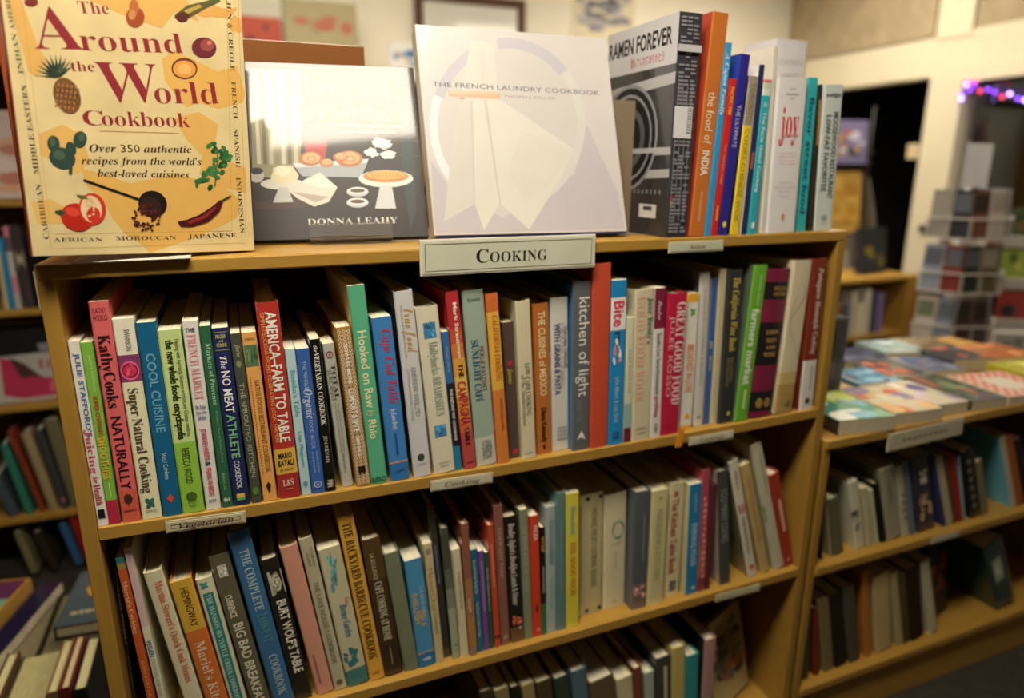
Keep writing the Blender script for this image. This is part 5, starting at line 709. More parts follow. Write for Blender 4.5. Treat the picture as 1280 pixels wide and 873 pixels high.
  ['P','art','1f5230',((182.7,92.1),(180.6,91.8),(179.2,92.9),(179.5,94.8),(181.1,96.3),(183.3,96.6),(184.6,95.5),(184.4,93.6))],
  ['P','art','1f5230',((178.8,91.9),(178.3,93.4),(179.2,96.1),(181.0,98.4),(182.6,98.9),(183.1,97.4),(182.2,94.7),(180.5,92.4))],
  ['P','art','3f8048',((188.2,94.8),(187.2,93.4),(185.2,92.8),(183.4,93.4),(182.9,94.9),(183.8,96.4),(185.8,97.0),(187.6,96.3))],
  ['P','art','2d6a3c',((165.5,88.4),(166.4,90.5),(168.9,91.7),(171.4,91.4),(172.6,89.7),(171.7,87.6),(169.3,86.4),(166.7,86.7))],
  ['P','art','3f8048',((173.7,90.0),(172.2,88.1),(169.7,87.7),(167.8,89.0),(167.5,91.3),(169.0,93.2),(171.5,93.6),(173.4,92.3))],
  ['P','art','2d6a3c',((180.1,85.1),(179.6,87.1),(180.9,89.3),(183.1,90.6),(185.1,90.1),(185.6,88.1),(184.3,85.9),(182.1,84.6))],
  ['P','art','3f8048',((172.8,85.9),(173.2,88.1),(175.5,89.8),(178.2,90.2),(179.8,89.0),(179.3,86.8),(177.1,85.1),(174.3,84.7))],
  ['P','art','2d6a3c',((170.0,86.3),(168.5,86.2),(167.1,87.4),(166.8,89.3),(167.7,90.7),(169.2,90.8),(170.6,89.6),(170.9,87.7))],
  ['P','art','3f8048',((175.7,82.0),(173.5,81.5),(171.7,82.7),(171.4,84.9),(172.7,86.9),(175.0,87.4),(176.8,86.2),(177.1,83.9))],
  ['P','art','3f8048',((168.7,84.1),(167.8,85.6),(168.3,87.4),(169.9,88.4),(171.6,88.1),(172.5,86.6),(172.0,84.8),(170.4,83.8))],
  ['P','art','3f8048',((175.3,86.2),(174.1,85.1),(171.7,84.9),(169.7,85.8),(169.2,87.3),(170.4,88.5),(172.7,88.6),(174.8,87.7))],
  ['P','art','3f8048',((180.2,81.1),(178.8,79.9),(176.4,79.9),(174.5,81.0),(174.1,82.7),(175.5,83.9),(177.9,83.9),(179.8,82.8))],
  ['P','art','3f8048',((167.5,84.0),(165.6,82.7),(163.0,83.1),(161.1,84.9),(161.1,87.1),(163.0,88.4),(165.7,88.0),(167.5,86.2))],
  ['P','art','2d6a3c',((161.7,82.1),(160.6,83.7),(161.0,85.5),(162.5,86.5),(164.4,86.1),(165.5,84.6),(165.2,82.7),(163.6,81.7))],
  ['P','art','3f8048',((165.7,77.5),(165.2,78.9),(165.9,80.3),(167.4,81.0),(168.7,80.5),(169.2,79.1),(168.5,77.6),(167.0,77.0))],
  ['P','art','2d6a3c',((158.5,77.8),(159.2,79.0),(160.8,79.6),(162.3,79.2),(162.9,78.0),(162.2,76.8),(160.6,76.2),(159.1,76.6))],
  ['P','art','1f5230',((161.9,75.2),(160.5,75.5),(159.7,76.9),(159.9,78.6),(161.0,79.7),(162.4,79.4),(163.3,78.0),(163.1,76.2))],
  ['P','art','2d6a3c',((156.2,75.2),(155.6,77.0),(156.5,79.2),(158.6,80.5),(160.4,80.1),(161.1,78.2),(160.1,76.0),(158.1,74.8))],
  ['P','art','2d6a3c',((164.9,75.9),(163.5,76.6),(163.1,78.3),(163.8,80.0),(165.3,80.8),(166.7,80.1),(167.1,78.4),(166.4,76.6))],
  ['P','art','3f8048',((163.4,77.2),(161.6,76.8),(159.9,78.1),(159.4,80.2),(160.4,81.9),(162.2,82.3),(163.9,81.0),(164.4,78.9))],
  ['P','art','2d6a3c',((159.4,77.5),(159.8,78.9),(161.5,80.2),(163.5,80.5),(164.7,79.8),(164.3,78.3),(162.6,77.1),(160.5,76.7))],
  ['P','art','2d6a3c',((154.3,70.2),(153.4,71.2),(153.5,72.8),(154.6,74.1),(156.0,74.3),(156.9,73.3),(156.7,71.7),(155.7,70.4))],
  ['P','art','2d6a3c',((157.6,74.6),(155.9,73.5),(153.8,74.0),(152.7,75.7),(153.1,77.7),(154.8,78.8),(156.9,78.4),(158.1,76.7))],
  ['P','art','1f5230',((166.4,67.5),(165.7,69.4),(166.8,72.1),(169.0,73.9),(171.1,73.8),(171.8,71.8),(170.7,69.2),(168.5,67.4))],
  ['P','art','3f7040',((179.2,111.8),(173.3,71.6),(174.6,71.5),(180.5,111.8))],
  ['P','art','b8281c',((53.4,32.1),(50.4,27.7),(45.8,24.8),(40.5,23.9),(35.1,25.1),(30.6,28.3),(27.6,32.8),(26.6,38.1),(27.6,43.3),(30.5,47.7),(34.9,50.5),(40.2,51.5),(45.5,50.4),(50.1,47.4),(53.3,42.8),(54.4,37.4))],
  ['P','art','d8483a',((42.3,40.8),(41.3,39.4),(39.5,38.7),(37.3,38.6),(35.0,39.2),(32.9,40.5),(31.4,42.1),(30.7,43.9),(30.9,45.6),(32.0,47.0),(33.8,47.8),(35.9,47.8),(38.3,47.2),(40.3,46.0),(41.8,44.3),(42.5,42.5))],
  ['P','art','2f4a2a',((22.1,43.7),(27.4,44.9),(31.2,42.0),(27.9,39.5),(22.4,41.3))],
  ['P','art','c83424',((66.0,48.8),(65.7,42.5),(63.5,36.8),(59.9,32.4),(55.4,30.1),(50.7,30.2),(46.6,32.7),(43.5,37.2),(42.1,42.9),(42.5,49.1),(44.6,54.7),(48.1,59.0),(52.5,61.4),(57.1,61.4),(61.4,59.0),(64.5,54.6))],
  ['P','art','e8c8a0',((62.4,48.1),(62.2,42.8),(60.6,38.0),(57.8,34.4),(54.4,32.6),(50.8,32.7),(47.5,34.9),(45.1,38.7),(44.0,43.6),(44.2,48.8),(45.8,53.5),(48.5,57.1),(51.9,59.0),(55.5,58.9),(58.8,56.8),(61.2,53.0))],
  ['P','art','c83a24',((60.5,41.8),(60.4,38.6),(59.3,35.7),(57.5,33.6),(55.3,32.4),(52.9,32.5),(50.8,33.7),(49.3,36.0),(48.6,38.9),(48.7,42.0),(49.8,44.8),(51.5,47.0),(53.8,48.1),(56.1,48.1),(58.2,46.9),(59.8,44.7))],
  ['P','art','d8b888',((55.7,52.6),(55.2,50.7),(54.2,49.1),(52.9,48.0),(51.4,47.6),(50.0,48.0),(48.9,49.0),(48.2,50.6),(48.1,52.5),(48.6,54.4),(49.5,56.0),(50.8,57.0),(52.3,57.4),(53.7,57.1),(54.9,56.1),(55.5,54.5))],
  ['P','art','58683a',((41.1,59.9),(48.2,59.2),(51.6,55.6),(45.7,55.5))],
  ['P','art','e8d0a0',((52.0,51.0),(51.5,50.2),(50.7,50.2),(50.4,51.0),(50.9,51.8),(51.7,51.8))],
  ['P','art','e8d0a0',((53.9,50.8),(53.4,50.0),(52.6,50.0),(52.3,50.8),(52.7,51.6),(53.6,51.6))],
  ['P','art','e8d0a0',((52.3,39.4),(51.8,38.6),(51.0,38.6),(50.7,39.4),(51.1,40.2),(52.0,40.2))],
  ['P','art','e8d0a0',((51.1,38.9),(50.6,38.1),(49.8,38.1),(49.5,38.9),(50.0,39.7),(50.8,39.7))],
  ['P','art','e8d0a0',((56.5,47.3),(56.0,46.4),(55.2,46.4),(54.9,47.2),(55.4,48.0),(56.2,48.0))],
  ['P','art','e8d0a0',((55.0,40.7),(54.5,39.9),(53.7,39.9),(53.3,40.7),(53.8,41.5),(54.6,41.5))],
  ['P','art','e8d0a0',((50.2,44.5),(49.7,43.7),(48.9,43.7),(48.6,44.5),(49.1,45.3),(49.9,45.3))],
  ['P','art','e8d0a0',((56.0,44.4),(55.5,43.6),(54.7,43.6),(54.3,44.4),(54.8,45.2),(55.6,45.2))],
  ['P','art','e8d0a0',((55.9,46.2),(55.5,45.4),(54.6,45.4),(54.3,46.2),(54.8,47.0),(55.6,47.0))],
  ['P','art','e8d0a0',((55.9,40.9),(55.5,40.1),(54.6,40.1),(54.3,40.9),(54.8,41.7),(55.6,41.7))],
  ['P','art','e8d0a0',((49.5,50.0),(49.0,49.2),(48.2,49.2),(47.9,50.0),(48.3,50.8),(49.1,50.8))],
  ['P','art','e8d0a0',((51.9,52.1),(51.4,51.3),(50.6,51.3),(50.3,52.1),(50.8,52.9),(51.6,52.9))],
  ['P','art','e8d0a0',((58.5,53.3),(58.0,52.5),(57.2,52.5),(56.8,53.3),(57.3,54.1),(58.1,54.1))],
  ['P','art','e8d0a0',((51.4,46.2),(51.0,45.4),(50.1,45.4),(49.8,46.2),(50.3,47.0),(51.1,47.0))],
  ['P','art','1c1814',((48.7,73.3),(97.8,54.8),(98.6,56.9),(49.5,75.3))],
  ['P','art','1c1814',((122.6,46.9),(119.6,42.3),(115.0,39.3),(109.7,38.2),(104.4,39.1),(99.9,42.1),(97.0,46.5),(96.0,51.6),(97.0,56.8),(100.0,61.3),(104.4,64.4),(109.7,65.6),(115.0,64.7),(119.5,61.9),(122.6,57.5),(123.7,52.2))],
  ['P','art','33201c',((117.5,45.1),(115.3,41.9),(111.9,39.8),(107.9,39.1),(103.9,39.9),(100.4,42.1),(98.1,45.3),(97.3,49.1),(98.0,52.8),(100.1,56.0),(103.4,58.1),(107.4,58.9),(111.4,58.1),(114.9,56.0),(117.3,52.8),(118.2,48.9))],
  ['P','art','54201c',((116.5,43.5),(115.7,42.4),(114.4,42.4),(113.8,43.5),(114.6,44.6),(115.9,44.7))],
  ['P','art','3a1614',((92.4,37.2),(91.7,36.1),(90.4,36.1),(89.8,37.2),(90.6,38.3),(91.9,38.3))],
  ['P','art','54201c',((101.9,49.8),(101.1,48.7),(99.8,48.7),(99.2,49.8),(100.0,50.9),(101.3,50.9))],
  ['P','art','3a1614',((109.2,34.6),(108.4,33.5),(107.1,33.5),(106.5,34.6),(107.3,35.7),(108.6,35.7))],
  ['P','art','54201c',((100.6,50.1),(99.9,48.9),(98.6,48.9),(98.0,50.0),(98.7,51.1),(100.1,51.2))],
  ['P','art','3a1614',((111.9,44.0),(111.1,42.8),(109.8,42.8),(109.2,43.9),(110.0,45.1),(111.3,45.1))],
  ['P','art','54201c',((114.8,31.7),(114.1,30.5),(112.7,30.6),(112.1,31.7),(112.9,32.8),(114.2,32.8))],
  ['P','art','54201c',((96.8,45.1),(96.0,43.9),(94.7,43.9),(94.2,45.0),(94.9,46.1),(96.2,46.2))],
  ['P','art','54201c',((116.9,39.7),(116.2,38.6),(114.8,38.6),(114.2,39.7),(115.0,40.8),(116.3,40.8))],
  ['P','art','6a2c22',((109.1,29.6),(108.3,28.4),(107.0,28.4),(106.4,29.6),(107.2,30.7),(108.5,30.7))],
  ['P','art','6a2c22',((103.9,44.4),(103.2,43.3),(101.9,43.3),(101.3,44.4),(102.0,45.5),(103.4,45.5))],
  ['P','art','6a2c22',((99.2,25.1),(98.5,24.0),(97.1,24.0),(96.6,25.1),(97.3,26.2),(98.7,26.2))],
  ['P','art','54201c',((94.5,30.9),(93.8,29.8),(92.5,29.8),(91.9,30.9),(92.6,32.0),(94.0,32.0))],
  ['P','art','3a1614',((112.7,38.9),(112.0,37.7),(110.6,37.7),(110.0,38.8),(110.8,40.0),(112.1,40.0))],
  ['P','art','3a1614',((99.0,24.8),(98.3,23.6),(97.0,23.7),(96.4,24.8),(97.1,25.9),(98.5,25.9))],
  ['P','art','3a1614',((105.2,30.0),(104.5,28.9),(103.1,28.9),(102.5,30.1),(103.3,31.2),(104.6,31.2))],
  ['P','art','54201c',((107.3,29.0),(106.6,27.8),(105.2,27.8),(104.6,29.0),(105.4,30.1),(106.8,30.1))],
  ['P','art','6a2c22',((94.9,33.6),(94.2,32.5),(92.8,32.5),(92.3,33.6),(93.0,34.7),(94.3,34.7))],
  ['P','art','3a1614',((110.9,41.9),(110.1,40.7),(108.8,40.7),(108.2,41.9),(108.9,43.0),(110.3,43.0))],
  ['P','art','3a1614',((92.3,30.0),(91.5,28.9),(90.2,28.9),(89.7,30.0),(90.4,31.1),(91.7,31.1))],
  ['P','art','54201c',((102.2,30.9),(101.4,29.8),(100.1,29.8),(99.5,31.0),(100.3,32.1),(101.6,32.1))],
  ['P','art','6a2c22',((104.0,40.7),(103.2,39.6),(101.9,39.6),(101.3,40.7),(102.0,41.8),(103.4,41.8))],
  ['P','art','3a1614',((97.6,46.3),(96.8,45.2),(95.5,45.2),(94.9,46.3),(95.7,47.4),(97.0,47.4))],
  ['P','art','54201c',((113.7,30.9),(112.9,29.8),(111.5,29.8),(110.9,30.9),(111.7,32.0),(113.1,32.0))],
  ['P','art','6a2c22',((101.5,48.0),(100.7,46.8),(99.4,46.8),(98.8,47.9),(99.6,49.0),(100.9,49.1))],
  ['P','art','6a2c22',((113.2,44.8),(112.4,43.7),(111.0,43.7),(110.5,44.8),(111.2,45.9),(112.6,46.0))],
  ['P','art','54201c',((97.4,47.1),(96.7,46.0),(95.3,46.0),(94.8,47.1),(95.5,48.2),(96.8,48.2))],
  ['P','art','54201c',((113.2,38.0),(112.5,36.9),(111.1,36.9),(110.5,38.0),(111.3,39.1),(112.6,39.1))],
  ['P','art','54201c',((100.3,43.6),(99.5,42.5),(98.2,42.5),(97.6,43.6),(98.4,44.7),(99.7,44.8))],
  ['P','art','6a2c22',((109.0,44.1),(108.2,43.0),(106.9,42.9),(106.3,44.1),(107.1,45.2),(108.4,45.2))],
  ['P','art','54201c',((93.4,43.8),(92.7,42.6),(91.4,42.6),(90.8,43.7),(91.5,44.8),(92.9,44.9))],
  ['P','art','54201c',((115.1,31.1),(114.3,30.0),(113.0,30.0),(112.4,31.1),(113.1,32.3),(114.5,32.3))],
  ['P','art','54201c',((104.7,50.8),(103.9,49.7),(102.6,49.7),(102.0,50.8),(102.8,51.9),(104.1,51.9))],
  ['P','art','3a1614',((102.0,25.7),(101.3,24.6),(99.9,24.6),(99.4,25.7),(100.1,26.8),(101.5,26.8))],
  ['P','art','3a1614',((99.6,30.2),(98.9,29.1),(97.6,29.1),(97.0,30.2),(97.7,31.3),(99.1,31.3))],
  ['P','art','54201c',((116.6,38.6),(115.9,37.4),(114.5,37.4),(113.9,38.6),(114.7,39.7),(116.0,39.7))],
  ['P','art','54201c',((104.7,31.6),(103.9,30.5),(102.6,30.5),(102.0,31.6),(102.7,32.7),(104.1,32.7))],
  ['P','art','54201c',((99.6,49.9),(98.8,48.8),(97.5,48.8),(96.9,49.9),(97.7,51.0),(99.0,51.0))],
  ['P','art','3a1614',((102.1,25.7),(101.3,24.6),(100.0,24.6),(99.4,25.7),(100.2,26.8),(101.5,26.8))],
  ['P','art','54201c',((92.8,36.9),(92.0,35.8),(90.7,35.8),(90.1,36.9),(90.9,38.0),(92.2,38.0))],
  ['P','art','3a1614',((93.8,29.4),(93.0,28.3),(91.7,28.3),(91.2,29.4),(91.9,30.5),(93.2,30.5))],
  ['P','art','6a2c22',((94.4,39.9),(93.6,38.8),(92.3,38.8),(91.8,39.9),(92.5,41.0),(93.8,41.0))],
  ['P','art','54201c',((96.1,32.2),(95.3,31.0),(94.0,31.0),(93.4,32.2),(94.2,33.3),(95.5,33.3))],
  ['P','art','54201c',((115.3,34.4),(114.6,33.3),(113.2,33.3),(112.6,34.4),(113.4,35.6),(114.8,35.6))],
  ['P','art','6a2c22',((100.9,29.2),(100.1,28.1),(98.8,28.1),(98.2,29.2),(99.0,30.3),(100.3,30.3))],
  ['P','art','3a1614',((106.6,27.2),(105.9,26.1),(104.5,26.1),(103.9,27.2),(104.7,28.3),(106.0,28.3))],
  ['P','art','3a1614',((94.9,29.6),(94.2,28.4),(92.9,28.4),(92.3,29.6),(93.0,30.7),(94.4,30.7))],
  ['P','art','54201c',((115.1,41.6),(114.3,40.4),(113.0,40.4),(112.4,41.5),(113.2,42.7),(114.5,42.7))],
  ['P','art','3a1614',((108.3,24.3),(107.5,23.1),(106.2,23.1),(105.6,24.3),(106.4,25.4),(107.7,25.4))],
  ['P','art','54201c',((110.0,36.3),(109.3,35.1),(107.9,35.1),(107.3,36.3),(108.1,37.4),(109.5,37.4))],
  ['P','art','6a2c22',((101.7,44.5),(101.0,43.4),(99.6,43.4),(99.1,44.5),(99.8,45.6),(101.1,45.6))],
  ['P','art','54201c',((90.8,37.1),(90.0,36.0),(88.7,36.0),(88.2,37.1),(88.9,38.2),(90.2,38.2))],
  ['P','art','6a2c22',((109.1,50.6),(108.3,49.4),(107.0,49.4),(106.4,50.5),(107.1,51.7),(108.5,51.7))],
  ['P','art','3a1614',((109.5,37.6),(108.7,36.4),(107.3,36.4),(106.8,37.6),(107.5,38.7),(108.9,38.7))],
  ['P','art','6a2c22',((97.5,29.7),(96.8,28.6),(95.5,28.6),(94.9,29.8),(95.6,30.9),(97.0,30.9))],
  ['P','art','3a1614',((92.9,33.5),(92.1,32.4),(90.8,32.4),(90.2,33.5),(91.0,34.6),(92.3,34.6))],
  ['P','art','6a2c22',((103.5,49.8),(102.8,48.7),(101.4,48.7),(100.9,49.8),(101.6,50.9),(102.9,50.9))],
  ['P','art','3a1614',((100.4,31.6),(99.6,30.5),(98.3,30.5),(97.7,31.6),(98.5,32.8),(99.8,32.8))],
  ['P','art','6a2c22',((112.5,44.0),(111.7,42.8),(110.4,42.8),(109.8,44.0),(110.6,45.1),(111.9,45.1))],
  ['P','art','54201c',((101.8,42.4),(101.1,41.3),(99.7,41.3),(99.2,42.4),(99.9,43.5),(101.2,43.5))],
  ['P','art','3a1614',((99.9,41.3),(99.1,40.2),(97.8,40.2),(97.2,41.3),(98.0,42.4),(99.3,42.4))],
  ['P','art','3a1614',((111.7,36.4),(110.9,35.2),(109.6,35.2),(109.0,36.4),(109.7,37.5),(111.1,37.5))],
  ['P','art','3a1614',((102.4,42.3),(101.6,41.2),(100.3,41.2),(99.7,42.3),(100.5,43.4),(101.8,43.4))],
  ['P','art','54201c',((109.2,41.8),(108.4,40.7),(107.1,40.7),(106.5,41.8),(107.2,42.9),(108.6,42.9))],
  ['P','art','3a1614',((104.1,26.3),(103.3,25.2),(102.0,25.2),(101.4,26.3),(102.2,27.5),(103.5,27.5))],
  ['P','art','54201c',((99.3,43.3),(98.5,42.1),(97.2,42.1),(96.6,43.2),(97.4,44.4),(98.7,44.4))],
  ['P','art','3a1614',((114.9,42.8),(114.1,41.6),(112.8,41.6),(112.2,42.7),(113.0,43.9),(114.3,43.9))],
  ['P','art','6a2c22',((94.4,42.3),(93.7,41.2),(92.3,41.2),(91.8,42.3),(92.5,43.4),(93.8,43.4))],
  ['P','art','3a1614',((99.9,31.1),(99.1,30.0),(97.8,30.0),(97.2,31.1),(98.0,32.3),(99.3,32.3))],
  ['P','art','3a1614',((105.6,41.1),(104.8,40.0),(103.5,40.0),(102.9,41.1),(103.7,42.2),(105.0,42.2))],
  ['P','art','4a1418',((132.7,33.5),(142.3,35.5),(155.5,40.9),(169.2,49.8),(178.4,57.4),(181.5,54.8),(176.9,44.4),(164.8,33.5),(148.2,28.1),(135.4,28.1))],
  ['P','art','8a2c30',((142.2,33.5),(158.7,39.6),(172.5,49.9),(174.4,48.5),(161.8,37.5),(145.2,30.8))],
  ['P','art','2c3020',((178.6,54.6),(190.5,61.0),(189.8,62.5),(177.9,56.1))],
 ],
 'morning': [
  ['P','art','8c8a6c',((6.3,236.4),(70.4,236.8),(67.7,160.9),(61.3,103.3),(34.0,83.1),(2.0,87.2))],
  ['P','art','c8c4a8',((9.1,234.4),(12.8,234.6),(13.5,103.2),(8.5,103.2))],
  ['P','art','6a5a48',((17.5,234.7),(21.2,234.9),(21.0,103.2),(16.0,103.2))],
  ['P','art','b8b494',((26.0,235.1),(29.7,235.2),(28.6,103.2),(23.5,103.2))],
  ['P','art','8a7c60',((34.5,235.4),(38.2,235.6),(36.1,103.2),(31.1,103.2))],
  ['P','art','c8c4a8',((43.0,235.7),(46.8,235.9),(43.8,103.2),(38.7,103.2))],
  ['P','art','6a5a48',((51.6,236.1),(55.3,236.2),(51.4,103.2),(46.3,103.2))],
  ['P','art','b8b494',((60.2,236.4),(64.0,236.6),(59.1,103.3),(54.0,103.2))],
  ['P','art','2a2a2c',((213.9,242.4),(224.2,242.8),(225.4,94.9),(216.6,86.5))],
  ['P','art','4a4a4c',((200.6,219.2),(234.4,219.4),(234.6,220.8),(200.7,220.5))],
  ['P','art','4a4a4c',((198.9,198.2),(232.5,198.2),(232.7,199.5),(199.0,199.5))],
  ['P','art','4a4a4c',((197.1,177.3),(230.7,177.1),(230.8,178.4),(197.3,178.6))],
  ['P','art','4a4a4c',((195.4,156.5),(228.8,156.2),(228.9,157.5),(195.5,157.8))],
  ['P','art','4a4a4c',((193.7,135.9),(226.9,135.4),(227.1,136.7),(193.8,137.2))],
  ['P','art','4a4a4c',((192.0,115.5),(225.1,114.8),(225.2,116.1),(192.1,116.8))],
  ['P','art','22181a',((-0.2,71.3),(227.8,86.4),(221.9,2.9),(-0.2,-1.4))],
  ['P','art','3a2420',((2.0,51.6),(68.7,54.7),(64.3,42.7),(3.3,41.8))],
  ['P','art','24343a',((199.5,215.4),(211.7,215.8),(209.6,163.4),(210.9,103.4),(207.4,36.3),(197.9,7.6),(192.7,86.6))],
  ['P','art','a82c34',((68.4,135.3),(98.5,137.2),(93.8,111.5),(71.3,109.8))],
  ['P','art','c84a50',((98.4,135.6),(97.1,134.1),(93.8,132.9),(88.9,132.0),(83.1,131.7),(77.4,131.9),(72.6,132.7),(69.5,133.9),(68.4,135.3),(69.6,136.7),(72.9,137.9),(77.8,138.8),(83.6,139.1),(89.3,138.9),(94.1,138.2),(97.3,137.0))],
  ['P','art','ccd0d4',((52.6,104.1),(150.1,110.9),(138.1,84.3),(63.3,86.2))],
  ['P','art','9aa0a8',((55.2,98.4),(148.1,105.0),(138.1,84.3),(63.3,86.2))],
  ['P','art','a8683c',((90.0,110.7),(88.6,106.8),(85.2,103.5),(80.2,101.3),(74.5,100.5),(68.8,101.3),(64.2,103.4),(61.2,106.7),(60.3,110.6),(61.7,114.5),(65.0,117.8),(70.0,120.0),(75.7,120.8),(81.4,120.1),(86.1,117.9),(89.1,114.6))],
  ['P','art','d8a070',((87.1,111.9),(86.0,109.1),(83.5,106.7),(79.7,105.1),(75.4,104.5),(71.2,105.1),(67.7,106.6),(65.5,109.0),(64.8,111.8),(65.8,114.7),(68.4,117.1),(72.1,118.7),(76.4,119.3),(80.6,118.7),(84.1,117.1),(86.4,114.7))],
  ['P','art','b07848',((82.1,110.7),(81.6,109.3),(80.2,108.1),(78.3,107.3),(76.0,107.0),(73.7,107.3),(71.8,108.1),(70.6,109.2),(70.3,110.6),(70.8,112.0),(72.2,113.2),(74.1,114.0),(76.4,114.3),(78.7,114.0),(80.6,113.2),(81.8,112.0))],
  ['P','art','e0b48a',((79.9,110.7),(79.6,109.9),(78.7,109.3),(77.5,108.8),(76.1,108.7),(74.7,108.8),(73.5,109.2),(72.7,109.9),(72.5,110.6),(72.8,111.4),(73.7,112.0),(74.9,112.5),(76.3,112.6),(77.7,112.5),(78.9,112.0),(79.7,111.4))],
  ['P','art','a8683c',((103.9,105.0),(103.0,102.6),(100.9,100.6),(97.9,99.3),(94.5,98.8),(91.1,99.3),(88.2,100.6),(86.4,102.6),(85.9,104.9),(86.7,107.3),(88.8,109.3),(91.8,110.6),(95.3,111.1),(98.7,110.6),(101.5,109.3),(103.4,107.3))],
  ['P','art','d8a070',((102.5,106.2),(101.8,104.5),(100.3,103.0),(98.0,102.1),(95.4,101.7),(92.8,102.1),(90.7,103.0),(89.4,104.5),(89.0,106.2),(89.6,107.9),(91.1,109.3),(93.4,110.3),(96.0,110.6),(98.5,110.3),(100.7,109.3),(102.1,107.9))],
  ['P','art','b07848',((99.6,104.9),(99.3,104.1),(98.4,103.4),(97.2,102.9),(95.8,102.8),(94.5,102.9),(93.3,103.4),(92.6,104.1),(92.4,104.9),(92.7,105.8),(93.5,106.5),(94.7,106.9),(96.1,107.1),(97.5,107.0),(98.6,106.5),(99.4,105.8))],
  ['P','art','e0b48a',((98.2,104.9),(98.0,104.5),(97.5,104.1),(96.8,103.9),(95.9,103.8),(95.1,103.8),(94.3,104.1),(93.9,104.5),(93.7,104.9),(93.9,105.4),(94.4,105.8),(95.2,106.0),(96.1,106.1),(96.9,106.0),(97.6,105.8),(98.1,105.4))],
  ['P','art','a8683c',((142.4,110.9),(140.7,106.3),(136.6,102.4),(130.7,99.9),(123.9,99.0),(117.3,99.9),(111.8,102.4),(108.3,106.2),(107.3,110.7),(108.9,115.3),(113.0,119.1),(118.8,121.7),(125.6,122.7),(132.3,121.8),(137.8,119.3),(141.4,115.4))],
  ['P','art','d8a070',((138.8,112.1),(137.6,108.8),(134.5,106.0),(130.1,104.1),(125.0,103.5),(120.0,104.1),(115.9,106.0),(113.3,108.7),(112.5,112.0),(113.7,115.3),(116.7,118.1),(121.1,120.0),(126.2,120.7),(131.2,120.1),(135.4,118.2),(138.1,115.4))],
  ['P','art','b07848',((132.9,110.8),(132.3,109.2),(130.7,107.8),(128.3,106.9),(125.6,106.6),(122.9,106.9),(120.7,107.8),(119.3,109.2),(118.9,110.8),(119.5,112.4),(121.2,113.8),(123.5,114.7),(126.2,115.0),(128.9,114.7),(131.1,113.8),(132.5,112.4))],
  ['P','art','e0b48a',((130.3,110.8),(129.9,109.9),(128.9,109.2),(127.4,108.7),(125.7,108.5),(124.1,108.7),(122.7,109.2),(121.8,109.9),(121.5,110.8),(121.9,111.7),(122.9,112.4),(124.4,112.9),(126.1,113.1),(127.7,112.9),(129.1,112.4),(130.0,111.7))],
  ['P','art','a8683c',((123.4,113.3),(122.5,110.7),(120.2,108.6),(116.9,107.1),(113.1,106.6),(109.3,107.1),(106.2,108.5),(104.3,110.7),(103.7,113.2),(104.6,115.8),(106.9,117.9),(110.2,119.4),(114.0,119.9),(117.7,119.5),(120.8,118.0),(122.8,115.9))],
  ['P','art','d8a070',((121.8,114.5),(121.1,112.7),(119.4,111.1),(116.9,110.0),(114.0,109.7),(111.2,110.0),(108.9,111.1),(107.4,112.6),(107.0,114.5),(107.7,116.3),(109.4,117.9),(111.8,119.0),(114.7,119.4),(117.5,119.0),(119.8,118.0),(121.3,116.4))],
  ['P','art','b07848',((118.6,113.3),(118.2,112.4),(117.3,111.6),(116.0,111.1),(114.5,110.9),(113.0,111.1),(111.8,111.6),(111.0,112.3),(110.7,113.2),(111.1,114.2),(112.0,114.9),(113.3,115.4),(114.8,115.6),(116.3,115.5),(117.6,115.0),(118.4,114.2))],
  ['P','art','e0b48a',((117.1,113.3),(116.9,112.8),(116.3,112.4),(115.5,112.1),(114.6,112.0),(113.6,112.1),(112.8,112.3),(112.3,112.8),(112.2,113.2),(112.4,113.7),(113.0,114.2),(113.8,114.5),(114.7,114.6),(115.7,114.5),(116.5,114.2),(117.0,113.8))],
  ['P','art','d8dcd8',((184.4,132.2),(181.4,130.4),(181.4,127.6),(178.6,127.5),(174.1,125.0),(171.0,124.1),(166.7,127.7),(163.3,126.9),(163.2,129.6),(164.7,132.0),(164.3,134.8),(167.2,136.3),(169.2,138.6),(171.4,140.3),(174.8,138.5),(176.6,138.1),(182.0,137.5),(179.6,134.4))],
  ['P','art','d8dcd8',((161.3,120.2),(165.1,118.2),(162.5,114.7),(159.5,115.4),(155.7,111.9),(151.9,115.5),(150.7,115.0),(146.8,116.0),(147.5,117.6),(144.1,120.1),(145.7,122.4),(146.6,123.3),(150.2,124.7),(153.7,127.8),(156.2,126.1),(158.8,126.3),(160.2,124.9),(161.1,123.1))],
  ['P','art','d8dcd8',((184.6,116.9),(186.1,114.7),(183.2,112.9),(182.1,111.0),(178.3,111.2),(174.9,111.5),(171.9,110.5),(169.3,112.3),(167.7,115.0),(165.1,116.8),(167.3,119.8),(170.4,120.8),(173.4,122.1),(176.1,122.8),(179.0,123.5),(181.7,122.3),(185.4,120.8),(188.2,119.7))],
  ['P','art','d8dcd8',((173.6,134.7),(172.2,132.9),(174.3,131.5),(167.9,127.4),(165.8,127.3),(163.1,129.0),(160.6,127.0),(158.2,130.8),(156.5,131.8),(157.0,134.5),(155.0,136.2),(160.1,137.6),(159.5,140.1),(163.8,141.5),(167.7,140.6),(170.0,141.1),(170.5,138.6),(175.6,137.1))],
  ['P','art','d0d4cc',((207.8,82.3),(204.6,77.5),(196.2,73.5),(184.0,70.8),(169.8,70.0),(156.0,71.0),(144.5,73.8),(137.0,77.9),(134.6,82.6),(137.7,87.4),(145.8,91.4),(157.8,94.1),(171.8,95.0),(185.9,94.0),(197.7,91.3),(205.4,87.1))],
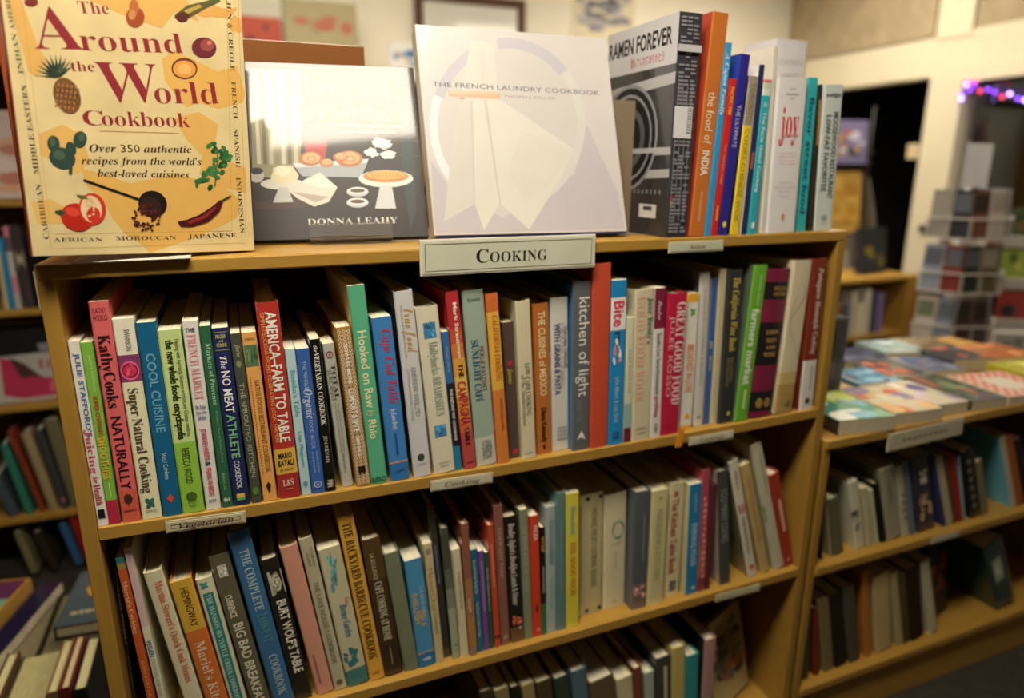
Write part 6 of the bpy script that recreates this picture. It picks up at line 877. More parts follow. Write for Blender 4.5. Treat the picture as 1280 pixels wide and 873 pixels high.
  ['P','art','b8793c',((201.8,85.7),(199.1,82.3),(192.2,79.5),(182.1,77.6),(170.4,77.1),(158.9,77.8),(149.3,79.7),(143.0,82.6),(140.9,85.9),(143.5,89.2),(150.2,92.1),(160.1,93.9),(171.8,94.6),(183.4,93.9),(193.3,92.0),(199.7,89.1))],
  ['P','art','d8a458',((197.2,87.4),(195.0,85.0),(189.2,83.0),(180.6,81.6),(170.7,81.2),(161.0,81.7),(152.8,83.1),(147.4,85.2),(145.7,87.6),(147.8,89.9),(153.5,91.9),(161.9,93.3),(171.7,93.7),(181.6,93.3),(189.9,91.9),(195.4,89.8))],
  ['P','art','c0c4c4',((162.3,72.5),(177.8,72.4),(181.0,40.0),(153.2,40.5))],
  ['P','art','6a4a20',((151.7,89.8),(153.9,84.0),(154.6,84.4),(152.4,90.2))],
  ['P','art','6a4a20',((156.3,89.8),(158.6,84.0),(159.3,84.4),(157.0,90.2))],
  ['P','art','6a4a20',((161.0,89.8),(163.2,84.0),(163.9,84.3),(161.7,90.2))],
  ['P','art','6a4a20',((165.6,89.8),(167.9,84.0),(168.6,84.3),(166.3,90.2))],
  ['P','art','6a4a20',((170.3,89.8),(172.6,83.9),(173.3,84.3),(171.0,90.2))],
  ['P','art','6a4a20',((175.0,89.8),(177.2,83.9),(178.0,84.3),(175.7,90.2))],
  ['P','art','6a4a20',((179.7,89.8),(181.9,83.9),(182.7,84.3),(180.4,90.1))],
  ['P','art','6a4a20',((184.4,89.8),(186.7,83.9),(187.4,84.3),(185.1,90.1))],
  ['P','art','6a4a20',((189.1,89.8),(191.4,83.9),(192.1,84.2),(189.8,90.1))],
  ['P','art','cfcfc6',((65.6,75.7),(63.3,72.6),(57.1,70.0),(48.0,68.4),(37.5,67.8),(27.0,68.5),(18.3,70.3),(12.6,73.0),(10.7,76.0),(12.9,79.1),(18.9,81.6),(27.8,83.3),(38.3,83.9),(48.9,83.2),(57.8,81.4),(63.6,78.8))],
  ['P','art','d8ceac',((58.9,87.8),(57.3,83.1),(54.0,80.6),(49.3,77.7),(43.4,76.0),(38.1,75.4),(31.5,75.9),(26.2,80.1),(24.1,83.0),(24.7,87.9),(27.4,92.9),(27.2,97.4),(32.6,99.8),(39.3,101.4),(45.6,100.9),(51.2,100.5),(54.4,95.8),(55.9,92.8))],
  ['P','art','e8e2c8',((48.8,93.5),(46.7,91.6),(45.8,88.7),(43.0,88.1),(40.1,86.3),(37.1,86.3),(34.8,87.5),(30.7,89.5),(29.1,91.5),(30.8,93.5),(31.0,95.9),(31.7,98.0),(33.6,99.7),(37.5,101.1),(41.2,100.5),(43.6,99.1),(47.1,98.2),(49.3,95.9))],
  ['P','art','b8bab8',((33.3,71.1),(44.1,71.0),(50.2,50.9),(25.0,50.5))],
  ['P','art','b8b8b0',((16.2,87.2),(15.3,83.5),(13.2,80.4),(10.1,78.3),(6.5,77.6),(3.0,78.4),(0.1,80.5),(-1.7,83.6),(-2.3,87.2),(-1.4,90.9),(0.8,94.0),(3.9,96.1),(7.4,96.8),(10.9,96.0),(13.8,94.0),(15.7,90.8))],
  ['P','art','202428',((15.1,93.6),(14.4,91.7),(12.6,90.2),(10.0,89.1),(7.0,88.8),(4.1,89.2),(1.6,90.2),(-0.0,91.8),(-0.5,93.6),(0.1,95.4),(1.9,97.0),(4.5,98.0),(7.5,98.4),(10.5,98.0),(13.0,97.0),(14.6,95.4))],
  ['P','art','d0c8bc',((43.9,67.0),(66.7,82.1),(85.8,91.8),(106.8,70.5),(94.3,50.3),(75.4,44.2),(54.2,56.5))],
  ['P','art','a89a90',((49.2,64.9),(94.7,57.6),(77.9,49.7))],
  ['P','art','e4dccc',((62.8,78.1),(85.7,90.2),(105.1,72.1),(84.4,70.7))],
  ['P','art','b8bcc0',((146.6,64.0),(145.3,61.3),(142.0,59.1),(137.1,57.6),(131.6,57.2),(126.1,57.8),(121.5,59.3),(118.6,61.6),(117.7,64.3),(119.0,66.9),(122.2,69.1),(127.0,70.6),(132.6,71.1),(138.1,70.5),(142.7,69.0),(145.7,66.7))],
  ['P','art','e0e2e2',((145.2,65.7),(144.1,63.9),(141.1,62.5),(136.8,61.6),(131.9,61.3),(127.0,61.7),(122.8,62.7),(120.2,64.2),(119.3,65.9),(120.4,67.6),(123.3,69.0),(127.6,70.0),(132.5,70.3),(137.5,69.9),(141.6,68.9),(144.3,67.4))],
  ['P','art','5a4a40',((142.1,65.7),(141.3,64.6),(139.0,63.7),(135.8,63.1),(132.0,62.9),(128.2,63.2),(125.1,63.8),(123.0,64.8),(122.3,65.9),(123.2,67.0),(125.4,67.9),(128.6,68.5),(132.4,68.6),(136.2,68.4),(139.4,67.7),(141.4,66.8))],
  ['P','art','b8bcc0',((145.4,48.8),(144.1,46.2),(140.8,44.0),(136.0,42.5),(130.5,42.1),(125.0,42.7),(120.5,44.3),(117.5,46.6),(116.6,49.2),(117.9,51.8),(121.2,54.0),(125.9,55.5),(131.5,55.9),(137.0,55.4),(141.6,53.8),(144.5,51.5))],
  ['P','art','e0e2e2',((144.0,50.5),(142.9,48.8),(140.0,47.3),(135.7,46.4),(130.8,46.2),(125.9,46.6),(121.8,47.6),(119.1,49.1),(118.2,50.8),(119.3,52.5),(122.2,53.9),(126.5,54.8),(131.4,55.1),(136.3,54.7),(140.5,53.7),(143.2,52.2))],
  ['P','art','5a4a40',((141.0,50.5),(140.1,49.4),(137.9,48.5),(134.7,47.9),(130.9,47.8),(127.1,48.1),(124.0,48.7),(121.9,49.7),(121.3,50.8),(122.1,51.9),(124.3,52.7),(127.5,53.3),(131.3,53.5),(135.1,53.2),(138.2,52.6),(140.3,51.6))],
  ['T','lettering','b8a850','M','S',(51.3,198.1),(80.5,198.1),33.7],
  ['T','lettering','b8a850','ORNING','S',(81.2,197.3),(196.0,197.0),25.7],
  ['T','lettering','b8a850','G','S',(64.2,164.2),(86.7,164.2),31.5],
  ['T','lettering','b8a850','LORIES','S',(87.4,163.8),(198.5,164.5),24.1],
  ['T','lettering','d0ccb8','RECIPES FOR BREAKFAST,BRUNCH & BEYOND','s',(101.3,156.9),(198.5,155.5),4.3],
  ['T','lettering','d0ccb8','FROM AN AMERICAN COUNTRY INN','s',(114.3,146.6),(188.6,146.8),3.9],
  ['T','lettering','d4d0cc','DONNA LEAHY','S',(65.8,18.8),(181.7,19.5),9.0],
 ],
 'fl': [
  ['P','art','bab5bd',((3.6,100.7),(21.7,69.6),(94.8,22.3),(207.1,83.4),(234.7,156.4),(272.1,56.3),(276.7,3.8),(-0.5,2.1))],
  ['P','art','c7c3c2',((225.2,158.4),(211.4,112.6),(182.9,74.2),(144.8,49.2),(103.4,40.8),(64.7,49.6),(34.3,73.8),(16.1,109.6),(12.5,152.1),(24.1,195.3),(49.5,233.4),(85.5,260.5),(127.2,272.2),(168.0,266.0),(201.5,242.1),(221.7,204.2))],
  ['P','art','b8b5c1',((16.1,190.6),(17.7,194.2),(19.3,197.8),(21.0,201.3),(22.8,204.8),(24.7,208.2),(26.7,211.6),(28.8,215.0),(31.0,218.2),(33.3,221.5),(35.6,224.6),(38.1,227.7),(40.6,230.8),(43.2,233.7),(45.9,236.6),(48.6,239.4),(51.4,242.2),(54.3,244.8),(57.3,247.4),(60.3,249.9),(63.4,252.2),(66.5,254.5),(69.7,256.7),(75.9,244.2),(73.2,242.3),(70.4,240.3),(67.8,238.2),(65.1,236.0),(62.6,233.8),(60.1,231.4),(57.6,229.1),(55.2,226.6),(52.9,224.1),(50.6,221.5),(48.4,218.8),(46.3,216.1),(44.3,213.3),(42.3,210.5),(40.4,207.6),(38.5,204.7),(36.8,201.7),(35.1,198.7),(33.5,195.6),(32.0,192.5),(30.6,189.4),(29.3,186.2))],
  ['P','art','b8b5c1',((111.6,274.9),(116.9,275.9),(122.2,276.7),(127.5,277.2),(132.8,277.4),(138.0,277.4),(143.2,277.1),(148.4,276.6),(153.6,275.7),(158.6,274.6),(163.6,273.3),(168.5,271.7),(173.3,269.8),(177.9,267.6),(182.5,265.2),(186.9,262.6),(191.2,259.7),(195.3,256.5),(199.2,253.1),(203.0,249.5),(206.6,245.7),(210.0,241.7),(213.1,237.4),(199.5,226.7),(196.7,230.4),(193.8,233.9),(190.8,237.3),(187.6,240.4),(184.2,243.4),(180.7,246.2),(177.0,248.7),(173.2,251.1),(169.3,253.2),(165.3,255.1),(161.2,256.8),(157.0,258.2),(152.7,259.4),(148.4,260.4),(144.0,261.2),(139.5,261.7),(135.0,262.0),(130.5,262.0),(125.9,261.8),(121.4,261.4),(116.8,260.7),(112.3,259.9))],
  ['P','art','cbc9c7',((215.4,234.1),(220.9,224.6),(225.4,214.5),(228.9,203.8),(231.4,192.6),(232.8,181.1),(233.1,169.3),(232.3,157.4),(230.5,145.4),(227.7,133.6),(223.8,122.0),(219.0,110.7),(213.2,99.9),(206.6,89.6),(199.3,79.9),(191.2,70.9),(182.5,62.8),(173.2,55.4),(163.5,49.0),(153.4,43.6),(143.1,39.1),(132.6,35.7),(122.0,33.3),(121.2,44.5),(130.6,46.6),(140.0,49.8),(149.3,53.9),(158.3,58.8),(166.9,64.7),(175.2,71.3),(183.0,78.7),(190.2,86.9),(196.8,95.6),(202.7,105.0),(207.8,114.8),(212.1,125.0),(215.5,135.4),(218.1,146.1),(219.7,156.9),(220.4,167.6),(220.1,178.3),(218.8,188.7),(216.6,198.8),(213.5,208.5),(209.5,217.6),(204.7,226.2))],
  ['P','art','e2dce0',((49.4,48.1),(44.0,52.1),(38.9,56.4),(34.1,61.1),(29.7,66.2),(25.5,71.6),(21.8,77.3),(18.4,83.3),(15.4,89.5),(12.7,96.0),(10.5,102.7),(8.6,109.6),(7.2,116.6),(6.2,123.8),(5.6,131.1),(5.5,138.5),(5.7,146.0),(6.4,153.5),(7.5,161.0),(9.1,168.5),(11.0,176.0),(13.4,183.3),(16.1,190.6),(26.2,187.2),(23.7,180.6),(21.5,173.9),(19.8,167.1),(18.4,160.3),(17.4,153.5),(16.7,146.7),(16.5,139.9),(16.6,133.1),(17.1,126.5),(18.0,119.9),(19.3,113.5),(20.9,107.2),(22.9,101.1),(25.3,95.3),(28.0,89.6),(31.1,84.1),(34.5,79.0),(38.2,74.1),(42.2,69.5),(46.5,65.2),(51.1,61.2),(56.0,57.6))],
  ['P','art','cdcac4',((74.5,269.9),(105.5,268.5),(107.2,187.9),(211.1,119.5),(176.7,65.4),(131.1,5.3),(93.5,43.9),(66.8,5.8),(57.4,42.0),(13.5,18.5),(26.3,82.3),(49.8,185.6),(65.8,238.6))],
  ['P','art','c9c6c0',((49.7,184.7),(68.0,185.4),(55.9,44.1),(13.5,18.5),(25.0,78.1))],
  ['P','art','d1cfc7',((69.8,185.5),(87.0,186.2),(93.5,43.9),(66.8,5.8),(57.4,42.0))],
  ['P','art','d2d0c9',((88.3,186.3),(111.5,185.4),(211.1,119.5),(188.1,83.3),(131.1,5.3),(93.2,41.7))],
  ['P','art','d0cdc5',((134.4,144.6),(211.0,118.6),(162.3,61.0),(128.8,48.0),(107.7,82.8))],
  ['P','art','c2bab5',((65.4,185.3),(68.0,185.4),(58.3,42.0),(56.6,42.0))],
  ['P','art','c2bab5',((84.8,186.1),(88.3,186.3),(94.1,41.7),(92.4,41.7))],
  ['P','art','cac6c2',((87.0,261.9),(90.6,262.2),(88.8,200.3),(82.6,200.0))],
  ['P','art','cfac92',((35.9,197.9),(109.2,198.6),(108.2,188.8),(35.1,189.3))],
  ['P','art','d9bea5',((37.1,197.1),(108.2,197.7),(107.9,195.0),(36.8,193.6))],
  ['P','art','b5917b',((58.6,187.7),(58.3,187.1),(57.3,186.7),(55.8,186.3),(54.2,186.2),(52.5,186.2),(51.1,186.4),(50.2,186.8),(49.9,187.3),(50.3,187.8),(51.3,188.3),(52.7,188.6),(54.4,188.8),(56.1,188.7),(57.5,188.5),(58.4,188.1))],
  ['T','lettering','525262','THE FRENCH LAUNDRY COOKBOOK','n',(15.1,202.5),(259.9,200.6),6.8],
  ['T','lettering','908b94','THOMAS KELLER','n',(113.4,190.8),(190.5,190.9),4.2],
 ],
}

def rows(data, name, group, d0=.2):
    for (lb,x,y,z,w,h,phi,d,k,col,side,gloss,bulge,bands,texts) in data:
        book(name, lb, x,y,z,w,h,phi,d,k,col,side,gloss,bulge,bands,texts,group)
rows(ROW_A, 'cookbook', 'cookbooks on the upper shelf'); rows(ROW_B, 'cookbook', 'cookbooks on the middle shelf')
rows(ROW_C, 'cookbook', 'cookbooks on the bottom shelf'); rows(ROW_T, 'cookbook', 'books standing on the case top')
# tall white box-like book behind the white one with red letters
book('cookbook','thick blurred white book standing behind the row on the case top',1.0275,.121,0.0004,.071,.298,0,.075,'h','cfccd6',None,1,.002,None,
     [('DAMIEN','n-','9a98a4',.10,.13,.5,.66),('HIRST','n-','9a98a4',.17,.20,.5,.5)],'books standing on the case top')
# ---- three display books
def mtx(rows_, loc): return Matrix(((rows_[0][0],rows_[0][1],rows_[0][2],loc[0]),(rows_[1][0],rows_[1][1],rows_[1][2],loc[1]),(rows_[2][0],rows_[2][1],rows_[2][2],loc[2]),(0,0,0,1)))
face_book('cookbook','large tan cookbook with fruit pictures on its cover, standing at the left end of the case top', mtx(*POSE['around'][:2]), POSE['around'][2], POSE['around'][3], .022, 'decb98','8e3a2c', art=ART['around'], m=mat('warm_jacket',rough=.35,attr=True,noise=.10,nscale=22,coat=.25), film=False)
face_book('cookbook','glossy dark book with baked goods on its cover, leaning back on a clear stand', mtx(*POSE['morning'][:2]), POSE['morning'][2], POSE['morning'][3], .0125, '262427','1c1a1c', art=ART['morning'], m=M_FILM, film=True)
face_book('cookbook','big white book with a pinned napkin and plate on its cover, leaning back', mtx(*POSE['fl'][:2]), POSE['fl'][2], POSE['fl'][3], .028, 'c8c3c4','cfc6b2', art=ART['fl'], m=mat('satin_film_jacket',rough=.42,attr=True,noise=.02,nscale=20,coat=.15), film=True, boards='1d2448')
# brown book behind the tan one, brown book behind the dark one
MZ = lambda yaw, tilt, x, y, z, t=0: Matrix.Translation((x,y,z+t*math.sin(R(tilt)))) @ Euler((-R(tilt),0,R(yaw)),'XYZ').to_matrix().to_4x4()
face_book('cookbook','reddish-brown hardcover standing behind the tan map-covered book', MZ(3,5,-.022,.100,.0006,.024), .236, .31, .024, '9a4c2c','8a4228')
face_book('cookbook','brown wood-patterned book standing behind the glossy dark cover', MZ(0,0,.19,.243,.0006), .20, .264, .03, '8a5a34','6a3f22')
# grey brown metal bookend behind the white cover
be = thing('bookend','grey-brown metal bookend plate between the white cover and the black RAMEN book','bookend',(.7195,.10,0.0002))
part('plate', be, (0,0,.0008),(.045,.0014,.192), M_PAINT, lin('8a7a64'), bevel=.0004); part('foot', be, (0,-.04,0),(.033,.0014,.0008), M_PAINT, lin('8a7a64'))
# easel under the tan book
es = thing('book_stand','flat frosted acrylic foot poking out under the tan book','book stand',(0,0,0))
part('base_plate', es, (.034,-.007,.0003),(.145,.085,.0020), mat('frosted_acrylic', lin('d8d2c8'), rough=.35, noise=.02), bevel=.001)
part('back_rest', es, (.06,.0855,.0003),(.13,.0885,.06), MATS['frosted_acrylic'])
Mm = mtx(*POSE['morning'][:2])
st = thing('book_stand','clear acrylic stand whose lip holds the glossy dark book','book stand'); st.matrix_world = Mm
part('lip', st, (.068,-.022,-.0032),(.172,-.019,.014), M_ACRYL, bevel=.0004); part('ledge', st, (.068,-.022,-.0055),(.172,-.001,-.0034), M_ACRYL); part('back_plate', st, (.068,.0135,.004),(.172,.0155,.17), M_ACRYL)
# sign and shelf labels
def plaque(name, label, x0, x1, z0, z1, y, s, st_, frame, paper, inkc, cap, ln, roll=0, border=True, th=.003, cat='sign'):
    rt = thing(name, label, cat, ((x0+x1)/2, y, (z0+z1)/2), (0,roll,0)); W_=(x1-x0)/2; H_=(z1-z0)/2
    part('holder', rt, (-W_,-th,-H_),(W_,0,H_), M_GLOSS, lin(frame), bevel=.0005)
    part('card', rt, (-W_+.0025,-th-.0006,-H_+.0025),(W_-.0025,-th-.0001,H_-.0025), M_MATTE, lin(paper))
    t = MB(); yy = -th-.0008
    if border:
        a,b = W_-.006,H_-.0055; e=.0007; bc = lin('6a4634')
        for (p,q) in (((-a,-b),(a,-b+e)),((-a,b-e),(a,b)),((-a,-b),(-a+e,b)),((a-e,-b),(a,b))): t.face([(p[0],yy,p[1]),(q[0],yy,p[1]),(q[0],yy,q[1]),(p[0],yy,q[1])], bc, M_INK)
    if s:
        if st_ == 'sc':
            text(t, s[0], 'S', lin(inkc), (-ln/2,yy,-cap/2), (1,0,0),(0,0,1), ln*.17, cap); text(t, s[1:].upper(), 'S', lin(inkc), (-ln/2+ln*.19,yy,-cap/2),(1,0,0),(0,0,1), ln*.81, cap*.78)
        else: text(t, s, st_, lin(inkc), (-ln/2,yy,-cap/2),(1,0,0),(0,0,1), ln, cap)
    if t.f: t.build('lettering', rt)
    return rt
plaque('shelf_sign','large bordered sign reading COOKING on the front of the case top', .398,.6405,-.034,.0105,-.0006,'Cooking','sc','e6e2d6','d3d6c0','2c2a26',.0175,.098, roll=.004, th=.004)
plaque('shelf_label','shelf label reading Vegetarian in italics under the upper shelf\'s left end', .084,.172,-.3205,-.3045,-.0004,'Vegetarian','i','c8bf9c','cfc8a8','5a3c30',.0078,.060, roll=.045, th=.0015,cat='label')
plaque('shelf_label','shelf label reading Cooking in italics at the middle of the upper shelf edge', .4025,.492,-.3265,-.3105,-.0004,'Cooking','i','c8c0a4','cfcab0','6a5a4a',.0068,.05, roll=.03, th=.0015,border=False,cat='label')
plaque('shelf_label','small shelf label on the upper shelf edge below the crimson book', .819,.9055,-.3250,-.3105,-.0004,'Cooking','i','c8c2a8','cfcbb2','8a6a58',.0062,.045, th=.0015,border=False,cat='label')
plaque('shelf_label','pale label on the case top edge under the black RAMEN book', .760,.8557,-.0215,-.0055,-.0004,'Asian','i','cfccb4','c8cab4','7a5a48',.0068,.03, roll=-.002, th=.0015,border=False,cat='label')
plaque('shelf_label','pale blank-looking label on the middle shelf edge near its right end', .898,.9952,-.628,-.613,-.0004,'','i','bdb694','c2bc9a','6a5a4a',.005,.03, roll=.015, th=.0015,border=False,cat='label')
# orange ribbon
rb = MB(); rb.box((.7995,-.0012,-.2958),(.8105,-.0003,-.2950),lin('e0912a'),M_MATTE); v=[(.7995,-.0012,-.2955),(.8105,-.0012,-.2955),(.8065,-.0012,-.3235),(.7935,-.0012,-.3235),(.7995,-.0004,-.2955),(.8105,-.0004,-.2955),(.8065,-.0004,-.3235),(.7935,-.0004,-.3235)]
rb.mesh(v,[(0,1,2,3),(7,6,5,4),(0,4,5,1),(1,5,6,2),(2,6,7,3),(3,7,4,0)],lin('e0912a'),M_MATTE); tag(rb.build('bookmark'),'orange paper bookmark hanging over the upper shelf edge','bookmark')
tag(part('paper_slip', None, (-.004,.012,-.048),(-.0005,.02,-.008), M_MATTE, lin('d8c89a')),'small cream paper slip stuck to the left side of the main case','paper')
# open illustrated book leaning at the right end of the bottom shelf
lp = face_book('cookbook','large pale picture book leaning cover on at the bottom shelf\'s right end', MZ(20,10,.952,.03,ZC+.0006,.012)@Matrix.Rotation(R(-4),4,'Y'), .122, .185, .012, 'b8ae84','8f8560', m=M_GLOSS)
t = MB(); rr = random.Random(5)
for i in range(40):
    cx,cz,a_,b_ = rr.uniform(.02,.10),rr.uniform(.05,.16),rr.uniform(.006,.02),rr.uniform(.006,.018); y=-.0002-.00001*i
    t.face([(cx+a_*math.cos(q),y,cz+b_*math.sin(q)) for q in [i2*math.pi/5 for i2 in range(10)]], lin(rr.choice(['55584e','77765e','3a3c38','8f8a68','a85a38','6a6f68'])), M_INK)
t.build('cover_illustration', lp)
# ================================================================ DISPLAY CASE TO THE RIGHT
DX0, DX1, DD = 1.1125, 2.05, .46; ZT = -.363
dc = thing('display_case','low yellow wood display case with books laid flat on it, right of the main case','bookcase',(DX0,0,FLOOR))
def dpart(nm,a,b,m=M_WOOD): return part(nm, dc, (a[0]-DX0,a[1],a[2]-FLOOR),(b[0]-DX0,b[1],b[2]-FLOOR), m, bevel=.0015)
dpart('table_top',(DX0,-.002,ZT-.0165),(DX1,DD,ZT)); dpart('shelf',(DX0+.016,.0,-.6345),(DX1-.016,.24,-.618)); dpart('shelf',(DX0+.016,.0,-.9015),(DX1-.016,.24,-.885))
dpart('side_panel',(DX0,.003,FLOOR),(DX0+.016,DD,ZT-.0165),M_WOODV); dpart('side_panel',(DX1-.016,.003,FLOOR),(DX1,DD,ZT-.0165),M_WOODV); dpart('plinth',(DX0+.016,.012,FLOOR),(DX1-.016,.026,-.9015)); dpart('back_panel',(DX0+.016,.24,FLOOR),(DX1-.016,.246,ZT-.0165),MATS['dark_hardboard'])
rows(ROW_R1,'book','books on the display case shelf'); rows(ROW_R2,'book','books on the lowest display shelf')
plaque('shelf_label','small white label on the display case shelf edge below the dark violet book',1.43,1.51,-.634,-.620,-.0004,'','i','bdb8a0','b8b49c','55504a',.005,.03,th=.0015,border=False,cat='label')
# face-on items on the lowest display shelf
def plainface(lb, x,y,z,yaw,tilt,w,h,t,col,spine,blobs,seed,name='book',roll=0,group=None):
    b_ = face_book(name, lb, MZ(yaw,tilt,x,y,z,t)@Matrix.Rotation(R(roll),4,'Y'), w,h,t,col,spine, group=group, m=M_MATTE); rr = random.Random(seed); q = MB()
    for i in range(blobs[1]):
        cx,cz = w*rr.uniform(.15,.85),h*rr.uniform(*blobs[2]); a_,b2 = w*rr.uniform(.05,.2),h*rr.uniform(.03,.12); y_=-.0002-.00001*i
        q.face([(min(max(cx+a_*math.cos(u),.001),w-.001),y_,min(max(cz+b2*math.sin(u),.001),h-.001)) for u in [k*math.pi/5 for k in range(10)]], lin(rr.choice(blobs[0])), M_INK)
    q.build('cover_illustration', b_); return b_
plainface('dark cover with a red picture standing face on, lowest display shelf', 1.546,.048,-.8846,14,8,.088,.19,.02,'1c1418','140f10',(['8a2c20','b0402c','5a1c18','3a2020','a06a3c'],16,(.35,.7)),3)
plainface('tan cardboard-coloured book lying against the shelf behind the red-pictured cover', 1.55,.11,-.8846,8,10,.085,.165,.02,'7a6238','5a4828',(['6f5a34'],2,(.3,.7)),4)
# flat books on the display case
def flat_book(lb, x,y,w,d,t,yaw,col,spine,blobs,seed,z=ZT,hard=False,texts=None,pages='cfc6a8',group_='books laid flat on the display case'):
    Mx = Matrix.Translation((x,y,z+t)) @ Matrix.Rotation(R(yaw),4,'Z') @ Matrix.Rotation(R(-90),4,'X')
    b_ = face_book('book', lb, Mx, w,d,t,col,spine, pages=pages, hard=hard, group=group_); rr = random.Random(seed); q = MB(); i=0
    if blobs:
        if blobs == 'check':
            n=14
            for a in range(n):
                for c in range(12):
                    if (a+c)%2==0 and not (4<=a<=9 and 3<=c<=8):
                        q.face([(w*a/n,-.0002,d*c/12),(w*(a+1)/n,-.0002,d*c/12),(w*(a+1)/n,-.0002,d*(c+1)/12),(w*a/n,-.0002,d*(c+1)/12)],lin('bc3420'),M_INK)
        else:
            for i in range(blobs[1]):
                cx,cz = w*rr.uniform(.1,.9),d*rr.uniform(.1,.9); a_,b2 = w*rr.uniform(.06,.25),d*rr.uniform(.04,.2); y_=-.0002-.00001*i
                q.face([(min(max(cx+a_*math.cos(u),.001),w-.001),y_,min(max(cz+b2*math.sin(u),.001),d-.001)) for u in [k*math.pi/5 for k in range(10)]], lin(rr.choice(blobs[0])), M_INK)
        q.build('cover_illustration', b_)
    return b_
FB = [
 ('thick paperback with a teal, lime and white cover, laid flat beside the main case',1.150,.012,.120,.150,.028,-8,'4f9a84','1a1a1c',(['b8c848','dfe4da','7fb0c0','3f8a70','c8d868'],16)),
 ('cream picture book laid flat with an orange-red streak on its cover',1.288,.010,.110,.150,.024,-6,'cfc4a4','b8ac8a',(['c85a34','ddd4c0','8a7aa0','d8b070','44446a'],14)),
 ('cream book with a violet spot laid flat behind the paper label',1.408,.018,.080,.140,.022,-4,'d2c8b2','bdb39a',(['5a4a8a','e0d8cc'],3)),
 ('dark green picture book laid flat left of the checkered one',1.498,.012,.090,.165,.020,-6,'3f5038','2f3a2c',(['5a6a44','6a8050','2f3a2c','8a4a38'],12)),
 ('red and white checkered book laid flat on the display case front',1.600,.006,.150,.150,.018,-8,'ddd6c4','c8c0a8','check'),
 ('bright yellow-green book laid flat at the right of the checkered one',1.765,.030,.165,.150,.024,-8,'b9b43a','a8a430',(['c8c24a','aaa436'],4)),
 ('orange-brown book laid flat behind the yellow one',1.845,.200,.150,.130,.02,-8,'b8703a','9a5a2c',(['c8804a'],3)),
 ('sky blue book laid flat in the second row of the display case',1.388,.175,.105,.110,.020,-10,'5a9cc4','3a6a90',(['8ac0dc','4a84b0','202a4a'],8)),
 ('dark violet and orange book laid flat in the second row',1.490,.190,.090,.115,.020,-12,'3a2a40','2a2030',(['c85a34','c8602c','4a3a5a'],7)),
 ('blue-grey picture book laid flat in the second row near the middle',1.590,.185,.110,.120,.022,-12,'5a6a84','3a4458',(['7a84a0','3a5a88','8a7a90','44506a'],14)),
 ('black edged book with an orange spot laid flat behind the checkered one',1.712,.205,.110,.110,.03,-10,'3a3e44','222428',(['c85a3c','50565c'],4)),
 ('navy book laid flat in the back row of the display case',1.500,.318,.120,.120,.020,-14,'343c66','24284a',(['44507a','6a6a80'],6)),
 ('light blue and white book laid flat in the back row',1.635,.322,.120,.120,.026,-14,'a8c0c4','7a8a8c',(['c8dce0','88a8b0','dfe8e8'],8)),
 ('brown book laid flat at the back right corner of the display case',1.770,.330,.120,.115,.02,-10,'7a6648','5a4a34',(['8a7656'],3)),
 ('tan paperback laid flat beside the standing dark books',1.336,.172,.042,.090,.012,-6,'c09a5a','a07a40',(['b08a50'],2)),
]
for i,(lb,x,y,w,d,t,yaw,col,sp_,bl) in enumerate(FB): flat_book(lb,x,y,w,d,t,yaw,col,sp_,bl,i+20)
pl = plaque('shelf_label','long white card label leaning on the display case front edge', -.10,.10,-.018,.018,0,'','n','cfc8b0','c4bda2','5a5448',.004,.1,border=False,th=.0015,cat='label'); pl.location=(1.355,-.0050,-.384); pl.rotation_euler=(0,R(-1.5),0)
t = MB()
for i in range(9): t.face([(-.062+.0135*i,-.0024,-.003),(-.053+.0135*i,-.0024,-.003),(-.053+.0135*i,-.0024,.002),(-.062+.0135*i,-.0024,.002)],lin('77705e'),M_INK)
t.build('printed_line', pl)
for (lb,x,w,h,col) in (('white-edged slim book standing on the display case beside the main case',1.247,.009,.150,'c8c4bc'),('black book standing on the display case beside the main case',1.2575,.026,.172,'1e1f22'),('dark grey book standing on the display case, second from the main case',1.285,.022,.165,'34383a'),('dark blue-grey book standing on the display case next to the flat blue one',1.3085,.020,.168,'3a464c')):
    book('book', lb, x, .172, ZT+.0004, w, h, 0, .10, 'h', col, None,1,0,None,(), 'books standing on the display case')
# ================================================================ LOW CASE AND RACKS BY THE RIGHT WALL
lc = thing('low_bookcase','low yellow wood bookcase in front of the dark doorway','bookcase',(2.75,1.8,FLOOR))
for nm,a,b,m in (('top_board',(0,0,.515),(.93,.32,.535),M_WOOD),('side_panel',(0,0,0),(.02,.32,.515),M_WOODV),('side_panel',(.86,0,0),(.93,.32,.515),M_WOODV),('shelf',(.02,0,.20),(.86,.3,.22),M_WOOD),('back_panel',(.02,.30,0),(.86,.31,.515),MATS['dark_hardboard'])): part(nm, lc, a, b, m, bevel=.002)
rr = random.Random(8); x = 2.80
LBc = ['c8c0a0','b8b4a4','3a3e48','6a5a90','5a4a8a','8a8a80','c0b8a0','6a4a30','44506a','a8a090']
LBn = ['cream','pale grey','dark slate','lilac','violet','mid grey','ivory','brown','steel blue','stone grey']
for i in range(14):
    w = rr.uniform(.03,.05); book('book', '%s book blurred inside the low bookcase, %s'%(LBn[i%10],('left half' if i<10 else 'right half')), x,1.83,FLOOR+.2205,w,rr.uniform(.16,.25),-.06,.18,'h',LBc[i%10],None,0,0,None,(),'books in the low bookcase'); x += w+.014
plainface('dark grey book with a yellow letter shape, standing on the low bookcase', 3.36,1.90,FLOOR+.535,8,8,.23,.25,.04,'34383c','2a2c30',(['8a8030','5a5c50','3a4450','2c3034'],9,(.2,.6)),9)
plainface('tall white card leaning on the low bookcase near the main case', 3.02,1.92,FLOOR+.535,4,14,.12,.32,.02,'c8c0bc','b0a8a4',(['c0b8b4'],1,(.3,.6)),10)
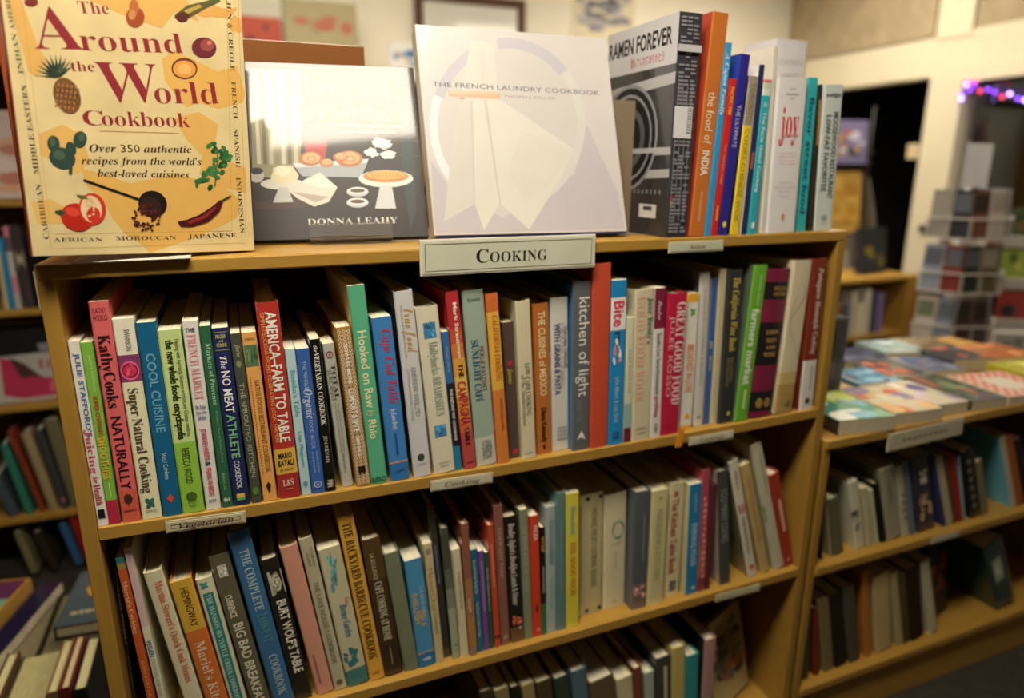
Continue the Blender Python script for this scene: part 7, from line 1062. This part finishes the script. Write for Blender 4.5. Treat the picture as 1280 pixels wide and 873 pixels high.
sc_ = thing('side_shelf','small yellow wood side shelf right of the low bookcase','shelf',(3.69,1.62,FLOOR))
for a,b in (((0,0,.40),(.28,.3,.42)),((0,0,0),(.02,.3,.40)),((.26,0,0),(.28,.3,.40))): part('top_board' if a[2]>.3 else 'side_panel', sc_, a, b, M_WOOD, bevel=.002)
flat_book('flat violet-grey book lying on the small side shelf', 3.72,1.66,.2,.2,.03,0,'6a5a68','4a4048',(['7a6a78'],3),50,z=FLOOR+.42)
# cardboard hexagon sign on the post
hx = MB(); pts=[(-.11,.02),(-.02,.13),(.02,.11),(.05,.14),(.13,.03),(.14,-.10),(.02,-.13),(-.08,-.09)]
for y_,sg in ((0,1),(.012,-1)): hx.face([(a,y_,b) for a,b in (pts if sg>0 else pts[::-1])],lin('b07c3c'),M_CLOTH)
for i in range(len(pts)):
    a,b = pts[i],pts[(i+1)%len(pts)]; hx.face([(a[0],0,a[1]),(a[0],.012,a[1]),(b[0],.012,b[1]),(b[0],0,b[1])],lin('94642e'),M_CLOTH)
o = hx.build('cardboard_cutout'); o.location=(3.62,1.56,-.32); o.rotation_euler=(0,0,R(-35)); tag(o,'tan six-sided cardboard cutout in front of the cream post','cutout')
# magazine rack
mr_ = thing('magazine_rack','tall dark wire magazine rack in front of the doorway, partly behind the last mint book','rack',(3.36,2.30,FLOOR),(0,0,R(-10)))
def tube_part(nm,par,pts,r,col): q=MB(); q.tube(pts,r,lin(col),M_METAL); return q.build(nm,par,smooth=True)
for x_ in (0,.34): tube_part('frame_tube',mr_,[(x_,0,0),(x_,0,1.45)],.008,'2a2826')
for z_ in (.35,.73,1.13): part('tray',mr_,(0,-.05,z_-.01),(.34,.03,z_),M_METAL,lin('2a2622'),bevel=.001); tube_part('lip_wire',mr_,[(0,-.06,z_+.06),(.34,-.06,z_+.06)],.004,'2a2826')
q = MB(); n=14
for i in range(n):
    t0,t1=i/n,(i+1)/n; f_=lambda t:(.35+.16*(1-(1-t)**2) if t<1 else .51, -.02, 1.05-.9*t)
    a,b=f_(t0),f_(t1); q.face([(a[0],a[1],a[2]),(b[0],b[1],b[2]),(b[0],b[1]+.3,b[2]),(a[0],a[1]+.3,a[2])],lin('7a7468'),M_PAINT)
o=q.build('curved_end_panel',mr_); so=o.modifiers.new('thick','SOLIDIFY'); so.thickness=.012
mw = mr_.matrix_world
def rackmag(lb,dx,z,w,h,col,bl,seed):
    plainface(lb, 3.36+dx*math.cos(R(-10)), 2.30+dx*math.sin(R(-10))-.040, FLOOR+z, -10, 6, w, h, .006, col, col, bl, seed, name='magazine')
rackmag('lavender and orange magazine at the top of the wire rack',.07,1.1315,.22,.24,'7c76a0',(['c8c8d8','b8864c','a86a3a','44485a','c09a5a'],14,(.15,.75)),31)
rackmag('orange-topped magazine behind the lavender one in the wire rack',.0,1.1315,.065,.27,'b86a40',(['d8c8a8','c8803c'],4,(.3,.8)),32)
rackmag('tall yellow gold magazine in the middle tray of the wire rack',.02,.7315,.28,.36,'c8a04a',(['d8b864','b88a34','c0983c'],12,(.1,.9)),33)
rackmag('pale magazine in the lowest tray of the wire rack',.05,.3515,.22,.28,'a8a49c',(['88847a'],5,(.2,.8)),34)
# deadbolt and switch plate on the post
db = MB(); db.tube([(XR-.031,2.03,-.24),(XR-.05,2.03,-.24)],.022,lin('1c1a1c'),M_METAL,12); tag(db.build('deadbolt'),'round black deadbolt on the cream post','lock')
tag(part('switch_plate',None,(XR-.036,2.135,.16),(XR-.0305,2.21,.245),M_PAINT,lin('c8b896')),'cream switch plate at the doorway edge of the post','switch')
# ---- spinner rack of cards
SX,SY = 2.66,.90
sp_r = thing('spinner_rack','tall white wire spinner rack full of cards by the window','rack',(SX,SY,FLOOR))
tube_part('pole',sp_r,[(0,0,.03),(0,0,1.03)],.012,'c8c4c0'); q=MB(); q.tube([(0,0,0),(0,0,.03)],.20,lin('55514c'),M_METAL,16); q.build('base',sp_r)
gp = 'greeting cards in the spinner rack'
cc = ['5a4a4c','8a94a8','3a4238','c8ccd4','44405a','7a5240','a8a49a','2f3a2c','9aa6b8','5a3a34','c8c0b8','343a44','6a6250','8a3a34']
cn = {'5a4a4c':'dim plum','8a94a8':'grey-blue','3a4238':'dark green','c8ccd4':'whitish','44405a':'dusky violet','7a5240':'chestnut','a8a49a':'warm grey','2f3a2c':'forest green','9aa6b8':'pale blue','5a3a34':'maroon brown','c8c0b8':'cream white','343a44':'slate','6a6250':'khaki','8a3a34':'brick red'}
TI = ['lowest','second lowest','middle','second highest','highest']
k=0; rr=random.Random(77)
for tier in range(5):
    z = .10+tier*.19
    for fi,(ang) in enumerate((200,250,300,350,30)):
        a = R(ang); cx,cy_ = .15*math.cos(a),.15*math.sin(a); tx,ty=-math.sin(a),math.cos(a)
        wf=MB()
        for zz in (z,z+.07): wf.tube([(cx-tx*.068,cy_-ty*.068,zz),(cx+tx*.068,cy_+ty*.068,zz)],.0035,lin('cfcac6'),M_METAL)
        for s_ in (-.068,0,.068): wf.tube([(cx+tx*s_,cy_+ty*s_,z),(cx+tx*s_,cy_+ty*s_,z+.07)],.0025,lin('cfcac6'),M_METAL)
        wf.tube([(cx,cy_,z),(0,0,z)],.0035,lin('cfcac6'),M_METAL); wf.build('wire_pocket',sp_r)
        if ang != 30:
            for s_ in (-.034,.034):
                c_=cc[(k*5+fi*3)%len(cc)]; k+=1; px_,py_=SX+.138*math.cos(a)+tx*s_,SY+.138*math.sin(a)+ty*s_
                q=MB(); q.box((-.032,-.0015,0),(.032,.0015,.165),lin(c_),M_MATTE); q.box((-.027,-.0021,.09),(.027,-.0016,.15),lin(rr.choice(['b0a8a0','6a707c','40382f','7a8468'])),M_INK)
                o=q.build('greeting_card'); o.location=(px_,py_,FLOOR+z+.004); o.rotation_euler=(R(-4),0,a+R(90))
                tag(o,'%s card in the %s tier of the white spinner rack'%(cn[c_],TI[tier]),'card',gp)
plaque('rack_sign','blank white sheet standing on top of the spinner rack',SX-.04,SX+.10,.03,.185,SY,'','n','d8d8e0','dfe0e8','55555a',.004,.1,border=False,th=.002)
# second rack of magazines further right (black frame, white trays)
r2 = thing('card_rack','dark stepped rack with white trays at the right edge of the photo','rack',(2.97,1.08,FLOOR),(0,0,R(-32)))
for x_ in (0,.5): tube_part('frame_tube',r2,[(x_,0,0),(x_,.25,1.0)],.009,'2c2a2a')
RB = [('dark green and brown',['3a4a2c','5a4a34','2a2c20']),('orange and grey',['b8742c','6a625a','8a8478']),('pale grey',['8a8a84','6a6a66','a8a49c']),('mixed red and black',['7a2c28','2a2422','4a4440']),('yellow-green',['7a8a34','4a5428','9aa050'])]
for i in range(5):
    z=.10+i*.17; y_=.25*z/1.2-.03; part('tray',r2,(0,y_-.03,z),(.5,y_+.02,z+.045),M_PAINT,lin('a8a29a'),bevel=.001)
    for j in range(3):
        q=MB(); rq=random.Random(i*3+j); pal=RB[(i+j)%5]; q.box((0,0,0),(.14,.004,.115),lin(pal[1][0]),M_MATTE)
        for u in range(5):
            cx,cz=rq.uniform(.03,.11),rq.uniform(.03,.085); q.face([(cx+.02*math.cos(t_),-.0004-.0001*u,cz+.025*math.sin(t_)) for t_ in [v_*math.pi/4 for v_ in range(8)]],lin(rq.choice(pal[1])),M_INK)
        o=q.build('magazine'); o.matrix_world = Matrix.Translation((2.97,1.08,FLOOR))@Matrix.Rotation(R(-32),4,'Z')@Matrix.Translation((.02+.16*j,y_-.015,z+.046))@Matrix.Rotation(R(-8),4,'X')
        tag(o,'%s magazine in the %s tray of the dark stepped rack, %s'%(pal[0],TI[i],['left','centre','right'][j]),'magazine','magazines in the stepped rack')
# ---- lights: purple string, bulbs outside
sl = thing('string_lights','string of purple and red fairy lights along the window top','string lights',(XR-.06,1.88,.55))
lamp_m = {n_: mat('fairy_'+n_,(.2,.1,.4),noise=0,emit=(c_,s_)) for n_,c_,s_ in (('purple',(.25,.05,1.0),5),('red',(1.0,.03,.10),4),('white',(.45,.30,1.0),9))}
pts=[]; N=26
for i in range(N):
    u=i/(N-1); pts.append((.0+.004*math.sin(i*3), -u*1.0, .0-.10*math.sin(min(u*3.0,1.57))-.06*u+.012*math.sin(i*2.3)))
q=MB(); q.tube(pts,.003,lin('1a2a1c'),M_METAL,5); q.build('cord',sl)
def ico(r):
    v=[];F=[];n=6;m_=4
    for a in range(m_+1):
        for b in range(n): v.append((r*math.sin(math.pi*a/m_)*math.cos(2*math.pi*b/n),r*math.sin(math.pi*a/m_)*math.sin(2*math.pi*b/n),r*math.cos(math.pi*a/m_)))
    for a in range(m_):
        for b in range(n): F.append((a*n+b,(a+1)*n+b,(a+1)*n+(b+1)%n,a*n+(b+1)%n))
    return v,F
iv,iF=ico(.009); rr=random.Random(2); kinds=['white','purple','red','purple','purple','red','white','purple']
extra=[(.0,.0,.02),(-.01,-.03,-.03),(.0,.02,-.05),(-.01,-.05,.01),(-.01,.01,-.07)]
for i,pp in enumerate(pts[::1]+extra):
    q=MB(); q.mesh([(pp[0]+a-.01,pp[1]+b,pp[2]+c-.01) for a,b,c in iv],iF,(.5,.5,.5),lamp_m[kinds[i%8]]); q.build('bulb',sl,smooth=True)
def globe(nm,lb,loc,r,col,stg,cat='lamp'):
    rt=thing(nm,lb,cat,loc); m_=mat('glow_%d'%int(stg*7+r*1000),(.8,.7,.5),noise=0,emit=(col,stg)); v,F=ico(r); q=MB(); q.mesh(v,F,(.5,.5,.5),m_); q.build('bulb',rt,smooth=True)
    q=MB(); q.tube([(0,0,r),(0,0,r+.04)],r*.5,lin('33302c'),M_METAL,8); q.build('socket',rt); q=MB(); q.tube([(0,0,r+.04),(0,0,CEIL+.0-loc[2])],.003,lin('22201e'),M_METAL,5); q.build('cord',rt)
globe('hanging_bulb','small warm hanging bulb in front of the dark window by the cards',(3.55,.83,-.095),.016,(1.0,.62,.25),28)
globe('hanging_bulb','small warm bulb glowing in the dark doorway beside the cream post',(XR+.35,2.33,.335),.016,(1.0,.78,.45),40)
# ================================================================ BACK WALL
fr = thing('picture_frame','brown wooden picture frame on the back wall above the white cover','picture frame',(1.263,YB-.03,.62))
for a,b in (((0,0,0),(.05,.028,.45)),((.63,0,0),(.68,.028,.45)),((.05,0,0),(.63,.028,.05)),((.05,0,.40),(.63,.028,.45))): part('frame_rail',fr,a,b,M_PAINT,lin('5a3a2a'),bevel=.004)
part('picture',fr,(.05,.012,.05),(.63,.016,.40),M_FILM,lin('d8d8cc'))
po = thing('poster','small poster with a faded violet landscape on the back wall','poster',(2.26,YB-.006,.86)); part('sheet',po,(0,0,0),(.45,.004,.5),M_MATTE,lin('d8cfb0'))
q=MB(); rr=random.Random(6)
for i in range(60):
    cx,cz=rr.uniform(.05,.40),rr.uniform(.08,.45); a_,b_=rr.uniform(.02,.06),rr.uniform(.01,.03); q.face([(min(max(cx+a_*math.cos(t_),.03),.42),-.0003-.00002*i,min(max(cz+b_*math.sin(t_),.06),.47)) for t_ in [v_*math.pi/4 for v_ in range(8)]],lin(rr.choice(['8a8494','a8a2a8','6a6478','b8b2ac','7a7a80','5a5464'])),M_INK)
q.build('print',po)
def tallcase(lb,x0,x1,y0,y1,zt):
    rt=thing('bookcase',lb,'bookcase',(x0,y0,FLOOR)); W_=x1-x0; D_=y1-y0; H_=zt-FLOOR
    for nm,a,b in (('top_board',(0,0,H_-.02),(W_,D_,H_)),('side_panel',(0,0,0),(.02,D_,H_-.02)),('side_panel',(W_-.02,0,0),(W_,D_,H_-.02)),('back_panel',(.02,D_-.01,0),(W_-.02,D_,H_-.02))): part(nm,rt,a,b,M_WOODV,bevel=.002)
    k_=int(H_/.32)
    for i in range(k_): part('shelf',rt,(.02,0,i*.32+.06),(W_-.02,D_-.01,i*.32+.08),M_WOOD)
    return rt
tallcase('tall wooden bookcase against the back wall, hidden behind the display books',.25,1.40,3.0,3.28,.56)
tallcase('narrow wooden bookcase in the back corner behind the case-top books',2.82,3.16,3.0,3.28,.60)
plainface('large tan book standing face on atop the back wall bookcase',.535,3.06,.5602,2,6,.375,.37,.03,'9c9068','4a4a44',(['a0583c','8c8060'],5,(.6,.8)),41)
plainface('small red book pair standing left of the large tan one on the back bookcase',.33,3.08,.5602,0,5,.19,.27,.05,'b03c20','7a2a18',(['3a1c14','4a2018'],3,(.5,.85)),42)
plainface('white card with a blue picture on the back wall bookcase',1.07,3.10,.5602,0,5,.21,.20,.012,'d8d8d4','c8c8c4',(['4a7ab0','5a86b4','c09a5a','3a6aa0'],7,(.35,.75)),43)
plainface('blue-grey blurred book atop the narrow back corner bookcase',2.92,3.06,.6002,0,4,.16,.24,.06,'5a6474','3a424e',(['8a8a90','44505e','9a8a80'],7,(.2,.8)),44)
# ================================================================ LEFT BACK CASE
LZ = [0.0214, -0.247, -0.4964, -0.8073]
lx0,lx1,ly0,ly1=-1.35,-.03,1.2,1.42
rt=thing('bookcase','tall yellow wood bookcase seen past the left side of the main case','bookcase',(lx0,ly0,FLOOR))
def lp_(nm,a,b,m=M_WOOD): part(nm,rt,(a[0]-lx0,a[1]-ly0,a[2]-FLOOR),(b[0]-lx0,b[1]-ly0,b[2]-FLOOR),m,bevel=.0015)
lp_('side_panel',(lx0,ly0,FLOOR),(lx0+.018,ly1,.33),M_WOODV); lp_('side_panel',(lx1-.018,ly0,FLOOR),(lx1,ly1,.33),M_WOODV); lp_('top_board',(lx0,ly0,.33),(lx1,ly1,.348)); lp_('back_panel',(lx0+.018,ly1-.008,FLOOR),(lx1-.018,ly1,.33),MATS['dark_hardboard'])
for z_ in LZ: lp_('shelf',(lx0+.018,ly0,z_-.016),(lx1-.018,ly1-.008,z_))
rows(ROW_L1,'book','books on the far left shelves'); rows(ROW_L3,'book','books on the far left shelves'); rows(ROW_L4,'book','books on the far left shelves')
pb=plainface('pale book with an orange-pink picture on the far left shelf, top row',-.42,1.23,LZ[0]+.0003,0,8,.17,.21,.015,'d8c8c4','b8a8a4',(['e0b090','d8a080','e8d8d4','c88a78'],10,(.1,.6)),51)
sh=face_book('book','white book with a pink high-heeled shoe on its cover, far left shelves', MZ(0,10,-.415,1.225,LZ[2]+.0006,.014), .20,.205,.014,'b4b2b0','8a8886',m=M_FILM)
q=MB(); y_=-.0002
def pg(col,pts_,dy=0): q.face([(a/1000,y_-dy,b/1000) for a,b in pts_],lin(col),M_INK)
pg('141214',[(2,120),(200,128),(200,203),(2,203)]); pg('8a9098',[(110,128),(150,130),(150,150),(105,148)],.0001)
pg('b8345a',[(20,20),(60,8),(150,10),(165,22),(163,50),(120,58),(95,62),(70,88),(40,112),(20,118)],.0002); pg('d86a88',[(120,20),(160,24),(158,45),(125,50)],.0003); pg('4a3430',[(60,62),(95,62),(115,52),(70,100),(40,118)],.0004)
for i in range(5): pg('a84050',[(105+i*17,82),(112+i*17,82),(112+i*17,106-3*(i%2)),(105+i*17,106-3*(i%2))],.0003)
q.build('cover_illustration',sh)
# ---- books stacked low beside the left of the main case
bx = thing('low_bench','low dark wooden bench beside the left foot of the main case, under stacked books','bench',(-.62,.27,FLOOR)); part('seat',bx,(0,0,.03),(.59,.66,.05),M_PAINT,lin('3a2c1c'))
for a in ((0,0),(.55,0),(0,.62),(.55,.62)): part('leg',bx,(a[0],a[1],0),(a[0]+.04,a[1]+.04,.03),M_PAINT,lin('3a2c1c'))
BZ=FLOOR+.0508; x=-.335; GB='books on the low bench'  # page colours on the bench are darkened in place of the shade there
for (nm,w,h,col,pc) in (('dark olive',.020,.222,'2c2a1c','90865c'),('rust-edged',.022,.225,'6a3a1c','b8ae80'),('cream paged black',.046,.215,'1c1a14','9c9266'),('brown covered',.018,.235,'4a3420','b8ae80'),('thick cream paged',.060,.222,'3a3626','9c9266'),('tan covered',.016,.238,'6a5434','b8ae80'),('dark red',.014,.240,'5a1c18','b8ae80'),('near black',.020,.232,'141410','b8ae80')):
    book('book','%s book standing in the front row on the low bench'%nm, x,.30,BZ,w,h,0,.14,'h',col,None,0,0,None,(),GB,pages=pc); x+=w+.003
x=-.50
for (nm,w,h,col) in (('dark green',.06,.185,'1c2a20'),('deep brown',.05,.18,'2c1c12'),('black',.055,.186,'121210'),('slate',.05,.182,'24282a'),('dark olive green',.06,.186,'222a18'),('umber',.05,.184,'30241a'),('maroon',.05,.186,'3a1414'),('charcoal',.05,.18,'1c1c1c')):
    book('book','%s book standing in the back row on the low bench'%nm, x,.47,BZ,w,h,0,.22,'h',col,None,0,0,None,(),GB,pages='6a6248'); x+=w+.003  # back-row page edges dark too, shade included in the colour
TZ=BZ+.1868
jb = flat_book('blue-grey book with a curled yellow animal on its cover, lying on the low bench stack', -.190,.525,.15,.19,.026,-4,'46545c','2a3030',None,60,z=TZ,group_=GB,hard=True)
q=MB()
for i in range(9):
    a_=i*.6; q.face([(.072+(.040-.003*i)*math.cos(a_)+.020*math.cos(u),-.0003-.00002*i,.115+(.034-.002*i)*math.sin(a_)+.018*math.sin(u)) for u in [k_*math.pi/5 for k_ in range(10)]],lin(['c0882c','b07c28','c8943c'][i%3]),M_INK)
q.face([(.030,-.0005,.145),(.038,-.0005,.172),(.055,-.0005,.150)],lin('c0882c'),M_INK)
q.build('cover_illustration',jb); q=MB(); text(q,'Japanese','b',lin('b8ac7c'),(.118,-.0006,.042),(-1,0,0),(0,0,-1),.100,.016); q.build('lettering',jb)
yb = flat_book('thick yellow paperback with a purple and green cover, lying on the bench stack', -.395,.480,.075,.25,.040,-14,'b8882c','a8803c',None,61,z=TZ,group_=GB,pages='a8803c')
q=MB()
for i,(c_,z0,z1) in enumerate((('5a2a4a',.19,.245),('6a9a8a',.13,.18),('4a7a4a',.10,.128),('a8742c',.01,.095),('5a2a4a',.18,.19))): q.face([(.006,-.0003-.00003*i,z0),(.069,-.0003-.00003*i,z0),(.069,-.0003-.00003*i,z1),(.006,-.0003-.00003*i,z1)],lin(c_),M_INK)
q.build('cover_illustration',yb)
flat_book('slim dark violet book lying beside the thick yellow paperback', -.308,.465,.040,.25,.022,-14,'1c1838','1c1838',None,62,z=TZ,group_=GB)  # violet toned down, the dimness down here is in the colour
book('book','slim cream booklet leaning against the main case\'s left foot',-.060,.16,FLOOR+.0004,.010,.33,.10,.10,'p','b8ae80',None,0,0,None,(),GB)
